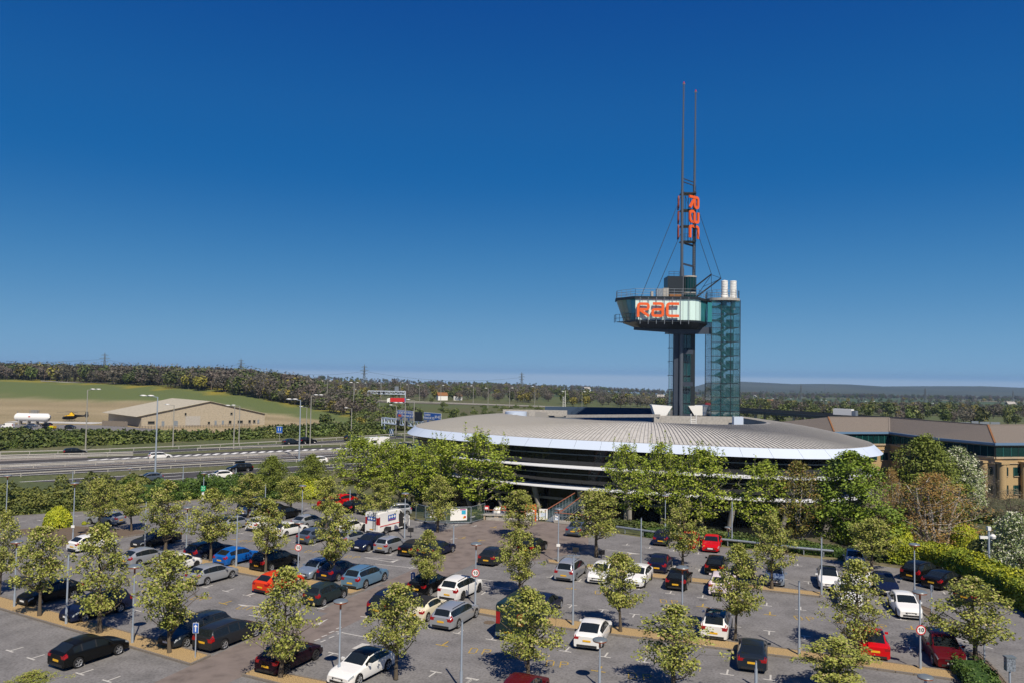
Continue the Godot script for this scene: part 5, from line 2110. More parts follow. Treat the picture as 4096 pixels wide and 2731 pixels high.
func park_markings() -> void:
	var o := thing("parking_marks", "painted bay marks on the car park", "")
	o.remove_meta("category")
	o.set_meta("kind", "structure")
	for i in range(0, WHITE_T.size(), 4):
		var s: float = WHITE_T[i + 3]
		mark(Vector2(WHITE_T[i], WHITE_T[i + 1]), WHITE_T[i + 2], [[-0.4, -0.06, 0.4, 0.06], [-0.055, 0.06 if s > 0 else -0.85, 0.055, 0.85 if s > 0 else -0.06]], M.white_paint, "bay_mark", o)
	for i in range(0, YELLOW_T.size(), 4):
		var s: float = YELLOW_T[i + 3]
		mark(Vector2(YELLOW_T[i], YELLOW_T[i + 1]), YELLOW_T[i + 2], [[-0.45, -0.06, 0.45, 0.06], [-0.06, 0.06 if s > 0 else -0.85, 0.06, 0.85 if s > 0 else -0.06]], M.yellow_paint, "yellow_bay_mark", o)
	for i in range(0, BAY_LETTERS.size(), 3):
		var at := Vector2(BAY_LETTERS[i], BAY_LETTERS[i + 1])
		var d := 0.07
		# D and P of 0.55 x 1.1 m
		mark(at + Vector2(-0.42, 0.1), BAY_LETTERS[i + 2] + 14.0, [[-0.28, -0.5, -0.2, 0.5], [-0.2, 0.42, 0.16, 0.5], [-0.2, -0.5, 0.16, -0.42], [0.16, -0.36, 0.24, 0.36]], M.yellow_paint, "bay_letter", o)
		mark(at + Vector2(0.42, -0.1), BAY_LETTERS[i + 2] + 14.0, [[-0.28, -0.5, -0.2, 0.5], [-0.2, 0.42, 0.16, 0.5], [-0.2, -0.04, 0.16, 0.04], [0.16, 0.04, 0.24, 0.42]], M.yellow_paint, "bay_letter", o)
	for i in range(0, WHITE_LINES.size(), 4):
		var a := Vector2(WHITE_LINES[i], WHITE_LINES[i + 1])
		var e := Vector2(WHITE_LINES[i + 2], WHITE_LINES[i + 3])
		var n := (e - a).normalized().orthogonal() * 0.06
		var b := mb()
		flat(b, [a + n, e + n, e - n, a - n], 0.013)
		part(b, "white_line", M.white_paint, o)
	for i in range(0, WHITE_ARROWS.size(), 6):
		var b := mb()
		flat(b, [Vector2(WHITE_ARROWS[i], WHITE_ARROWS[i + 1]), Vector2(WHITE_ARROWS[i + 2], WHITE_ARROWS[i + 3]), Vector2(WHITE_ARROWS[i + 4], WHITE_ARROWS[i + 5])], 0.015)
		part(b, "arrow", M.white_paint, o)
	var r := RandomNumberGenerator.new()
	r.seed = 41
	for i in 70:
		# dark oil spots where engines drip, and a few square repairs
		var ref := CARS[r.randi() % CARS.size()] as Array
		var at := Vector2(ref[2], ref[3]) + Vector2(r.randf_range(-4.5, 4.5), r.randf_range(-4.5, 4.5))
		if i > 62:
			at = Vector2(r.randf_range(-25, 28), r.randf_range(50, 80))
		var pl := []
		var n := 11
		for j in n:
			var t := TAU * j / n
			var rr := r.randf_range(0.12, 0.42)
			pl.append(at + Vector2(cos(t), sin(t)) * rr)
		if i > 62:
			var hd := deg_to_rad(66.0)
			var u := Vector2(cos(hd), sin(hd)) * r.randf_range(0.6, 1.8)
			var v := Vector2(-sin(hd), cos(hd)) * r.randf_range(0.5, 1.1)
			pl = [at - u - v, at + u - v, at + u + v, at - u + v]
		var b := mb()
		flat(b, pl, 0.009 + 0.0001 * i)
		part(b, "oil_stain" if i <= 62 else "tarmac_repair", M.oil_stain if i <= 62 else M.tarmac_repair, o)
	for q in [[33.0, 47.2], [-1.3, 57.6]]:
		var b := mb()
		b.tube(W(q[0], q[1], 0.0), W(q[0], q[1], 0.012), 0.42, 0.42, 18, true)
		part(b, "manhole_cover", M.soil, o)

# ---------------------------------------------------------------- lamps, signs and posts
func text_mesh(s: String, size: float, m: Material) -> TextMesh:
	var t := TextMesh.new()
	var f := SystemFont.new()
	f.font_names = PackedStringArray(["Droid Sans"])
	f.font_weight = 700
	t.font = f
	t.text = s
	t.font_size = 48
	t.pixel_size = size / 48.0
	t.depth = 0.01
	t.material = m
	return t

func speed_sign(o: Node3D, h: float) -> void:
	var b := mb()
	b.tube(Vector3(0, h, 0.09), Vector3(0, h, 0.11), 0.3, 0.3, 24, true)
	var s := part(b, "speed_sign", M.sign_red, o)
	b = mb()
	b.tube(Vector3(0, h, 0.1), Vector3(0, h, 0.118), 0.235, 0.235, 24, true)
	part(b, "sign_face", M.white_enamel, s)
	var tm := put_mesh(text_mesh("10", 0.34, M.sign_black), "numerals", s)
	tm.position = Vector3(0, h, 0.128)

func street_things() -> void:
	for q in DISC_LAMPS:
		var o := thing("street_lamp", "grey disc-headed lamp post " + q[4], "street lamp", W(q[0], q[1], 0.0), 0.0, "disc-headed car park lamps")
		var h: float = q[2]
		var b := mb()
		b.tube(Vector3.ZERO, Vector3(0, 1.0, 0), 0.085, 0.085, 10)
		b.tube(Vector3(0, 1.0, 0), Vector3(0, 1.08, 0), 0.085, 0.055, 10)
		b.tube(Vector3(0, 1.08, 0), Vector3(0, h - 0.5, 0), 0.055, 0.045, 10)
		part(b, "post", M.lamp_post, o)
		b = mb()
		b.tube(Vector3(0, h - 0.5, 0), Vector3(0, h - 0.16, 0), 0.06, 0.06, 8)
		part(b, "neck", M.lamp_rim, o)
		b = mb()
		b.lathe([Vector2(0.06, h - 0.18), Vector2(0.4, h - 0.14), Vector2(0.43, h - 0.07)], 20)
		part(b, "lamp_rim", M.lamp_rim, o)
		b = mb()
		b.lathe([Vector2(0.43, h - 0.07), Vector2(0.4, h - 0.02), Vector2(0.28, h + 0.03), Vector2(0.0, h + 0.05)], 20)
		part(b, "lamp_hood", M.lamp_hood, o)
		if q[3] == 1:
			speed_sign(o, 2.45)
		elif q[3] == 2:
			b = mb()
			b.box(Vector3(0, 1.65, 0.09), Vector3(0.34, 0.26, 0.02))
			part(b, "notice", M.white_enamel, o)
		elif q[3] == 3:
			b = mb()
			b.box(Vector3(0, 1.55, 0.1), Vector3(0.62, 0.72, 0.03))
			var s := part(b, "assembly_sign", M.sign_green, o)
			b = mb()
			for a in [[-0.2, 0.2, -0.06, 0.06], [0.2, 0.2, 0.06, 0.06], [-0.2, -0.2, -0.06, -0.06], [0.2, -0.2, 0.06, -0.06]]:
				b.bar(Vector3(a[0], 1.6 + a[1], 0.12), Vector3(a[2], 1.6 + a[3], 0.12), 0.02, 0.05)
			part(b, "arrows", M.white_enamel, s)
			b = mb()
			b.box(Vector3(0, 0.5, 0), Vector3(0.3, 1.0, 0.3))
			part(b, "cabinet", M.white_enamel, o)
	for q in SLIM_POSTS:
		var o := thing("slim_post", "plain grey steel column " + q[3], "post", W(q[0], q[1], 0.0), 0.0, "plain car park columns")
		var b := mb()
		b.tube(Vector3.ZERO, Vector3(0, 1.0, 0), 0.09, 0.09, 10)
		b.tube(Vector3(0, 1.0, 0), Vector3(0, 1.1, 0), 0.09, 0.062, 10)
		b.tube(Vector3(0, 1.1, 0), Vector3(0, q[2], 0), 0.062, 0.055, 10, true)
		part(b, "shaft", M.lamp_post, o)
		b = mb()
		b.tube(Vector3(0, q[2], 0), Vector3(0, q[2] + 0.06, 0), 0.07, 0.05, 10, true)
		if q[3].begins_with("in front of the silver people"):
			b.box(Vector3(0, q[2] + 0.03, 0), Vector3(0.9, 0.06, 0.12))
		part(b, "cap", M.galvanised, o)
	# blue arrow signs
	for q in [[ARROW_1, "blue one way arrow sign on a short post at the lowest gravel strip"], [ARROW_2, "blue one way arrow sign on a short post by the black hatchback"]]:
		var o := thing("arrow_sign", q[1], "road sign", W(q[0][0], q[0][1]), 0.0, "one way arrow signs")
		var h: float = q[0][2]
		var b := mb()
		b.tube(Vector3.ZERO, Vector3(0, h, 0), 0.04, 0.04, 8)
		part(b, "post", M.lamp_post, o)
		b = mb()
		b.box(Vector3(0, h - 0.35, 0.06), Vector3(0.36, 0.62, 0.02))
		part(b, "border", M.white_enamel, o)
		b = mb()
		b.box(Vector3(0, h - 0.35, 0.068), Vector3(0.32, 0.58, 0.02))
		var face := part(b, "sign_face", M.sign_blue, o)
		b = mb()
		b.box(Vector3(0, h - 0.42, 0.085), Vector3(0.07, 0.3, 0.012))
		b.tri(Vector3(-0.12, h - 0.28, 0.091), Vector3(0.12, h - 0.28, 0.091), Vector3(0.0, h - 0.12, 0.091))
		part(b, "arrow", M.white_enamel, face)
	# small black boards on stakes
	for q in BOARDS:
		var o := thing("marker_board", "small black board on a stake " + q[3], "sign board", W(q[0], q[1]), 0.0, "black boards behind the bays")
		var b := mb()
		b.tube(Vector3.ZERO, Vector3(0, q[2] - 0.2, 0), 0.04, 0.04, 6)
		part(b, "stake", M.dark_metal, o)
		b = mb()
		b.box(Vector3(0, q[2] - 0.2, 0.05), Vector3(0.62, 0.46, 0.05))
		part(b, "board", M.sign_black, o)
	# camera pole
	var cp := thing("camera_pole", "grey pole with white security cameras behind the golden hedge", "camera pole", W(CCTV[0], CCTV[1]))
	var b := mb()
	b.tube(Vector3.ZERO, Vector3(0, CCTV[2] - 0.3, 0), 0.12, 0.1, 10, true)
	part(b, "pole", M.lamp_post, cp)
	b = mb()
	b.box(Vector3(0, CCTV[2] - 0.15, 0), Vector3(0.3, 0.36, 0.3))
	part(b, "camera_box", M.white_enamel, cp)
	b = mb()
	b.box(Vector3(-0.5, CCTV[2] - 1.0, 0), Vector3(0.75, 0.24, 0.22))
	part(b, "camera", M.white_enamel, cp)
	b = mb()
	b.lathe([Vector2(0.0, -0.28), Vector2(0.24, -0.12), Vector2(0.28, 0.1), Vector2(0.12, 0.26), Vector2(0, 0.28)], 14, Transform3D(Basis(), Vector3(0.4, CCTV[2] - 0.95, 0)))
	part(b, "dome_camera", M.white_enamel, cp)
	# short sign posts by the soil islands and the notice at the corner
	for q in [[POST_1, "short grey sign post seen from behind on the soil island"], [POST_2, "short grey sign post beside the tree on the corner island"]]:
		var o := thing("sign_post", q[1], "post", W(q[0][0], q[0][1]))
		b = mb()
		b.tube(Vector3.ZERO, Vector3(0, q[0][2], 0), 0.05, 0.05, 8, true)
		part(b, "post", M.lamp_post, o)
		b = mb()
		b.box(Vector3(0.05, q[0][2] - 0.25, -0.06), Vector3(0.04, 0.45, 0.4))
		part(b, "sign_back", M.galvanised, o)
	var pm := thing("ticket_machine", "grey-blue box on a post in the bottom right corner", "post box", W(BOX[0], BOX[1]))
	b = mb()
	b.tube(Vector3.ZERO, Vector3(0, BOX[2] - 0.5, 0), 0.06, 0.06, 8)
	part(b, "post", M.lamp_post, pm)
	b = mb()
	b.box(Vector3(0, BOX[2] - 0.35, 0), Vector3(0.5, 0.75, 0.3))
	part(b, "housing", M.galvanised, pm)
	b = mb()
	b.box(Vector3(0, BOX[2] + 0.05, 0), Vector3(0.58, 0.08, 0.38))
	part(b, "hood", M.lamp_hood, pm)
	# white guard rail
	var gl := pairs(GUARD)
	var gr := thing("guard_rail", "long white tubular guard rail before the low hedge", "guard rail", W(gl[0].x, gl[0].y))
	for i in gl.size() - 1:
		b = mb()
		b.tube(W(gl[i].x, gl[i].y, 0.62) - gr.position, W(gl[i + 1].x, gl[i + 1].y, 0.62) - gr.position, 0.13, 0.13, 10, true)
		part(b, "rail", M.galvanised, gr)
		var n := maxi(2, int(gl[i].distance_to(gl[i + 1]) / 2.4))
		for k in n:
			var p := gl[i].lerp(gl[i + 1], (k + 0.5) / n)
			b = mb()
			b.box(W(p.x, p.y, 0.28) - gr.position, Vector3(0.1, 0.58, 0.1))
			part(b, "post", M.galvanised, gr)

# ---------------------------------------------------------------- at the entrance
func entrance_things() -> void:
	# footbridge
	var a := BRIDGE
	var o := thing("footbridge", "steel footbridge with glass sides and red handrails into the building", "footbridge", W(a[0], a[1]))
	var off := -o.position
	var n := 9
	var b := mb()
	b.quad(W(a[0], a[1], 0.03) + off, W(a[2], a[3], 0.03) + off, W(a[6], a[7], 0.03) + off, W(a[4], a[5], 0.03) + off)
	b.quad(W(a[4], a[5], -0.3) + off, W(a[6], a[7], -0.3) + off, W(a[2], a[3], -0.3) + off, W(a[0], a[1], -0.3) + off)
	b.quad(W(a[0], a[1], -0.3) + off, W(a[2], a[3], -0.3) + off, W(a[2], a[3], 0.03) + off, W(a[0], a[1], 0.03) + off)
	part(b, "deck", M.galvanised, o)
	for s in [[Vector2(a[0], a[1]), Vector2(a[4], a[5])], [Vector2(a[2], a[3]), Vector2(a[6], a[7])]]:
		var p0: Vector2 = s[0]
		var p1: Vector2 = s[1]
		b = mb()
		b.tube(W(p0.x, p0.y, 1.25) + off, W(p1.x, p1.y, 1.25) + off, 0.07, 0.07, 8, true)
		part(b, "handrail", M.rail_red, o)
		for k in n:
			var u := p0.lerp(p1, float(k) / n)
			var v := p0.lerp(p1, (k + 1.0) / n)
			b = mb()
			b.tube(W(u.x, u.y, 0.0) + off, W(u.x, u.y, 1.2) + off, 0.04, 0.04, 6)
			part(b, "baluster", M.galvanised, o)
			b = mb()
			b.bar(W(u.x, u.y, 0.58) + off, W(v.x, v.y, 0.58) + off, 0.02, 0.95)
			part(b, "glass_panel", M.shaft_glass, o)
	# side balustrades
	for q in [[RAIL_1, "low balustrade with red top rail left of the footbridge"], [RAIL_2, "low balustrade with red top rail right of the footbridge"]]:
		var r := thing("balustrade", q[1], "railing", W(q[0][0], q[0][1]))
		var p0 := Vector3.ZERO
		var p1 := W(q[0][2], q[0][3]) - r.position
		b = mb()
		b.tube(p0 + Vector3(0, 1.2, 0), p1 + Vector3(0, 1.2, 0), 0.05, 0.05, 6, true)
		part(b, "top_rail", M.rail_red, r)
		b = mb()
		b.tube(p0 + Vector3(0, 0.85, 0), p1 + Vector3(0, 0.85, 0), 0.03, 0.03, 6)
		part(b, "mid_rail", M.galvanised, r)
		b = mb()
		b.bar(p0 + Vector3(0, 0.16, 0), p1 + Vector3(0, 0.16, 0), 0.5, 0.32)
		part(b, "kerb_wall", M.concrete, r)
		for k in 6:
			b = mb()
			b.tube(p0.lerp(p1, k / 5.0) + Vector3(0, 0.1, 0), p0.lerp(p1, k / 5.0) + Vector3(0, 1.2, 0), 0.035, 0.035, 6)
			part(b, "baluster", M.galvanised, r)
	# wire fence panels
	var fl := pairs(FENCE)
	var fi := 0
	for i in fl.size() - 1:
		var p0 := W(fl[i].x, fl[i].y)
		var p1 := W(fl[i + 1].x, fl[i + 1].y)
		var f := thing("fence_panel", "wire site fence panel " + ["at the left end by the silver small car", "behind the tree with a notice", "beside the tree, second from the left end", "carrying the large blue and white map board", "at the right end by the shrub"][i], "fence", p0, 0.0, "wire site fence panels")
		var e := p1 - p0
		b = mb()
		var m := 0.04
		for h in [0.15, 1.95]:
			b.tube(Vector3(0, h, 0), e * 0.985 + Vector3(0, h, 0), m, m, 6)
		for t in [0.0, 0.985]:
			b.tube(e * t, e * t + Vector3(0, 2.0, 0), m, m, 6)
		part(b, "frame", M.galvanised, f)
		b = mb()
		b.quad(Vector3(0, 0.15, 0), e * 0.985 + Vector3(0, 0.15, 0), e * 0.985 + Vector3(0, 1.95, 0), Vector3(0, 1.95, 0))
		part(b, "mesh_infill", M.fence_mesh, f)
		b = mb()
		b.box(Vector3(0, 0.07, 0), Vector3(0.3, 0.14, 0.7))
		part(b, "foot_block", M.dark_metal, f)
		if i == 3 or i == 1:
			b = mb()
			var u := e.normalized()
			var w := 2.0 if i == 3 else 0.7
			var cc := e * (0.5 if i == 3 else 0.7) + Vector3(0, 1.1, 0)
			b.bar(cc - u * w * 0.5 + Vector3(0, 0, 0.06), cc + u * w * 0.5 + Vector3(0, 0, 0.06), 0.03, 1.35 if i == 3 else 0.9)
			var bd := part(b, "map_board", M.white_enamel, f)
			for g in [[0.6, 0.25, 0.5, 0.45, "sign_cyan"], [0.75, -0.3, 0.25, 0.25, "sign_red"], [0.62, -0.38, 0.2, 0.2, "paint_yellow"], [0.5, 0.58, 0.7, 0.12, "sign_purple"]]:
				b = mb()
				var k := 1.0 if i == 3 else 0.4
				b.bar(cc + u * (g[0] - g[2] * 0.5) * k + Vector3(0, g[1] * k, 0.085), cc + u * (g[0] + g[2] * 0.5) * k + Vector3(0, g[1] * k, 0.085), 0.01, g[3] * k)
				part(b, "print", M[g[4]], bd)
	# banner, notices, pallets and tarpaulin
	for q in NOTICES:
		var s := thing("notice_board", q[7], "sign", W(q[0], q[1]))
		for x in [-q[4] * 0.5, q[4] * 0.5]:
			b = mb()
			b.tube(Vector3(x, 0, 0), Vector3(x, q[2] + q[5] * 0.5, 0), 0.035, 0.035, 6)
			part(b, "leg", M.galvanised, s)
		b = mb()
		b.box(Vector3(0, q[2], 0.05), Vector3(q[4], q[5], 0.04))
		var bd := part(b, "board", M[q[6]], s)
		b = mb()
		b.box(Vector3(0, q[2] - q[5] * 0.05, 0.075), Vector3(q[4] * 0.7, q[5] * 0.5, 0.012))
		part(b, "print", M.white_enamel if q[6] != "white_enamel" else M.fascia, bd)
	var pl := thing("bench", "pale stone slab bench on yellow plinths by the left balustrade", "bench", W(BENCH[0], BENCH[1]), deg_to_rad(-7))
	b = mb()
	b.box(Vector3(0, 0.62, 0), Vector3(4.6, 0.16, 0.7))
	part(b, "slab", M.concrete, pl)
	for x in [-1.6, 0.0, 1.6]:
		b = mb()
		b.box(Vector3(x, 0.28, 0), Vector3(0.5, 0.54, 0.5))
		part(b, "plinth", M.buff_pale, pl)
	var tp := thing("rubble_sack", "white sack on a pale yellow box behind the stone bench", "sack", W(BENCH[0] + 0.2, BENCH[1] + 1.0))
	b = mb()
	b.lathe([Vector2(0.75, 0), Vector2(0.75, 0.5), Vector2(0.7, 1.0), Vector2(0.45, 1.35), Vector2(0, 1.4)], 8)
	part(b, "sack", M.white_enamel, tp)
	var ps := thing("pallet_stack", "pile of grey-blue pallets behind the wire fence", "pallets", W(-9.2, 98.6), 0.3)
	for k in 4:
		b = mb()
		b.box(Vector3(0.05 * k, 0.12 + 0.17 * k, 0), Vector3(2.4, 0.12, 1.4))
		part(b, "pallet", M.galvanised, ps)
	var tb := thing("tarpaulin_heap", "black bundle with white sheet inside the wire fence", "bundle", W(-4.6, 96.6))
	b = mb()
	b.lathe([Vector2(1.0, 0), Vector2(0.9, 0.25), Vector2(0.5, 0.42), Vector2(0, 0.46)], 10, Transform3D(Basis.from_scale(Vector3(1.0, 1, 0.6)), Vector3.ZERO))
	part(b, "bundle", M.sign_black, tb)
	b = mb()
	b.box(Vector3(0.2, 0.5, 0.05), Vector3(0.6, 0.12, 0.3), Basis(Vector3(0, 0, 1), 0.25))
	part(b, "sheet", M.white_enamel, tb)
	people()
	# bicycle leaning at the building
	var bc := thing("bicycle", "dark bicycle leaning beside the building door near the walking person", "bicycle", WL(45.5, 94.5), 0.5)
	for x in [-0.52, 0.52]:
		b = mb()
		for k in 18:
			var t0 := TAU * k / 18.0
			var t1 := TAU * (k + 1) / 18.0
			b.tube(Vector3(x + 0.34 * cos(t0), 0.34 + 0.34 * sin(t0), 0), Vector3(x + 0.34 * cos(t1), 0.34 + 0.34 * sin(t1), 0), 0.02, 0.02, 5)
		part(b, "wheel", M.tyre, bc)
	b = mb()
	for s in [[-0.52, 0.34, -0.1, 0.34], [-0.1, 0.34, 0.35, 0.85], [-0.1, 0.34, -0.2, 0.85], [-0.2, 0.8, 0.35, 0.85], [0.52, 0.34, 0.33, 0.95], [-0.52, 0.34, -0.2, 0.8]]:
		b.tube(Vector3(s[0], s[1], 0), Vector3(s[2], s[3], 0), 0.02, 0.02, 6)
	b.tube(Vector3(0.33, 0.97, -0.25), Vector3(0.33, 0.97, 0.25), 0.015, 0.015, 5)
	b.box(Vector3(-0.22, 0.9, 0), Vector3(0.25, 0.05, 0.12))
	part(b, "frame", M.dark_metal, bc)

# one smooth body surface from joints: surface nets over tapered capsules
func body_mesh(bones: Array, cell: float, k: float) -> MB:
	var lo := Vector3.ONE * 1e9
	var hi := -lo
	for s in bones:
		for p in [s[0], s[1]]:
			var r: float = maxf(s[2], s[3]) + cell * 2.5
			lo = lo.min(p - Vector3.ONE * r)
			hi = hi.max(p + Vector3.ONE * r)
	var nx := int((hi.x - lo.x) / cell) + 2
	var ny := int((hi.y - lo.y) / cell) + 2
	var nz := int((hi.z - lo.z) / cell) + 2
	var f := PackedFloat32Array()
	f.resize(nx * ny * nz)
	var field := func(p: Vector3) -> float:
		var d := 1e3
		for s in bones:
			var ab: Vector3 = s[1] - s[0]
			var t := clampf((p - s[0]).dot(ab) / maxf(ab.length_squared(), 1e-9), 0, 1)
			var e: float = p.distance_to(s[0] + ab * t) - lerpf(s[2], s[3], t)
			var h := clampf(0.5 + 0.5 * (d - e) / k, 0, 1)
			d = lerpf(d, e, h) - k * h * (1.0 - h)
		return d
	for z in nz:
		for y in ny:
			for x in nx:
				f[(z * ny + y) * nx + x] = field.call(lo + Vector3(x, y, z) * cell)
	var b := mb()
	var id := PackedInt32Array()
	id.resize(nx * ny * nz)
	id.fill(-1)
	for z in nz - 1:
		for y in ny - 1:
			for x in nx - 1:
				var sum := Vector3.ZERO
				var c := 0
				for e in [[0, 0, 0, 1, 0, 0], [0, 1, 0, 1, 1, 0], [0, 0, 1, 1, 0, 1], [0, 1, 1, 1, 1, 1], [0, 0, 0, 0, 1, 0], [1, 0, 0, 1, 1, 0], [0, 0, 1, 0, 1, 1], [1, 0, 1, 1, 1, 1], [0, 0, 0, 0, 0, 1], [1, 0, 0, 1, 0, 1], [0, 1, 0, 0, 1, 1], [1, 1, 0, 1, 1, 1]]:
					var v0 := f[((z + e[2]) * ny + y + e[1]) * nx + x + e[0]]
					var v1 := f[((z + e[5]) * ny + y + e[4]) * nx + x + e[3]]
					if (v0 < 0) != (v1 < 0):
						sum += Vector3(x + e[0], y + e[1], z + e[2]).lerp(Vector3(x + e[3], y + e[4], z + e[5]), v0 / (v0 - v1))
						c += 1
				if c:
					var p := lo + sum / c * cell
					var h := cell * 0.5
					var nn := Vector3(field.call(p + Vector3(h, 0, 0)) - field.call(p - Vector3(h, 0, 0)), field.call(p + Vector3(0, h, 0)) - field.call(p - Vector3(0, h, 0)), field.call(p + Vector3(0, 0, h)) - field.call(p - Vector3(0, 0, h))).normalized()
					id[(z * ny + y) * nx + x] = b.put(p, nn)
	for z in range(1, nz - 1):
		for y in range(1, ny - 1):
			for x in range(1, nx - 1):
				var i0 := (z * ny + y) * nx + x
				for ax in 3:
					var st: int = [1, nx, nx * ny][ax]
					if (f[i0] < 0) == (f[i0 + st] < 0):
						continue
					var u: int = [nx, nx * ny, 1][ax]
					var w: int = [nx * ny, 1, nx][ax]
					var q := [id[i0], id[i0 - u], id[i0 - u - w], id[i0 - w]]
					if q.min() < 0:
						continue
					if f[i0] < 0:
						b.ix.append_array(PackedInt32Array([q[0], q[2], q[1], q[0], q[3], q[2]]))
					else:
						b.ix.append_array(PackedInt32Array([q[0], q[1], q[2], q[0], q[2], q[3]]))
	return b

func people() -> void:
	var V := func(x: float, y: float, z: float) -> Vector3: return Vector3(x, y, z)
	# walking figure, facing +x
	var o := thing("person", "person walking in a dark brown top and blue jeans beside the building", "person", WL(39.9, 93.5), deg_to_rad(170))
	var top := body_mesh([[V.call(0.02, 1.0, 0), V.call(0.04, 1.38, 0), 0.15, 0.17], [V.call(0.04, 1.4, -0.17), V.call(-0.1, 1.12, -0.24), 0.065, 0.05], [V.call(-0.1, 1.12, -0.24), V.call(0.05, 0.92, -0.24), 0.05, 0.04], [V.call(0.04, 1.4, 0.17), V.call(0.14, 1.14, 0.23), 0.065, 0.05], [V.call(0.14, 1.14, 0.23), V.call(0.32, 1.02, 0.2), 0.05, 0.04], [V.call(0.05, 1.42, 0), V.call(0.07, 1.52, 0), 0.06, 0.055]], 0.035, 0.06)
	var torso := part(top, "body", M.shirt_brown, o)
	var legs := body_mesh([[V.call(0.02, 0.98, -0.09), V.call(0.22, 0.52, -0.09), 0.1, 0.07], [V.call(0.22, 0.52, -0.09), V.call(0.3, 0.08, -0.09), 0.065, 0.045], [V.call(0.3, 0.05, -0.09), V.call(0.42, 0.04, -0.09), 0.05, 0.04], [V.call(0.02, 0.98, 0.09), V.call(-0.08, 0.52, 0.09), 0.1, 0.07], [V.call(-0.08, 0.52, 0.09), V.call(-0.34, 0.14, 0.09), 0.065, 0.045], [V.call(-0.34, 0.12, 0.09), V.call(-0.26, 0.04, 0.09), 0.045, 0.04], [V.call(0.02, 0.95, 0), V.call(0.02, 1.02, 0), 0.14, 0.14]], 0.035, 0.05)
	part(legs, "jeans", M.jeans, torso)
	part(body_mesh([[V.call(0.09, 1.6, 0), V.call(0.08, 1.68, 0), 0.085, 0.09], [V.call(0.05, 1.5, 0), V.call(0.07, 1.58, 0), 0.05, 0.06], [V.call(0.17, 1.61, 0), V.call(0.185, 1.6, 0), 0.018, 0.015], [V.call(0.34, 1.0, 0.2), V.call(0.4, 0.99, 0.2), 0.035, 0.025], [V.call(0.07, 0.88, -0.24), V.call(0.1, 0.82, -0.24), 0.035, 0.025]], 0.02, 0.03), "skin", M.skin, torso)
	part(body_mesh([[V.call(0.05, 1.68, 0), V.call(0.03, 1.72, 0), 0.1, 0.085]], 0.02, 0.02), "hair", M.sign_black, torso)
	# seated figure on a ledge
	var s := thing("person", "person sitting in a green top and blue trousers with knees raised", "person", WL(42.6, 94.2) + Vector3(0, 0.35, 0), deg_to_rad(10))
	var t2 := part(body_mesh([[V.call(0, 0.18, 0), V.call(-0.06, 0.55, 0), 0.16, 0.17], [V.call(-0.06, 0.58, 0.17), V.call(0.12, 0.38, 0.23), 0.065, 0.05], [V.call(0.12, 0.38, 0.23), V.call(0.36, 0.42, 0.14), 0.05, 0.04], [V.call(-0.06, 0.58, -0.17), V.call(0.12, 0.38, -0.23), 0.065, 0.05], [V.call(0.12, 0.38, -0.23), V.call(0.36, 0.42, -0.14), 0.05, 0.04], [V.call(-0.05, 0.6, 0), V.call(-0.04, 0.7, 0), 0.06, 0.055]], 0.035, 0.06), "body", M.shirt_green, s)
	part(body_mesh([[V.call(0.02, 0.12, -0.1), V.call(0.48, 0.3, -0.1), 0.1, 0.07], [V.call(0.48, 0.3, -0.1), V.call(0.78, -0.05, -0.1), 0.065, 0.045], [V.call(0.78, -0.06, -0.1), V.call(0.9, -0.08, -0.1), 0.05, 0.04], [V.call(0.02, 0.12, 0.1), V.call(0.48, 0.32, 0.1), 0.1, 0.07], [V.call(0.48, 0.32, 0.1), V.call(0.76, -0.05, 0.1), 0.065, 0.045], [V.call(0.76, -0.06, 0.1), V.call(0.88, -0.08, 0.1), 0.05, 0.04]], 0.035, 0.05), "trousers", M.jeans, t2)
	part(body_mesh([[V.call(-0.03, 0.8, 0), V.call(-0.04, 0.88, 0), 0.085, 0.09], [V.call(-0.05, 0.68, 0), V.call(-0.04, 0.76, 0), 0.05, 0.06], [V.call(0.05, 0.81, 0), V.call(0.065, 0.8, 0), 0.018, 0.015], [V.call(0.38, 0.42, 0.12), V.call(0.44, 0.4, 0.1), 0.035, 0.025]], 0.02, 0.03), "skin", M.skin, t2)
	part(body_mesh([[V.call(-0.07, 0.88, 0), V.call(-0.09, 0.92, 0), 0.1, 0.085]], 0.02, 0.02), "hair", M.dark_metal, t2)
	var le := thing("low_wall", "low grey ledge under the seated person", "wall", WL(42.6, 94.2), deg_to_rad(10))
	var b := mb()
	b.box(Vector3(0, 0.19, 0), Vector3(1.3, 0.38, 0.6))
	part(b, "coping", M.concrete, le)

# ---------------------------------------------------------------- on and beside the motorway
func road_lamp(at: Vector3, h: float, label: String, two: bool, m: Material, turn := 0.0, detail := true) -> void:
	var o := thing("motorway_lamp", label, "lamp post", at, turn, "tall motorway lamp columns")
	var b := mb()
	b.tube(Vector3.ZERO, Vector3(0, h, 0), 0.17 if detail else 0.21, 0.1 if detail else 0.15, 8)
	part(b, "column", m, o)
	b = mb()
	b.tube(Vector3(0, h - 0.05, 0), Vector3(-2.6 if two else -1.7, h + 0.18, 0), 0.06, 0.05, 6)
	part(b, "arm", m, o)
	for x in ([-2.5, -1.2] if two else [-1.7]):
		b = mb()
		b.lathe([Vector2(0.0, -0.12), Vector2(0.3, -0.1), Vector2(0.34, 0.0), Vector2(0.2, 0.12), Vector2(0, 0.14)], 10, Transform3D(Basis.from_scale(Vector3(1.9, 1, 0.9) * (1.0 if detail else 1.7)), Vector3(x, h + 0.2, 0)))
		part(b, "lantern", M.white_enamel, o)

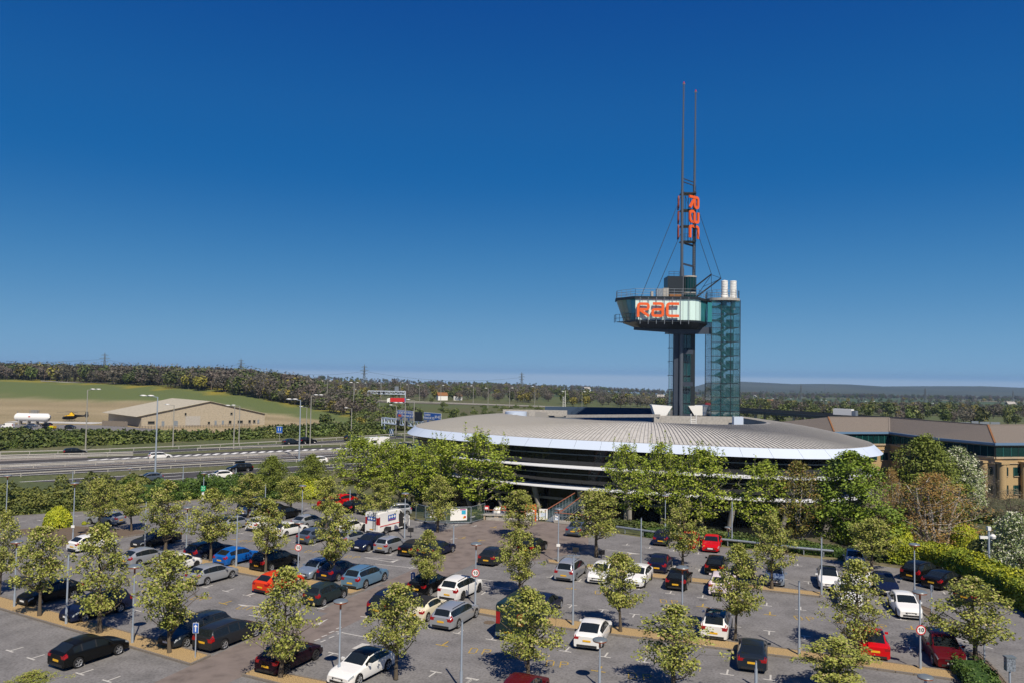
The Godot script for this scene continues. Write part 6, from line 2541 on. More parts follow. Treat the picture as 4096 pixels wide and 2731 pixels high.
func truss(o: Node3D, a: Vector3, e: Vector3, high: float, deep: Vector3, n: int, r: float, m: Material) -> void:
	for z in [Vector3.ZERO, deep]:
		for y in [0.0, high]:
			var b := mb()
			b.bar(a + z + Vector3(0, y, 0), e + z + Vector3(0, y, 0), r * 1.6, r * 2.0)
			part(b, "chord", m, o)
	for k in n:
		var p := a.lerp(e, float(k) / n)
		var q := a.lerp(e, (k + 1.0) / n)
		var b := mb()
		if k % 2 == 0:
			b.bar(p, q + Vector3(0, high, 0), r, r)
		else:
			b.bar(p + Vector3(0, high, 0), q, r, r)
		b.bar(p + deep, p + deep + Vector3(0, high, 0), r, r)
		part(b, "brace", m, o)

func panel(o: Node3D, c: Vector3, u: Vector3, w: float, h: float, m: Material, lines: Array, called := "sign_panel") -> void:
	var nn := u.cross(Vector3.UP).normalized()
	var bas := Basis(u, Vector3.UP, nn)
	var b := mb()
	b.box(c, Vector3(w + 0.3, h + 0.3, 0.08), bas)
	part(b, "sign_border", M.white_enamel, o)
	b = mb()
	b.box(c + nn * 0.05, Vector3(w, h, 0.08), bas)
	var p := part(b, called, m, o)
	for l in lines:
		if l[0] is String:
			var t := put_mesh(text_mesh(l[0], l[3], M.white_enamel), "lettering", p)
			t.transform = Transform3D(bas, c + nn * 0.1 + u * l[1] + Vector3.UP * l[2])
		else:
			b = mb()
			b.box(c + nn * 0.1 + u * l[1] + Vector3.UP * l[2], Vector3(l[3], l[4], 0.03), bas)
			part(b, "patch", M[["sign_orange", "white_enamel"][l[0]]], p)

func down_arrow(o: Node3D, c: Vector3, u: Vector3) -> void:
	var nn := u.cross(Vector3.UP).normalized()
	var b := mb()
	b.quad(c + u * 0.85 + nn * 0.12 + Vector3.UP * 0.3, c - u * 0.85 + nn * 0.12 + Vector3.UP * 0.3, c - u * 0.1 + nn * 0.12 - Vector3.UP * 0.35, c + u * 0.1 + nn * 0.12 - Vector3.UP * 0.35)
	b.box(c + nn * 0.1 + Vector3.UP * 0.38, Vector3(0.5, 0.35, 0.04), Basis(u, Vector3.UP, nn))
	part(b, "lane_arrow", M.sign_blue, o)

func road_things() -> void:
	var labs := ["at the far verge above the black estate on the motorway", "standing tall in front of the hedge, nearest the camera", "in the scrub bank left of the shed door", "at the right end of the beige shed", "thin and slightly lower at the right end of the shed", "with twin lanterns left of the plane trees", "behind the twin-lantern column, in the field edge", "beside the dark motorway cars", "on the slope left of the gantry", "in front of the blue gantry signs", "crossing the second blue gantry sign", "at the gantry leg", "half way up the far slope", "beside the low bushes before the far motorway"]
	var i := 0
	for k in range(0, ROAD_LAMPS.size(), 4):
		road_lamp(W(ROAD_LAMPS[k], ROAD_LAMPS[k + 1], ROAD_LAMPS[k + 2] - 0.2), ROAD_LAMPS[k + 3] + 0.2, "tall motorway lamp column " + labs[i], i in [0, 1, 5, 7, 9], M.lamp_post if i in [1, 5] else M.old_post, PI if i in [0, 7] else 0.0)
		i += 1
	for k in range(0, FAR_LAMPS.size(), 4):
		road_lamp(W(FAR_LAMPS[k], FAR_LAMPS[k + 1], FAR_LAMPS[k + 2]), FAR_LAMPS[k + 3] - FAR_LAMPS[k + 2], FAR_LAMP_LABELS[k / 4], false, M.old_post, PI if (k / 4) % 3 == 0 else 0.0, false)
	# traffic
	for q in [["estate", "white", -74.5, 170.2, 36.0, "white estate car driving along the far carriageway", 0.05], ["estate", "black", -95.5, 175.5, 36.0, "long black estate driving below the scrub bank", 0.05], ["hatch", "white", -51.1, 141.0, 216.0, "white hatchback on the slip road behind the hedge", 0.05], ["estate", "black", -51.1, 151.3, 216.0, "black estate with a roof box on the slip road", 0.05], ["hatch", "steel", -61.4, 136.3, 216.0, "grey-blue car roof just above the hedge on the slip road", 0.05],
		["saloon", "slate", -57.1, 208.6, 40.0, "blue-grey saloon on the far slip road", 0.05], ["suv", "black", -53.6, 211.4, 40.0, "black car following the blue-grey saloon", 0.05], ["suv", "green", -44.0, 222.2, 42.0, "dark green car on the far slip road near the gantry", 0.05], ["saloon", "navy", -26.5, 203.0, 38.0, "dark blue car ahead of the white caravan", 0.05], ["hatch", "white", -40.2, 166.4, 216.0, "white car behind the hazel bush on the motorway", 0.05]]:
		place_car(q[0], q[1], WL(q[2], q[3], q[6]), q[4], q[5], "moving_car", "car", "cars on the motorway")
	var bx := thing("roof_box", "black luggage box on the roof of the black estate", "roof box", WL(-51.1, 151.3, 1.6), deg_to_rad(216))
	var b := mb()
	b.box(Vector3(0, 0.15, 0), Vector3(1.7, 0.3, 0.75))
	b.box(Vector3(0, 0.34, 0), Vector3(1.4, 0.1, 0.6))
	part(b, "shell", M.paint_black, bx)
	# motor home
	var mh := thing("motor_home", "white motor home on the motorway behind the plane trees", "motor home", WL(-32.5, 196.0, 0.05), deg_to_rad(36))
	b = mb()
	b.box(Vector3(-0.6, 1.9, 0), Vector3(5.2, 2.6, 2.2))
	b.box(Vector3(1.9, 2.7, 0), Vector3(1.4, 0.9, 2.1))
	part(b, "living_box", M.white_enamel, mh)
	b = mb()
	b.box(Vector3(2.9, 1.0, 0), Vector3(1.9, 1.0, 1.9))
	b.quad(Vector3(3.2, 1.5, 0.9), Vector3(3.2, 1.5, -0.9), Vector3(2.4, 2.3, -0.85), Vector3(2.4, 2.3, 0.85))
	part(b, "cab", M.white_enamel, mh)
	b = mb()
	b.box(Vector3(-1.6, 2.2, 1.11), Vector3(1.6, 0.7, 0.04))
	part(b, "side_window", M.car_glass, mh)
	for x in [-1.7, 2.7]:
		for z in [-0.95, 0.95]:
			b = mb()
			b.tube(Vector3(x, 0.35, z - 0.1), Vector3(x, 0.35, z + 0.1), 0.35, 0.35, 14, true)
			part(b, "wheel", M.tyre, mh)
	b = mb()
	b.box(Vector3(-3.25, 1.9, 0.55), Vector3(0.06, 0.8, 0.9))
	part(b, "rear_window", M.car_glass, mh)
	# direction sign gantry
	var A := WL(-39.3, 243.4)
	var u := Vector3(0.64, 0, 0.768)
	var g := thing("sign_gantry", "white lattice gantry with blue motorway direction signs", "gantry", A)
	g.scale = Vector3.ONE * 0.68
	var h0 := 5.4
	truss(g, Vector3(0, h0, 0), u * 48.0 + Vector3(0, h0, 0), 2.3, Vector3(0.8, 0, -0.6) * 1.4, 32, 0.2, M.fascia)
	for p in [Vector3.ZERO, Vector3(0.8, 0, -0.6) * 1.4]:
		b = mb()
		b.box(p + Vector3(0, (h0 + 2.3) * 0.5, 0), Vector3(0.35, h0 + 2.3, 0.35))
		part(b, "leg", M.fascia, g)
	b = mb()
	for k in 5:
		b.bar(Vector3(0, 1.2 * k, 0), Vector3(1.1, 1.2 * k + 1.1, -0.8), 0.14, 0.14)
	part(b, "leg_brace", M.fascia, g)
	b = mb()
	b.box(Vector3(0.5, 0.1, -0.4), Vector3(3.2, 1.2, 2.2))
	part(b, "foundation", M.hard_strip, g)
	var nn := u.cross(Vector3.UP).normalized()
	panel(g, u * 19.8 + Vector3(0, h0 + 4.9, 0) + nn * 0.3, u, 12.4, 2.8, M.sign_blue, [["M 4(W)", -4.2, 0.55, 1.5], ["SOUTH WALES", 2.1, 0.65, 1.3], ["Chepstow (M 48)", 2.1, -0.65, 1.3], [0, -4.2, -0.8, 2.6, 0.9]])
	panel(g, u * 40.5 + Vector3(0, h0 + 4.9, 0) + nn * 0.3, u, 12.4, 2.8, M.sign_blue, [["London", -3.6, 0.65, 1.3], ["Bristol (M 32)", -2.5, -0.65, 1.3], ["M 4(E)", 4.2, 0.0, 1.6]])
	for x in [19.8, 40.5]:
		b = mb()
		b.box(u * x + Vector3(0, h0 + 2.75, 0) + nn * 0.3, Vector3(12.7, 1.0, 0.1), Basis(u, Vector3.UP, nn))
		var ap := part(b, "lane_panel", M.concrete, g)
		for k in [-3.0, 3.0]:
			down_arrow(ap, u * (x + k) + Vector3(0, h0 + 2.75, 0) + nn * 0.3, u)
	b = mb()
	b.box(u * 29.6 + Vector3(0, h0 + 4.3, 0), Vector3(5.8, 3.8, 0.4), Basis(u, Vector3.UP, nn))
	part(b, "matrix_display", M.sign_black, g)
	for x in [14.5, 21.0, 35.0]:
		b = mb()
		b.box(u * x + Vector3(0, h0 + 0.9, 0) + nn * 0.5, Vector3(1.8, 2.0, 0.5), Basis(u, Vector3.UP, nn))
		part(b, "lane_signal", M.sign_black, g)
	var cab := thing("roadside_cabinet", "pale grey cabinet beside the gantry leg", "cabinet", A + Vector3(3.2, 0, 1.5))
	b = mb()
	b.box(Vector3(0, 1.0, 0), Vector3(1.2, 2.0, 0.8))
	part(b, "housing", M.fascia, cab)
	b = mb()
	b.box(Vector3(0, 2.04, 0), Vector3(1.3, 0.08, 0.9))
	part(b, "lid", M.concrete, cab)
	# small blue motorway sign
	var ms := thing("road_sign", "small blue motorway sign on the verge before the scrub", "road sign", WL(-63.1, 218.1))
	b = mb()
	b.tube(Vector3.ZERO, Vector3(0, 3.0, 0), 0.07, 0.07, 6)
	part(b, "post", M.old_post, ms)
	b = mb()
	b.box(Vector3(0, 3.0, 0.1), Vector3(1.6, 1.9, 0.06))
	var fc := part(b, "sign_face", M.sign_blue, ms)
	b = mb()
	for z in [[0, 1.9, 1.66, 0.07], [0, -1.9, 1.66, 0.07]]:
		b.box(Vector3(0, 3.0 + z[1] * 0.47, 0.14), Vector3(1.6, 0.07, 0.02))
	b.box(Vector3(-0.3, 3.1, 0.14), Vector3(0.12, 0.9, 0.02))
	b.box(Vector3(0.3, 3.1, 0.14), Vector3(0.12, 0.9, 0.02))
	part(b, "symbol", M.white_enamel, fc)
	# far gantry and lorry on the distant carriageway
	var B := WL(-115, 640)
	var g2 := thing("sign_gantry", "small distant white gantry over the red lorry", "gantry", B)
	truss(g2, Vector3(0, 6.6, 0), Vector3(30, 6.6, 0), 2.3, Vector3(0, 0, -1.2), 16, 0.25, M.fascia)
	for x in [0.0, 2.4, 30.0]:
		b = mb()
		b.box(Vector3(x, 4.4, 0), Vector3(0.45, 8.8, 0.45))
		part(b, "leg", M.fascia, g2)
	for x in [9.0, 12.8]:
		b = mb()
		b.box(Vector3(x, 7.8, 0.4), Vector3(1.6, 1.7, 0.4))
		part(b, "lane_signal", M.sign_black, g2)
	b = mb()
	b.box(Vector3(23.0, 11.0, 0.2), Vector3(3.2, 3.6, 0.2))
	part(b, "sign_back", M.galvanised, g2)
	var lo := thing("lorry", "white lorry with a red curtain trailer on the distant motorway", "lorry", WL(-91, 626, 0.2), deg_to_rad(186))
	b = mb()
	b.box(Vector3(-2.0, 2.6, 0), Vector3(11.5, 3.0, 2.5))
	part(b, "trailer", M.sign_red, lo)
	b = mb()
	b.box(Vector3(-7.6, 2.6, 0), Vector3(0.5, 3.1, 2.55))
	part(b, "rear_doors", M.sign_blue, lo)
	b = mb()
	b.box(Vector3(5.2, 2.0, 0), Vector3(2.2, 3.0, 2.4))
	b.quad(Vector3(4.1, 3.5, 1.2), Vector3(6.0, 3.5, 1.2), Vector3(4.3, 4.1, 1.1), Vector3(4.1, 4.1, 1.1))
	part(b, "cab", M.white_enamel, lo)
	b = mb()
	b.box(Vector3(6.32, 2.6, 0), Vector3(0.06, 1.0, 2.1))
	part(b, "windscreen", M.car_glass, lo)
	for x in [-6.5, -5.2, -3.9, 2.6, 5.2]:
		b = mb()
		b.tube(Vector3(x, 0.5, -1.2), Vector3(x, 0.5, 1.2), 0.5, 0.5, 12, true)
		part(b, "axle_wheels", M.tyre, lo)
	# flyover on the right
	var F0 := Vector2(96, 452)
	var F1 := Vector2(178, 352)
	var fo := thing("flyover", "dark concrete motorway flyover beyond the stair tower", "bridge", W(F0.x, F0.y, -7))
	var ft := (F1 - F0).normalized()
	var fn := Vector2(-ft.y, ft.x)
	var deck := 0.9
	b = mb()
	var p0 := F0 - fn * 6.0
	var p1 := F1 - fn * 6.0
	var p2 := F1 + fn * 6.0
	var p3 := F0 + fn * 6.0
	var L := [W(p0.x, p0.y, deck), W(p1.x, p1.y, deck - 1.2), W(p2.x, p2.y, deck - 1.2), W(p3.x, p3.y, deck)]
	for k in 4:
		L[k] -= fo.position
	var dn := Vector3(0, 1.3, 0)
	b.quad(L[0], L[1], L[2], L[3])
	b.quad(L[0] - dn, L[1] - dn, L[1], L[0])
	b.quad(L[3] - dn, L[2] - dn, L[1] - dn, L[0] - dn)
	part(b, "deck", M.tower_dark, fo)
	for k in 2:
		b = mb()
		b.bar(L[0 if k == 0 else 3] + Vector3(0, 0.5, 0), L[1 if k == 0 else 2] + Vector3(0, 0.5, 0), 0.2, 0.9)
		part(b, "parapet", M.dark_metal, fo)
	for k in 6:
		for s in [-4.0, 4.0]:
			var q: Vector2 = F0.lerp(F1, (k + 0.4) / 6.0) + fn * s
			b = mb()
			b.tube(W(q.x, q.y, land(q.x, q.y) - 0.3) - fo.position, W(q.x, q.y, deck - 2.0) - fo.position, 0.6, 0.6, 10)
			part(b, "pier", M.concrete, fo)
	var wl := thing("lorry", "white box lorry crossing the flyover", "lorry", W(158, 379, -0.1), deg_to_rad(-50))
	b = mb()
	b.box(Vector3(0, 2.2, 0), Vector3(9.0, 2.9, 2.5))
	part(b, "box_body", M.white_enamel, wl)
	b = mb()
	b.box(Vector3(5.6, 1.7, 0), Vector3(1.9, 2.5, 2.4))
	part(b, "cab", M.galvanised, wl)
	# distant carriageway
	b = mb()
	var fm := PackedVector2Array([Vector2(-420, 720), Vector2(-130, 655), Vector2(20, 612), Vector2(160, 572)])
	ribbon(b, fm, 0.0, 16.0, 0.25, 12.0)
	structure(part(b, "road", M.hard_strip))
	b = mb()
	ribbon(b, fm, 0.0, 1.0, 0.3, 12.0)
	for k in fm.size() - 1:
		b.bar(WL(fm[k].x, fm[k].y - 9.0, 0.9), WL(fm[k + 1].x, fm[k + 1].y - 9.0, 0.9), 0.2, 0.5)
	tag(part(b, "crash_barrier", M.steel_rail), "thin pale barrier along the distant motorway", "crash barrier", "")
	b = mb()
	ribbon(b, PackedVector2Array([Vector2(-60, 420), Vector2(30, 372), Vector2(130, 330)]), 0.0, 9.0, 0.2, 10.0)
	structure(part(b, "road", M.motorway))
	b = mb()
	ribbon(b, PackedVector2Array([Vector2(-30, 262), Vector2(-22, 300), Vector2(-26, 345)]), 0.0, 8.0, 0.12, 6.0)
	structure(part(b, "road", M.motorway))
	# white lattice mast on a plinth
	var mp := at_far(39.0, 585)
	var ls := thing("lattice_mast", "white lattice mast on a concrete plinth beyond the roof", "mast", mp)
	b = mb()
	for k in 6:
		b.bar(Vector3(-0.9, 1.5 + k * 1.3, 0), Vector3(0.9, 2.8 + k * 1.3, 0), 0.18, 0.18)
		b.bar(Vector3(0.9, 1.5 + k * 1.3, 0), Vector3(0.9, 2.8 + k * 1.3, 0), 0.22, 0.22)
		b.bar(Vector3(-0.9, 1.5 + k * 1.3, 0), Vector3(-0.9, 2.8 + k * 1.3, 0), 0.22, 0.22)
	b.bar(Vector3(0.7, 9, 0), Vector3(0.7, 13.5, 0), 0.35, 0.35)
	part(b, "lattice", M.white_enamel, ls)
	b = mb()
	b.box(Vector3(0, 0.6, 0), Vector3(4.2, 1.6, 2.0))
	part(b, "plinth", M.hard_strip, ls)
	# distant gantry backs by the offices
	var gb := thing("sign_gantry", "row of pale sign backs on a distant gantry above the tiled roof", "gantry", W(170, 300, -9))
	truss(gb, Vector3(-10, 8.6, 0), Vector3(20, 7.6, 0), 1.3, Vector3(0, 0, -1), 14, 0.18, M.white_enamel)
	for q in [[-6.5, 2.2, 2.2, "sign_blue"], [-3.2, 3.6, 1.9, "galvanised"], [0.6, 3.6, 1.9, "galvanised"], [4.4, 2.6, 2.8, "galvanised"], [8.0, 3.6, 2.4, "galvanised"], [12.0, 3.6, 2.4, "galvanised"]]:
		b = mb()
		b.box(Vector3(q[0], 10.3, 0.3), Vector3(q[1], q[2], 0.15))
		part(b, "sign_back", M[q[3]], gb)
	for x in [-9.5, 19.5]:
		b = mb()
		b.box(Vector3(x, 4.4, 0), Vector3(0.4, 8.8, 0.4))
		part(b, "leg", M.white_enamel, gb)

func at_far(x: float, d: float) -> Vector3:
	return WL(x, d)

# ---------------------------------------------------------------- distance
func far_tree(seed_: int, kind: String) -> ArrayMesh:
	var r := RandomNumberGenerator.new()
	r.seed = seed_
	var b := mb(true)
	b.col = Color(0.13, 0.105, 0.085)
	if kind != "shrub":
		b.tube(Vector3(0, -0.05, 0), Vector3(0, 0.62, 0), 0.022, 0.012, 5)
	var n := 300 if kind == "bare" else (440 if kind == "shrub" else 300)
	for k in n:
		var dir := rdir(r)
		var p := Vector3.ZERO
		var sz := 0.12
		var wide := 0.75
		var lump := 0.85 + 0.25 * sin(dir.x * 6.0 + seed_) * cos(dir.z * 5.0 + seed_ * 2.0)
		if kind == "shrub":
			dir.y = absf(dir.y)
			p = Vector3(dir.x * 0.9, dir.y * 0.92, dir.z * 0.9) * lump * pow(r.randf(), 0.3)
			sz = 0.2
		else:
			p = Vector3(dir.x * 0.4, 0.58 + dir.y * 0.4, dir.z * 0.4) * 1.0
			p = Vector3(0, 0.55, 0) + (p - Vector3(0, 0.55, 0)) * lump * pow(r.randf(), 0.3)
		var nn := (rdir(r) + dir * 0.7 + Vector3(0, 0.5, 0)).normalized()
		if kind == "bare":
			b.col = Color(0.085, 0.075, 0.06).lerp(Color(0.15, 0.132, 0.108), r.randf())
			sz = 0.12
			wide = 0.36
			nn = (rdir(r) + dir * 0.3).normalized()
		elif kind == "green":
			b.col = Color(0.055, 0.085, 0.018).lerp(Color(0.13, 0.15, 0.035), r.randf())
		elif kind == "yellow":
			b.col = Color(0.16, 0.15, 0.02).lerp(Color(0.27, 0.23, 0.04), r.randf())
		else:
			b.col = Color(0.055, 0.085, 0.016).lerp(Color(0.135, 0.165, 0.035), r.randf())
		b.leaf(p, nn, sz * r.randf_range(0.75, 1.35), r.randf() * TAU, wide)
	return b.mesh(M.leaf)

func scatter(called: String, label: String, kinds: Array, n: int, seed_: int, where: Callable, h0: float, h1: float, spread := 1.0) -> void:
	var r := RandomNumberGenerator.new()
	r.seed = seed_
	var lists := {}
	for k in n:
		var p: Vector2 = where.call(r)
		var f := r.randf()
		var pick: String = kinds[kinds.size() - 1][0]
		for q in kinds:
			if f < q[1]:
				pick = q[0]
				break
		if not lists.has(pick):
			lists[pick] = []
		var h := r.randf_range(h0, h1)
		var w := h * r.randf_range(0.85, 1.25) * spread
		var bs := Basis(Vector3.UP, r.randf() * TAU) * Basis.from_scale(Vector3(w, h, w))
		lists[pick].append([Transform3D(bs, WL(p.x, p.y, -0.1 if h < 5.0 else -0.6)), r.randf_range(0.6, 1.3), r.randf()])
	for kd in lists:
		var mm := MultiMesh.new()
		mm.transform_format = MultiMesh.TRANSFORM_3D
		mm.use_colors = true
		mm.mesh = far_tree(seed_ + 3, kd)
		mm.instance_count = lists[kd].size()
		for k in lists[kd].size():
			mm.set_instance_transform(k, lists[kd][k][0])
			var t: float = lists[kd][k][1]
			var hue: float = lists[kd][k][2]
			mm.set_instance_color(k, Color(t * lerpf(0.88, 1.1, hue), t, t * lerpf(0.85, 1.05, hue)))
		var o := MultiMeshInstance3D.new()
		o.multimesh = mm
		o.name = numbered(called)
		add_child(o)
		var word: String = {"bare": "leafless brown", "green": "dull green", "yellow": "yellow-green", "shrub": "low olive"}[kd]
		tag(o, label % word, "vegetation", "", "stuff")

func hill_edge(a: float) -> float:
	var l := HILL_EDGE
	for i in range(0, l.size() - 2, 2):
		if a <= l[i + 2]:
			return lerpf(l[i + 1], l[i + 3], clampf((a - l[i]) / (l[i + 2] - l[i]), 0, 1))
	return l[l.size() - 1]

func fan(r: RandomNumberGenerator, a0: float, a1: float, d0: float, d1: float) -> Vector2:
	var d := d0 * pow(d1 / d0, r.randf())
	return Vector2(r.randf_range(a0, a1) * d, d)

func far_land() -> void:
	scatter("woodland", "%s trees of the wood along the top of the hay field", [["bare", 0.76], ["green", 0.94], ["yellow", 1.0]], 900, 71, func(r: RandomNumberGenerator) -> Vector2:
		var a := r.randf_range(-0.72, -0.25)
		var d := hill_edge(a) + 4.0 + 150.0 * pow(r.randf(), 0.8)
		return Vector2(a * d, d), 12.0, 18.5)
	scatter("woodland", "%s trees on the slope between hay field and motorway", [["bare", 0.5], ["green", 0.85], ["yellow", 1.0]], 330, 72, func(r: RandomNumberGenerator) -> Vector2: 
		var a := r.randf_range(-0.33, -0.17)
		var d := hill_edge(a) + 4.0 + 320.0 * pow(r.randf(), 1.3)
		return Vector2(a * d, d), 7.0, 12.0)
	scatter("scrub", "%s thicket on the slope between the field corner and the gantry", [["green", 0.3], ["bare", 0.55], ["shrub", 1.0]], 330, 79, func(r: RandomNumberGenerator) -> Vector2: return fan(r, -0.195, -0.115, 285, 470), 2.5, 6.5)
	scatter("woodland", "%s trees of the woods across the middle distance", [["bare", 0.7], ["green", 0.9], ["yellow", 1.0]], 1100, 73, func(r: RandomNumberGenerator) -> Vector2: return fan(r, -0.3, 0.34, 690, 2000), 8.0, 13.0)
	scatter("woodland", "%s trees and hedgerows of the plain on the right", [["bare", 0.5], ["green", 0.9], ["yellow", 1.0]], 1000, 74, func(r: RandomNumberGenerator) -> Vector2:
		var p := fan(r, 0.28, 0.72, 480, 3600)
		if r.randf() < 0.65:
			p.y = round(p.y / 155.0) * 155.0 + r.randf_range(-5, 5)
		return p, 6.0, 12.0)
	scatter("woodland", "%s trees in the long dark band below the far hills", [["bare", 0.75], ["green", 1.0]], 800, 75, func(r: RandomNumberGenerator) -> Vector2: return Vector2(r.randf_range(200, 2300), r.randf_range(2600, 3000)), 10.0, 20.0)
	scatter("woodland", "%s hedgerow trees of the far plain in the middle", [["bare", 0.55], ["green", 1.0]], 700, 78, func(r: RandomNumberGenerator) -> Vector2:
		var p := fan(r, -0.25, 0.4, 1900, 4500)
		if r.randf() < 0.6:
			p.y = round(p.y / 310.0) * 310.0
		return p, 8.0, 15.0)
	scatter("scrub", "%s bushes on the bank between motorway and shed", [["shrub", 1.0]], 1500, 76, func(r: RandomNumberGenerator) -> Vector2:
		var a := r.randf_range(-0.68, -0.16)
		var d0 := lerpf(178.0, 240.0, (a + 0.66) / 0.5)
		var p := Vector2(a * d0, d0)
		# keep behind the far barrier
		var back := r.randf_range(3.0, lerpf(112.0, 36.0, (a + 0.66) / 0.5))
		return Vector2(a * (d0 + back), d0 + back), 1.4, 3.4, 1.1)
	scatter("scrub", "%s bushes dotted over the rough ground before the distant motorway", [["shrub", 1.0]], 260, 77, func(r: RandomNumberGenerator) -> Vector2: return fan(r, -0.17, 0.5, 330, 600), 1.2, 3.6, 1.0)
	scatter("undergrowth", "%s shrubs around the offices and the birch trees on the right", [["shrub", 1.0]], 330, 80, func(r: RandomNumberGenerator) -> Vector2:
		var x := r.randf_range(44, 98)
		return Vector2(x, r.randf_range(maxf(edge_depth(x) + 4.0, 66.0), 128.0)), 0.9, 2.4, 1.1)
	scatter("undergrowth", "%s ground cover in the sunken garden before the building", [["shrub", 1.0]], 240, 81, func(r: RandomNumberGenerator) -> Vector2:
		var x := r.randf_range(11, 46)
		return Vector2(x, edge_depth(x) + r.randf_range(2.5, 12.0)), 0.5, 1.1, 1.2)
	# single trees and bushes one can pick out
	var bushes := []
	for k in 3:
		bushes.append(far_tree(90 + k, ["green", "yellow", "bare"][k]))
	var spots := [[-62, 268, 0, 7.0, "dark green tree left of the gantry leg"], [-53, 282, 1, 6.0, "yellow-green tree on the slope by the gantry"], [-75, 262, 0, 5.0, "round bush at the end of the field fence"], [-116, 690, 1, 11.0, "yellow-green tree left of the distant gantry"], [-128, 700, 1, 12.0, "yellow-green tree in the wood above the field corner"], [-30, 420, 0, 6.5, "rounded green bush before the distant barrier"], [8, 700, 1, 8.0, "bright green tree alone in the brown wood"], [-64, 640, 0, 5.5, "round bush below the red lorry"], [50, 640, 1, 9.0, "golden willow beyond the roof, nearest the tower"], [62, 655, 1, 10.0, "golden willow beyond the roof, right of the white mast"], [46, 690, 0, 13.0, "tall dark poplar group beyond the golden willows"], [88, 640, 2, 13.0, "reddish bare tree left of the tower foot"], [-48, 560, 0, 5.0, "small dark bush on the rough ground"], [-15, 445, 0, 5.0, "clump of green bushes behind the roof edge"], [-250, 640, 0, 17.0, "dark rounded pine on the skyline of the hill wood"], [-135, 930, 2, 20.0, "tall bare poplar on the skyline"], [150, 560, 1, 7.0, "yellow-green bush by the flyover"], [190, 470, 1, 7.0, "yellow-green bushes beside the tiled roof"], [200, 520, 0, 8.0, "dark green trees beside the flyover end"]]
	for s in spots:
		var o := put_mesh(bushes[s[2]], "roadside_tree")
		o.position = WL(s[0], s[1], -0.3)
		o.rotation.y = s[0]
		o.scale = Vector3(s[3] * 1.05, s[3], s[3] * 1.05)
		tag(o, s[4], "tree", "single trees beyond the motorway")
	# pylons with their wires
	var tops := []
	var names := ["electricity pylon behind the hill wood on the left", "electricity pylon above the trees left of centre", "electricity pylon beside the distant gantry", "electricity pylon right of the gantry signs", "faint electricity pylon right of the tower", "electricity pylon above the offices", "electricity pylon near the right edge", "tiny mast on the far blue hills"]
	for i in range(0, PYLONS.size(), 3):
		var base := WL(PYLONS[i], PYLONS[i + 1])
		var h: float = PYLONS[i + 2] - base.y
		if i / 3 == 7:
			h = 40.0
			base.y = PYLONS[i + 2] - 40.0
		var o := thing("pylon", names[i / 3], "pylon", base, 0.6, "electricity pylons")
		var b := mb()
		var w := h * 0.075
		var rr := maxf(0.16, PYLONS[i + 1] * 0.00024)
		for sx in [-1, 1]:
			for sz in [-1, 1]:
				b.tube(Vector3(sx * w, 0, sz * w), Vector3(sx * w * 0.32, h * 0.6, sz * w * 0.32), rr, rr, 4)
				b.tube(Vector3(sx * w * 0.32, h * 0.6, sz * w * 0.32), Vector3(0, h, 0), rr, rr * 0.7, 4)
		part(b, "legs", M.pylon, o)
		b = mb()
		for k in 9:
			var f0 := k / 9.0
			var f1 := (k + 1) / 9.0
			var w0 := lerpf(w, w * 0.2, f0)
			var w1 := lerpf(w, w * 0.2, f1)
			for sz in [-1, 1]:
				b.tube(Vector3(-w0, h * f0 * 0.92, sz * w0), Vector3(w1, h * f1 * 0.92, sz * w1), rr * 0.6, rr * 0.6, 3)
				b.tube(Vector3(w0, h * f0 * 0.92, sz * w0), Vector3(-w1, h * f1 * 0.92, sz * w1), rr * 0.6, rr * 0.6, 3)
		part(b, "lattice", M.pylon, o)
		for q in [[0.62, 0.15], [0.75, 0.19], [0.88, 0.13]]:
			b = mb()
			for s in [-1.0, 1.0]:
				b.tube(Vector3(0, h * q[0], 0), Vector3(s * h * q[1], h * q[0], 0), rr, rr * 0.6, 4)
				b.tube(Vector3(0, h * (q[0] + 0.05), 0), Vector3(s * h * q[1], h * q[0], 0), rr * 0.7, rr * 0.5, 3)
			part(b, "cross_arm", M.pylon, o)
		tops.append(base + Vector3(0, h * 0.72, 0))
	var wires := [[Vector3(-620, tops[0].y - 2.0, -470.0), tops[0]], [tops[0], tops[1]], [tops[1], tops[2]], [tops[2], tops[3]]]
	var wn := ["sagging power line above the left edge of the wood", "sagging power line between the two left pylons", "sagging power line left of the gantry pylon", "sagging power line right of the gantry pylon"]
	for i in wires.size():
		var b := mb()
		var a: Vector3 = wires[i][0]
		var e: Vector3 = wires[i][1]
		var last := a
		for k in 14:
			var f := (k + 1) / 14.0
			var p := a.lerp(e, f) - Vector3(0, 9.0 * 4.0 * f * (1.0 - f), 0)
			b.tube(last, p, 0.11, 0.11, 4)
			last = p
		tag(part(b, "power_line", M.wire), wn[i], "power line", "power lines between the pylons")
	# far houses
	var hs := [[-62, 715, 9.0, 0.4, "white gabled house among the trees before the far wood"], [-48, 720, 8.0, 1.2, "red-roofed house beside the white gabled house"], [-160, 760, 8.0, 0.2, "red roof behind the distant gantry"], [470, 1450, 13.0, 0.2, "pale farmhouse with red roof on the plain, left one"], [510, 1470, 11.0, 0.9, "pale farmhouse with red roof on the plain, right one"], [180, 1900, 16.0, 0.5, "white farm building on the far slope above the roof"], [300, 1600, 14.0, 0.0, "long pale shed on the plain left of the tower"], [940, 1500, 16.0, 0.1, "long white glasshouse at the right edge of the plain"]]
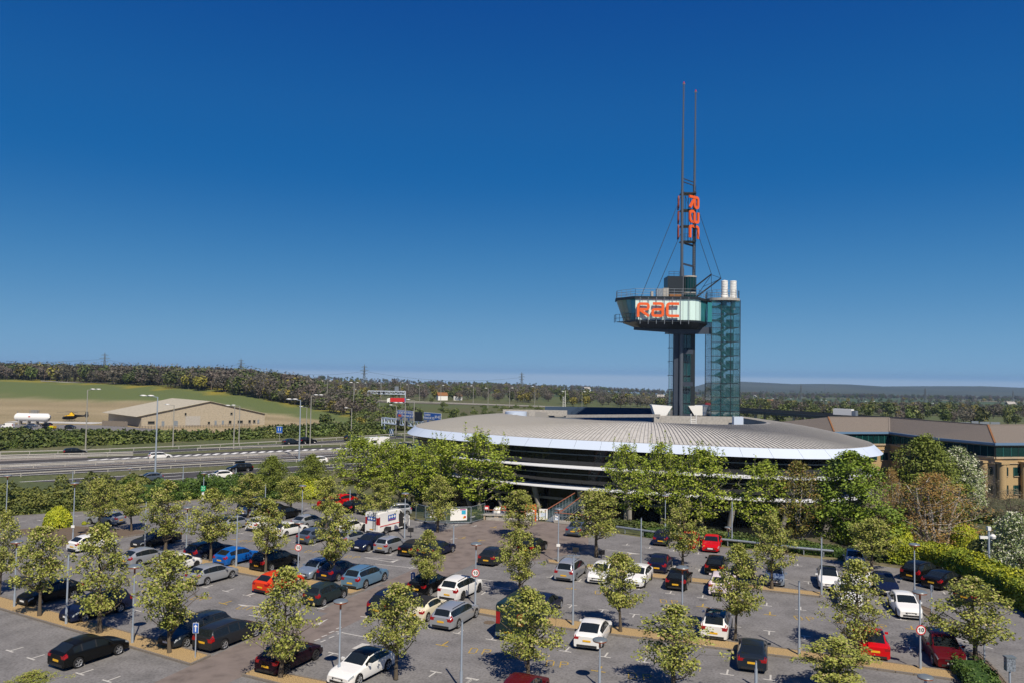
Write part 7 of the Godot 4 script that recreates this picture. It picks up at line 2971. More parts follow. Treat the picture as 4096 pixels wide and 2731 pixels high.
	for q in hs:
		var o := thing("house", q[4], "house", WL(q[0], q[1]), q[3], "distant houses")
		var s: float = q[2]
		var b := mb()
		b.box(Vector3(0, s * 0.22, 0), Vector3(s, s * 0.5, s * 0.6))
		part(b, "wall", M.white_enamel, o)
		b = mb()
		b.quad(Vector3(-s * 0.53, s * 0.46, s * 0.34), Vector3(s * 0.53, s * 0.46, s * 0.34), Vector3(s * 0.53, s * 0.78, 0), Vector3(-s * 0.53, s * 0.78, 0))
		b.quad(Vector3(s * 0.53, s * 0.46, -s * 0.34), Vector3(-s * 0.53, s * 0.46, -s * 0.34), Vector3(-s * 0.53, s * 0.78, 0), Vector3(s * 0.53, s * 0.78, 0))
		b.tri(Vector3(s * 0.5, s * 0.46, s * 0.3), Vector3(s * 0.5, s * 0.46, -s * 0.3), Vector3(s * 0.5, s * 0.77, 0))
		part(b, "roof", M.tile_orange if s < 13.5 else M.concrete, o)

const CARS := [
["hatch","black",-25.47,49.29,61,"black hatchback with bright red tail lights, alone below the lowest gravel strip"],
["mpv","navy",-29.56,57.89,-119,"dark blue people carrier nosed up to the lowest gravel strip"],
["hatch","black",-34.85,61.34,-119,"black hatchback with white alloy wheels, beside the dark blue people carrier"],
["hatch","white",-40.85,78.8,61,"off-white hatchback with steel wheels, near the rounded yellow bush"],
["saloon","charcoal",-35.57,81.01,-119,"charcoal four-door coupe facing the camera, under the tree behind the silver hatchbacks"],
["hatch","silver",-33.18,73.43,61,"silver hatchback half hidden behind a tree, next to the white rounded car"],
["mini","white",-29.16,71.3,61,"small white rounded car beside the silver hatchback with five-spoke wheels"],
["hatch","silver",-45.91,91.22,165,"silver hatchback with its back to the lane, furthest up beside the low shrubs"],
["estate","navy",-28.46,76.43,61,"navy blue estate car beside the bright blue hatchback"],
["estate","slate",-20.56,53.22,-118,"dark blue-grey estate with silver roof rails facing the one way sign"],
["estate","charcoal",-18.19,52.8,64,"dark grey estate car beside the blue arrow sign on the road edge"],
["hatch","silver",-24.93,67.77,61,"silver hatchback with dark five-spoke wheels, behind the leafy tree"],
["hatch","blue",-25.09,74.3,62,"bright blue hatchback between the navy estate and the black people carrier"],
["mpv","black",-21.07,72.68,60,"black people carrier behind a tree trunk, next to the bright blue hatchback"],
["hatch","orangered",-18.69,65.64,62,"orange-red hatchback half covered by a tree crown"],
["mini","teal",-14.1,62.36,65,"small dark green-grey hatchback parked at the edge of the brown road"],
["mini","paleblue",-16.6,69.85,-117,"pale blue small hatchback facing the camera beside the dark blue hatchback"],
["hatch","navy",-14.58,69.65,63,"dark blue hatchback behind a tree, between two pale blue cars"],
["suv","skyblue",-11.95,67.46,65,"light metallic blue crossover at the end of the gravel strip by the road"],
["hatch","maroon",-13.11,48.85,64,"very dark maroon hatchback on black wheels beside a tree trunk"],
["coupe","whiteblk",-8.45,47.44,-118,"white coupe with black roof and chrome grille facing the camera"],
["saloon","white",-23.86,86.93,62,"white saloon beside the grey-blue hatchback in the back rows"],
["hatch","white",-27.39,89.96,62,"white hatchback with dark rear bumper, mostly behind a tree, in the back rows"],
["hatch","steel",-20.16,83.88,62,"grey-blue hatchback with a full-width red light bar, below the silver hatchback"],
["hatch","silver",-22.86,91.52,62,"silver hatchback with dark wheels in the back row beside a thin lamp post"],
["saloon","silver",-30.85,90.14,62,"silver saloon at the left end of the back row, half behind a tree"],
["saloon","white",-30.92,98.85,62,"white saloon with dark roof and red lights in the row by the hedge"],
["hatch","black",-28.93,98.84,62,"black hatchback with large red light beside the white saloon near the hedge"],
["hatch","navy",-32.74,102.68,-119,"dark navy hatchback facing the camera in the row by the hedge"],
["hatch","black",-26.87,96.57,62,"black hatchback whose roof shows above the silver hatchback"],
["hatch","red",-23.04,104.49,62,"red car hidden behind the tree trunk in the far corner"],
["hatch","red",-22.09,107,62,"red car behind the black hatchback in the far corner"],
["hatch","black",-19.45,102.08,62,"black hatchback with a red light glowing, next to the far red cars"],
["hatch","charcoal",-17.35,101.2,-119,"dark grey hatchback facing the camera behind the white van"],
["hatch","white",-17.66,88.89,62,"white rounded hatchback just behind the rear of the white van"],
["hatch","silver",-16.16,83.06,62,"silver hatchback beside the navy hatchback, half behind a tree"],
["hatch","navy",-13.98,80.99,-118,"navy hatchback facing the camera beside the silver small hatchback"],
["mini","silver",-11.79,80.12,64,"silver small hatchback with rounded red lights, between two dark cars"],
["cabrio","blacktop",-9.17,78.93,64,"black convertible with a black soft top and round red lights"],
["saloon","navy",-7.01,78.63,64,"dark navy saloon whose bonnet shows beyond the tree, beside the black convertible"],
["mini","silver",-14.12,99.75,200,"silver small car by the wire fence panels behind the white van"],
["hatch","charcoal",-1.28,75.99,67,"dark grey hatchback standing alone on the brown forecourt"],
["hatch","black",2.44,80.59,67,"black car almost hidden behind the forecourt tree"],
["hatch","black",-6.41,65.81,64,"black hatchback behind the blue arrow sign and slim tree"],
["suv","white",-3.77,64.52,64,"white crossover with bulging wings beside the ten mile an hour post"],
["estate","silver",-3.69,57.69,66,"silver estate car with black lower bumper beside the cream convertible"],
["cabrio","creamtop",-5.93,59.07,66,"cream small convertible with black soft top"],
["suv","navy",-8.55,60.22,65,"dark navy crossover half hidden behind the big roadside tree"],
["hatch","darkred",0.9,44.05,67,"dark red car whose roof shows at the bottom edge under a tree"],
["hatch","navy",2.73,60.42,67,"dark blue hatchback beyond the green van"],
["saloon","steel",7.86,90.08,68,"grey-blue saloon parked by the railing next to the footbridge"],
["mpv","silver",5.57,71.05,68,"silver people carrier with tall red lights, at the forecourt corner"],
["hatch","white",8.23,70.22,-112,"white hatchback facing the camera beside the silver people carrier"],
["hatch","white",11.22,69.27,-112,"white hatchback mostly hidden behind the tree in the middle bays"],
["hatch","bluebk",14.01,74.15,70,"blue-black hatchback seen from behind, left of the gravel strip end"],
["hatch","black",14.55,68.57,70,"black hatchback with a round sticker on the rear window"],
["mini","navy",16.43,85.58,70,"small navy hatchback with a chrome rear bar, by the round shrub"],
["hatch","red",18.9,84.15,-110,"red car covered by the crown of the tree near the railing"],
["coupe","red",21.04,83.27,-108,"bright red coupe facing the camera near the white guard rail"],
["hatch","black",19.1,73.84,70,"black hatchback behind the pinkish white crossover"],
["hatch","black",21.54,73.12,70,"black car hidden behind the tree next to the small silver-blue hatchback"],
["suv","pinkwhite",17.84,67.13,70,"pinkish white crossover with dark lower bumper, half behind a tree"],
["mini","paleblue",23.22,70.08,-109,"small silver-blue hatchback facing the camera behind a thin tree trunk"],
["hatch","whiteblk",27.64,69.46,-108,"white hatchback with black roof beside a thin post in the upper right bays"],
["saloon","white",27.35,64.71,-108,"white saloon seen through the branches of the tree by the red saloon"],
["hatch","white",30.64,70.15,-108,"white car behind the tree crown, between the white saloon and the navy hatchback"],
["hatch","navy",31.72,67.83,-106,"navy hatchback facing the camera behind the white hatchback on the right"],
["hatch","white",30.39,61.7,-104,"clean white hatchback facing the camera beside the soil island"],
["suv","darkred",27.85,51.62,-105,"dark cherry crossover facing the camera beside the speed limit post"],
["saloon","red",23.99,53.2,72,"bright red fastback saloon behind a slim tree trunk"],
["suv","white2",14.64,56.36,70,"white crossover with dark glass roof, dappled by a tree"],
["coupe","slate",15.44,50.76,72,"dark grey three-door coupe at the near edge of the gravel strip"],
["saloon","white",5.81,54.33,73,"white fastback saloon with black windows, near the centre foreground lamp"],
["suv","black",37.18,72.24,36,"black crossover with chrome window trim, backed toward the yellow hedge"],
["saloon","black",37.86,69.78,36,"black fastback parked beside the black crossover at the hedge"],
["saloon","charcoal",38.14,65.32,36,"dark car at the hedge, hidden by the right-hand tree but for one silver wheel"],
["hatch","silver",33.12,76.94,-110,"silver car behind leaves in the corner beside the dark low hedge"]]
const PARK_TREES := [
[-33.27,57.27,6.25,2.52,1.98,0.29,"at the left end of the lowest gravel strip"],
[-27.2,53.83,7.18,2.88,2,0.05,"above the dark blue people carrier on the lowest gravel strip"],
[-21.06,50.34,6.2,2.36,2.03,-0.37,"nearest the blue one way arrow on the lowest gravel strip"],
[-39.48,62.49,6.37,2.09,1.52,0.23,"cut by the left edge of the picture"],
[-44.04,86.25,5.87,2.33,1.71,0,"beside the rounded yellow bush"],
[-40.87,86.86,5.41,1.2,1.87,-0.02,"beside the far silver hatchback"],
[-33.26,77.81,6.76,2.04,2.25,0.29,"above the charcoal four-door coupe"],
[-25.54,43.48,1.26,1.2,1.39,0.06,"whose top only pokes in at the bottom left corner"],
[-27.49,74.13,6.49,2.24,2.26,0.17,"above the navy estate car"],
[-21.27,70.39,6.33,2.31,1.92,0.58,"in front of the black people carrier"],
[-13.06,46.68,6.16,1.93,1.8,0.14,"beside the dark maroon hatchback at the road corner"],
[-14.9,68.32,6.42,2.06,1.97,0.12,"in front of the pale blue small cars"],
[-31.38,96.38,5.21,1.42,2.31,-0.23,"in the row by the hedge, above the white saloon"],
[-26.89,98.56,4.84,1.77,2.2,-0.7,"in the row by the hedge, left of the silver hatchback"],
[-20.67,90.7,5.65,1.79,2.02,0.23,"in front of the far red cars"],
[-14.86,89.65,5.74,1.77,2.44,0.32,"in front of the white van"],
[-7.97,89.45,6.01,1.2,2,0.11,"in front of the wire fence panels"],
[-6.33,64.17,5.02,1.99,1.43,0.13,"behind the blue arrow sign, beside the white crossover"],
[-6.41,46.76,5.34,1.2,1.81,0.04,"above the white coupe with black roof"],
[1.08,86.92,5.06,1.2,2.51,0.35,"on the forecourt, further of the two"],
[0.97,64.02,5.27,1.2,1.79,0.39,"on the forecourt, nearer of the two"],
[1.24,46.77,5.23,1.2,2.08,0.35,"above the green van and the dark red roof"],
[8.57,78.44,6.68,1.54,2.4,0.25,"beside the footbridge and the grey-blue saloon"],
[7.82,55.79,5.35,2.17,1.93,0.11,"behind the white fastback saloon"],
[16.17,74.69,6.23,1.46,1.91,-0.11,"in front of the hidden red car near the railing"],
[9.31,45.19,4.75,1.2,2.15,0.11,"at the bottom edge right of the white fastback saloon"],
[15.35,54.37,6.32,2.34,1.66,0.42,"with tall slim trunk by the grey coupe"],
[22.14,67.57,6.12,1.92,2.06,0.01,"in front of the small silver-blue hatchback"],
[22.35,51.79,5.96,1.83,1.96,-0.63,"beside the bright red fastback saloon"],
[18.5,45.36,3.14,1.2,2.2,-0.26,"at the bottom edge below the red fastback saloon"],
[29.58,50.94,5.21,1.49,2.56,0.25,"at the soil island near the dark cherry crossover"],
[33.78,74.82,4.89,1.2,2.41,0.07,"in the corner by the yellow hedge"]]
const DISC_LAMPS := [
[-36.35,59.34,4.87,0,"at the left end of the lowest gravel strip"],
[-24.17,52.02,5.02,0,"in front of the leafy tree on the lowest gravel strip"],
[-44.11,81.23,6.05,2,"beside the rounded yellow bush"],
[-58.46,93.18,5.04,0,"at the hedge on the far left"],
[-30.74,76.58,4.57,0,"beside the navy estate car"],
[-18.23,69.66,4.66,1,"beside the pale blue small hatchback"],
[-23.89,92.4,4.54,0,"beside the silver hatchback in the back row"],
[-9.62,46.33,4.62,0,"in front of the white coupe with black roof"],
[-41.63,108.9,3.65,3,"at the hedge, with the green assembly point sign"],
[-2.52,61.91,4.7,1,"beside the white crossover with bulging wings"],
[-11.19,85.99,4.81,0,"at the nose of the white van"],
[4.68,76,5.09,2,"at the forecourt corner by the footbridge"],
[11.72,54.12,4.99,0,"beside the white crossover with dark glass roof"],
[5.3,46.16,2.72,0,"in the foreground right of the white fastback saloon"],
[17.88,91.86,4.14,0,"behind the tree near the navy small hatchback"],
[23.55,86.09,1.72,4,"behind the guard rail near the red coupe"],
[32.86,65.04,4.53,0,"beside the clean white hatchback"],
[25.41,49.64,4.78,1,"beside the dark cherry crossover"],
[23.32,45,1.34,0,"cut by the bottom edge of the picture"],
[-56.33,118.64,2.9,0,"showing above the hedge in front of the motorway"],
[-39.33,137.77,1.73,0,"showing above the hedge beside the trees"]]
const SLIM_POSTS := [
[-30.45,55.62,4.79,"by the dark blue people carrier"],
[-35.7,78.8,4.57,"by the charcoal four-door coupe"],
[-24.5,72.32,4.66,"by the bright blue hatchback"],
[-31.83,104.43,3,"in the row by the hedge"],
[-20.21,101.51,2.75,"by the far black hatchback with the red light"],
[-5.71,82.78,2.03,"at the forecourt edge by the navy bonnet"],
[-2.56,45.46,3.78,"in the foreground below the silver estate"],
[4.62,57.07,4.92,"in front of the silver people carrier"],
[12.22,74.19,4.6,"left of the blue-black hatchback"],
[18.72,51.75,4.7,"among the empty right-hand bays"],
[25.7,65.98,4.68,"by the white hatchback with black roof"],
[14.35,46.52,1.42,"in front of the grey coupe"],
[-63.42,116.15,2.63,"in the hedge gap on the left"],
[-51.51,126.17,2.4,"in the hedge in front of the motorway"],
[-45.1,131.76,1.49,"above the hedge by the white motorway car"],
[23.74,85.43,4.5,"in front of the building near the red coupe"]]
const WHITE_T := [-31.05,50.39,61,1,-28.98,49.15,61,1,-26.94,47.92,61,1,-24.77,46.88,61.06,1,-22.69,45.88,61.58,1,-25.04,57.93,61,-1,-23.06,56.76,61.48,-1,-27.13,59.05,61,-1,-22.63,64.51,61.59,1,-20.61,63.41,62.1,1,-24.7,65.56,61.08,1,-20.52,63.32,62.12,1,-14.06,60.27,63.73,1,-10.94,50.91,64.51,-1,-4.21,48.04,66.2,-1,-2.04,47.01,66.74,-1,-5.67,56.09,65.83,1,-3.39,55.07,66.4,1,-10.34,58.39,64.66,1,-1.09,53.92,66.98,1,-1.97,47.09,66.76,-1,3.74,51.9,68.18,1,6.16,51.01,68.79,1,8.51,50.19,69.38,1,13.24,65.84,70.56,1,6.05,69.23,68.76,1,3.69,70.44,68.17,1,-1.82,65.45,66.79,-1,4.97,62.2,68.49,-1,7.26,61.13,69.07,-1,9.48,60.1,69.62,-1,11.69,59.26,70.17,-1,0.42,64.5,67.35,-1,8.47,68.07,69.37,1,10.86,66.98,69.96,1,13.17,48.36,70.54,1,15.53,47.6,71,1,15.62,64.75,71,1,20.2,62.86,71,1,22.5,61.87,71,1,26.98,60.49,71,1,29.17,59.75,71,1,18.39,56.63,71,-1,16.25,57.51,71,-1,20.52,55.71,71,-1,26.8,53.76,71,-1,22.56,55.15,71,-1,27.44,76.22,71,1,29.44,75.27,71,1,26.25,70.35,71,-1,24.28,71.13,71,-1,35.21,72.18,71,-1,35.92,70.26,71,-1,36.65,67.76,71,-1,12.29,84.13,70.32,1,14.49,82.87,70.87,1,16.72,81.66,71,1,18.96,80.49,71,1,15.62,75.31,71,-1,17.67,74.31,71,-1,12.68,76.2,70.42,-1,-29.09,87.07,61,1,-27.48,86.04,61,1,-13.8,78.98,63.8,1,-11.63,77.93,64.34,1,-9.38,77.17,64.91,1,-26.25,103.52,61,1,-22,82.85,61.75,1,-20.08,81.82,62.23,1,-10.54,94.8,64.62,1,-6.35,93.7,65.66,1,-4.11,93.17,66.22,1,-5.89,86.32,65.78,-1,-51.68,95.66,61,1,-54.34,92.7,61,1,-55.8,91.11,61,1,-46.86,85.33,61,1,-41,76.15,61,1,-45.29,86.87,61,1,-39.92,67.02,61,-1,-43.15,69.61,61,-1]
const YELLOW_T := [-21.63,61.15,61.84,1,-4.26,52.65,66.18,1,0.49,50.57,67.37,1,5.49,48.56,68.62,1,5.23,66.82,68.56,1,0.48,69.25,67.37,1,15.04,62.3,71,1,19.67,60.46,71,1,24.43,58.76,71,1,28.92,57.54,71,1,-28.8,83.93,61,1,-25.26,81.94,61,1,-21.34,79.8,61.91,1,-1.79,92.48,66.8,1,-5.05,86.38,65.99,1,-2.94,85.58,66.51,-1]
const BAY_LETTERS := [-23.77,62.4,61.31,-19.43,60.17,62.39,-1.72,51.66,66.82,3.1,49.65,68.02,7.89,47.82,69.22,7.8,65.75,69.2,12.74,63.54,70.43,17.5,61.52,71,22.03,59.72,71,26.7,58.14,71,-27.1,83.19,61,-19.26,78.9,62.44,-14.93,76.9,63.52]
const WHITE_LINES := [-11.73,55.11,-8.5,53.53,-18.77,58.41,-15.31,57.03,9.96,81.92,13.12,80.17,-12.32,74.36,-8.23,72.88,-10.51,91.6,-7.43,90.76,-4.64,70.55,-1.21,68.97,-2.36,68.04,0.25,66.37,-2.42,67.29,0.25,66.3,-13.9,76.91,-10.33,76.07,-13.9,76.91,-11.11,75.22,-20.37,60.94,-18.25,60.45,-9,72.83,-7.94,75.17,30.73,55.99,32.32,53.67,-12.7,53.17,-12.45,53.56,-12.25,52.9,-12.01,53.32,-12.42,53.96,-12.16,54.36,-11.88,53.71,-11.63,54.15,-12.12,54.78,-11.85,55.2,-11.5,54.55,-11.24,55,-11.82,55.63,-11.54,56.06]
const WHITE_ARROWS := [-13.53,56.64,-13.2,56.37,-12.86,57.88,-11.23,75.21,-10.76,74.98,-10.36,76.22,-9.98,51.79,-9.5,52.86,-8.89,52.58,-9.98,51.79,-8.89,52.58,-9.54,51.65,11.91,80.97,11.92,80.09,13.1,80.06,-20.44,61.02,-20.05,60.57,-19.19,60.4]
const STRIP_A := [-42.9,64.03,-18.41,50,-18.99,48.5,-40.85,61.03]
const STRIP_B := [-37.57,79.86,-11.7,65.33,-12.51,64.02,-36.66,77.29]
const STRIP_C := [-52.95,86.98,-49.63,89.5,-39.55,87.32,-38.99,85.94,-43.79,79.11,-52.17,85.26]
const STRIP_D := [-15.34,46.98,-14.93,48.02,-10.63,46.26,-5.45,43.87,-5.59,42.77,-12.22,45.43]
const STRIP_R1 := [-2.41,60.82,13.72,54.56,27.78,49.09,27.36,47.67,18.94,50.94,3.09,56.7,-2.46,59.65]
const STRIP_R2 := [3.73,77.01,8.42,74.7,12.67,72.28,26.17,66.59,25.31,65.49,12.31,70.86,3.79,75.68]
const ISLAND := [32.48,63.29,32.73,62.27,31.62,58.94,31.29,58.92,31.78,61.94]
const ISLAND2 := [29.83,52.86,30.69,52.4,30.03,49.62,29.28,47.11,26.48,47.63,28.12,50.42]
const ROAD := [-19.98,45.74,-18.36,49.97,-16.59,54.17,-12.43,63.18,-10.21,68.61,-8.37,73.02,-8.78,88.43,-5.37,93.78,-2.96,97.4,0.94,97.27,4.32,96.65,6.08,95.43,7.06,95.2,8.92,90.03,8.13,81.91,3.6,77,-3.29,74.85,-5.08,70.84,-10.34,58.39,-12.73,52.71,-15.33,46.86,-16.61,44.44]
const CARPARK := [-65.4,93.43,-58.97,95.47,-51.56,99.34,-42.17,108.84,-28.05,108.55,-11.13,96.25,-2.96,97.4,0.94,97.19,4.31,96.56,6.89,94.84,12.07,90.28,15.66,87.82,22.26,84.17,28.65,80.66,32.4,78.49,32.68,78.4,37.08,75.78,38.93,67.92,40.29,63.08,40.1,55.66]
const GUARD := [12.17,91.03,15.78,88.54,22.47,84.96,24.94,83.86,28.92,81.45,32.39,80.05]
const BARRIER_1 := [-89.57,136.26,-85.11,139.36,-78.51,144.3,-60.81,157.1,-44.78,167.61,-31.59,176.45]
const BARRIER_2 := [-96.68,146.99,-94.57,148.56,-81.41,157.19,-65.23,168.4,-41.32,187.15,-25.38,197.11]
const BARRIER_3 := [-107.28,162.98,-104.87,164.61,-96.13,168.88,-82.43,174.77]
const BARRIER_4 := [-113.18,171.87,-110.38,173.2,-95.7,180.16,-75.8,195.44,-61.27,209.07,-33.07,241.85]
const BARRIER_5 := [-73.55,188.02,-43.48,204.9,-26.22,213.79]
const LINE_1 := [-84.34,128.37,-80.55,133.79,-75.19,137.73,-58.28,150.63,-53.59,154.16,-43.35,162.3]
const LINE_2 := [-78.12,118.94,-72.65,126.74,-71.87,129.95,-55.64,143.88,-54.04,142.19]
const LINE_3 := [-94.53,143.75,-92.45,145.26,-81.17,153,-64.03,165.35,-39.42,181.72]
const LINE_4 := [-101.62,154.44,-99.45,156.17,-86.67,167.26,-75.21,179.58,-42.06,198.29]
const ROAD_LAMPS := [-98.67,185.68,-1.49,13.94,-60.95,137.51,-1.49,14.31,-82.66,195.75,-1.49,10.21,-70.8,208.31,-1.49,9.72,-67.3,194.36,-1.49,10.28,-44.86,169.93,-1.49,12.92,-58.04,226.87,-1.49,8.77,-51.24,204.32,-1.49,12.87,-47.4,237.46,-1.49,8.14,-27.84,210.05,-1.49,10.96,-26.38,217.35,-1.49,11.57,-35.12,244.47,-1.49,8.92,-103.21,537.23,-6.59,11.78,-75.15,455.15,-6.99,6.98]
const FAR_LAMP_LABELS := ["distant lamp column, 6th from the left of those beyond the roofs","distant lamp column, 7th from the left of those beyond the roofs","distant lamp column, 8th from the left of those beyond the roofs","distant lamp column, 9th from the left of those beyond the roofs","distant lamp column, 10th from the left of those beyond the roofs","distant lamp column, 11th from the left of those beyond the roofs","distant lamp column, 12th from the left of those beyond the roofs","distant lamp column, 13th from the left of those beyond the roofs","distant lamp column, 14th from the left of those beyond the roofs","distant lamp column, 15th from the left of those beyond the roofs","distant lamp column, 16th from the left of those beyond the roofs","distant lamp column, 17th from the left of those beyond the roofs","distant lamp column, 18th from the left of those beyond the roofs","distant lamp column, 19th from the left of those beyond the roofs","distant lamp column, 32nd from the left of those beyond the roofs","distant lamp column, 33rd from the left of those beyond the roofs","distant lamp column, 28th from the left of those beyond the roofs","distant lamp column, 29th from the left of those beyond the roofs","distant lamp column, 37th from the left of those beyond the roofs","distant lamp column, 27th from the left of those beyond the roofs","distant lamp column, 31st from the left of those beyond the roofs","distant lamp column, 21st from the left of those beyond the roofs","distant lamp column, 22nd from the left of those beyond the roofs","distant lamp column, 23rd from the left of those beyond the roofs","distant lamp column, 24th from the left of those beyond the roofs","distant lamp column, 25th from the left of those beyond the roofs","distant lamp column, 26th from the left of those beyond the roofs","distant lamp column, 30th from the left of those beyond the roofs","distant lamp column, 35th from the left of those beyond the roofs","distant lamp column, 38th from the left of those beyond the roofs","distant lamp column, 20th from the left of those beyond the roofs","distant lamp column, 36th from the left of those beyond the roofs","distant lamp column, 34th from the left of those beyond the roofs","distant lamp column, first from the left of those beyond the roofs","distant lamp column, second from the left of those beyond the roofs","distant lamp column, third from the left of those beyond the roofs","distant lamp column, 4th from the left of those beyond the roofs","distant lamp column, 5th from the left of those beyond the roofs"]
const FAR_LAMPS := [-110.16,560.87,-6.39,9.67,-149.81,825.85,-8.47,5.48,-105.74,647.42,-6.99,8.33,-107.92,776.91,-7.08,7.04,-93.19,723.33,-7.98,5.97,-79.32,690.02,-7.56,6.39,-55.11,624.3,-7,7.41,-30.22,635.65,-7,7.37,-16.58,573.13,-7.06,6.88,-1.08,566.93,-7.02,7.39,17.82,599.33,-7.2,8.05,38.98,576.28,-8.62,5.32,50.43,566.93,-8.38,5.56,100.26,1000,-16.91,-3.61,313.81,701.55,-15.77,-1.84,317.72,701.55,-15.71,-1.77,327.04,835.18,-18.91,-4.98,341.18,859.75,-19.92,-5.99,385.07,730.79,-17.42,-3.49,376.45,1000,-24.81,-12.89,322.04,762.56,-18.99,-5.05,249.13,819.57,-14.8,-0.85,271.17,876.94,-17.01,-3.06,318.78,1000,-21.26,-8.55,325.93,996.53,-22.26,-8.33,320.59,923.1,-21.95,-8.02,343.52,974.38,-21.76,-7.82,402.73,1000,-25.99,-15.66,421.65,894.84,-24.68,-10.75,505.5,923.1,-29.32,-15.39,288.51,1000,-20.32,-10.29,482.34,1000,-29.5,-23.15,467.21,1000,-30.53,-22.59,-235.04,843.78,-6.22,7.73,-256.61,1000,-14.71,-0.82,-165.7,706.28,-5.44,8.51,-118.94,515.39,-5.63,11.05,-87.6,443.48,-6.81,11.25]
const PYLONS := [-511.41,1000,36.73,-357.05,1050,32.29,-212.61,1150,28.03,16.17,1250,20.88,690.96,1900,2.95,779.45,1500,3.77,1133.97,1800,-1.65,2048.63,5200,-22.03]
const BIG_TREES := [
["plane",-20.95,111,-0.15,8.54,3.64,"broad plane tree at the left end of the dark building, beside the hedge"],
["plane",-15.68,115,-1.94,9.1,3.27,"plane tree at the left corner of the dark building, behind the white van"],
["plane",-13.25,120,-3.5,10.17,4.2,"plane tree with crooked pale limbs at the left tip of the building"],
["plane",-4.17,112,-2.23,11.38,4.41,"plane tree with upright shoots in front of the dark building, left of the footbridge"],
["plane",14.23,98,-0.45,9.57,2.71,"plane tree right of the footbridge with upright bushy shoots"],
["plane",19.03,100,-1.47,10.75,2.62,"plane tree with tall pointed top in front of the middle of the building"],
["plane",23.79,99,-1.92,10.64,3.68,"wide plane tree in front of the building behind the red coupe"],
["birch2",33.52,93,-1.9,9.87,2.57,"pale-stemmed birch with coppery leaves in front of the building"],
["plane",30.44,95,-1.91,9.46,3.25,"yellowish plane tree left of the pale-stemmed birch"],
["maple",39.25,92,-2.82,12.05,4.48,"dense bright green maple at the right end of the building"],
["birch",48.86,92,-3.8,10.71,4.92,"large rust-brown birch clump with many white stems"],
["birch",46.27,97,-3.8,10.59,1.82,"slender rust-brown birch left of the big birch clump"],
["olive",63.38,122,-3.8,12.73,5.94,"big rounded green tree in front of the tile-roofed offices"],
["pale",71.66,128,-3.8,10.8,4.28,"pale blossoming tree on the slope of the big green tree"],
["pale",49.79,79,-3.26,8.01,2.96,"silvery white-leaved tree at the right edge behind the camera pole"],
["twiggy",75.36,120,-3.8,5.59,3.51,"bare twiggy shrub in front of the buff brick columns"],
["twiggy",78.31,132,-3.8,7.58,2.2,"small leafless tree beside the buff brick column"],
["plane",-17.55,113,-1,8.78,2.88,"plane tree between the two left plane trees at the end of the building"],
["olive",-33.24,112,0,5.55,2.82,"dark rounded hedge tree by the motorway cars"],
["olive",-28.23,114,-0.03,5.67,2.73,"taller rounded hedge tree left of the plane trees"],
["plane",-9.9,114,-2.53,10.63,2.99,"plane tree behind the fence panels at the left part of the building"]]
const HEDGE_DARK := [-51.4,104.98,-43.18,111.41,-39.31,113.01,-28.87,111.67]
const HEDGE_LIGHT := [-64.34,95.26,-60.26,96.51,-56.23,99.48,-49.95,102.73]
const HEDGE_YELLOW := [37.75,78.73,40.22,76.76,41.58,71.51,41.27,64.94,40.69,59.16]
const HEDGE_LOW := [16.01,89.85,23.95,85.26,29.3,82.49,33.6,80.42,32.88,79.8]
const HEDGE_CORNER := [28.07,49.32,27.7,47.44,26.79,45.14]
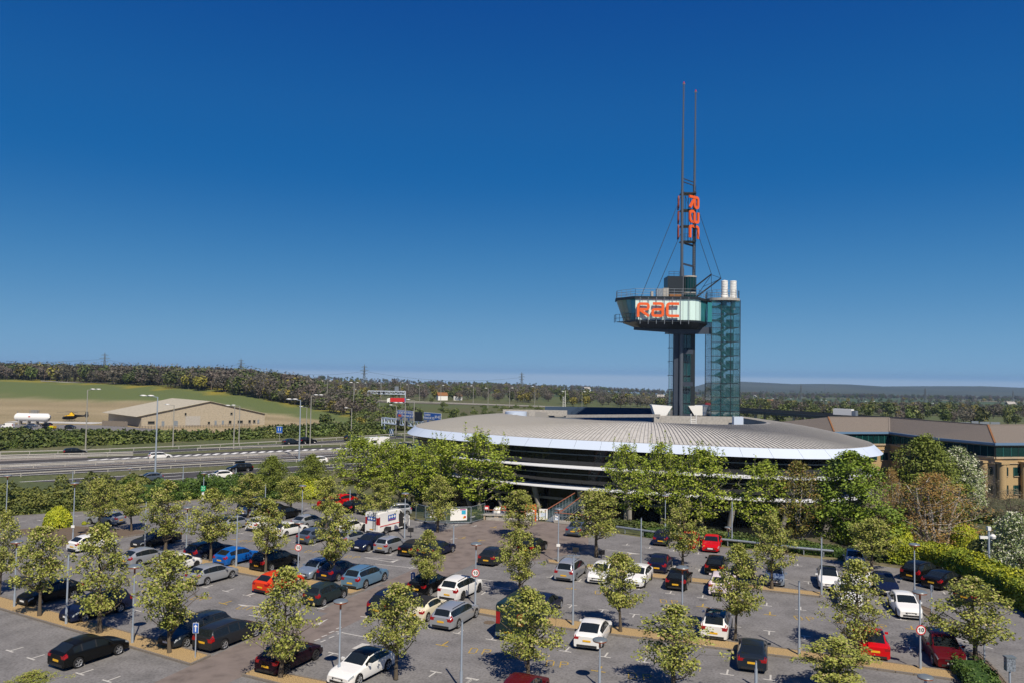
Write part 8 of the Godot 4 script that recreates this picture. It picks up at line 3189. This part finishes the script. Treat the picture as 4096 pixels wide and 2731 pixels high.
const SHRUBS := [
["y",-49.92,88.71,1.6,2.5,0,"rounded golden yellow bush beside the lamp post with a white notice"],
["y",-47.87,90.39,0.28,0.4,0.05,"tiny yellow shrub nearer the golden bush"],
["y",-47.54,90.97,0.28,0.42,0.05,"tiny yellow shrub nearer the silver hatchback"],
["g",16.16,89.4,1.3,1.25,-0.2,"round dark shrub beside the small navy hatchback"],
["m",-4.14,98.39,1.5,1.1,0,"clipped shrub behind the wire fence panels"],
["y",-28.33,113.16,3.2,3,0,"bright yellow-green shrub behind the row by the hedge"],
["m",-53.16,113.06,2.6,3,0,"loose shrub rising above the hedge on the left"],
["y",50.43,88.8,1.6,2.6,-0.5,"yellow-green bush behind the golden hedge by the camera pole"],
["y",43.21,89.42,1.8,2.4,-0.5,"bright green bush at the upper end of the golden hedge"],
["m",48.46,82.12,1.5,1.8,0,"dull green bush below the camera pole"]]
const ARROW_1 := [-19.14,49.57,2.24]
const ARROW_2 := [-7.83,66.12,1.4]
const CCTV := [46.13,77.14,3.78]
const POST_1 := [32.34,61.47,2.15]
const POST_2 := [30.11,50.92,1.99]
const BOX := [28.84,46.32,1.96]
const BOARDS := [[-15.79,88.83,0.87,"left of the white van"],[-13.05,86.75,1.05,"in front of the white van's side"],[-10.56,86.25,1.06,"at the nose of the white van"],[-8.7,85.84,0.9,"behind the black convertible"],[6.57,78.75,0.85,"behind the silver people carrier"],[9.02,78.02,0.79,"behind the white hatchback facing the camera"]]
const BRIDGE := [4.41,97.44,6.03,96.03,9.1,112,10.65,112]
const RAIL_1 := [-2.76,97.53,3.03,96.31]
const RAIL_2 := [5.45,96.29,9.69,94.54]
const FENCE := [-11.22,96.43,-9.93,94.92,-8.62,94.96,-7.41,94.15,-4.51,94.94,-2.97,97.71]
const NOTICES := [
[2.53,97.41,0.84,0,1.5,2.2,"sign_orange","tall orange banner half hidden by the forecourt tree"],
[4.15,97.57,0.75,0,1,1.3,"white_enamel","white notice frame at the left foot of the footbridge"],
[3.26,97.97,0.41,0,0.7,0.9,"white_enamel","small poster with a round mark beside the orange banner"],
[5.72,96.46,0.46,0,0.75,0.9,"white_enamel","pink-edged poster hung on the balustrade right of the footbridge"],
[-2.8,97.72,1.41,0,0.6,0.5,"sign_red","red-framed notice at the right end of the wire fence"],
[-0.71,97.71,1.38,0,0.6,0.5,"sign_red","red-framed notice above the stone bench"],
[9.26,94.8,1.06,0,0.55,0.4,"sign_red","small red-framed notice on the right balustrade"]]
const BENCH := [-1.55,97.52]
const HILL_EDGE := [-0.64,735.76,-0.53,691.56,-0.42,628.29,-0.33,551.35,-0.26,493.19,-0.2,423.06]
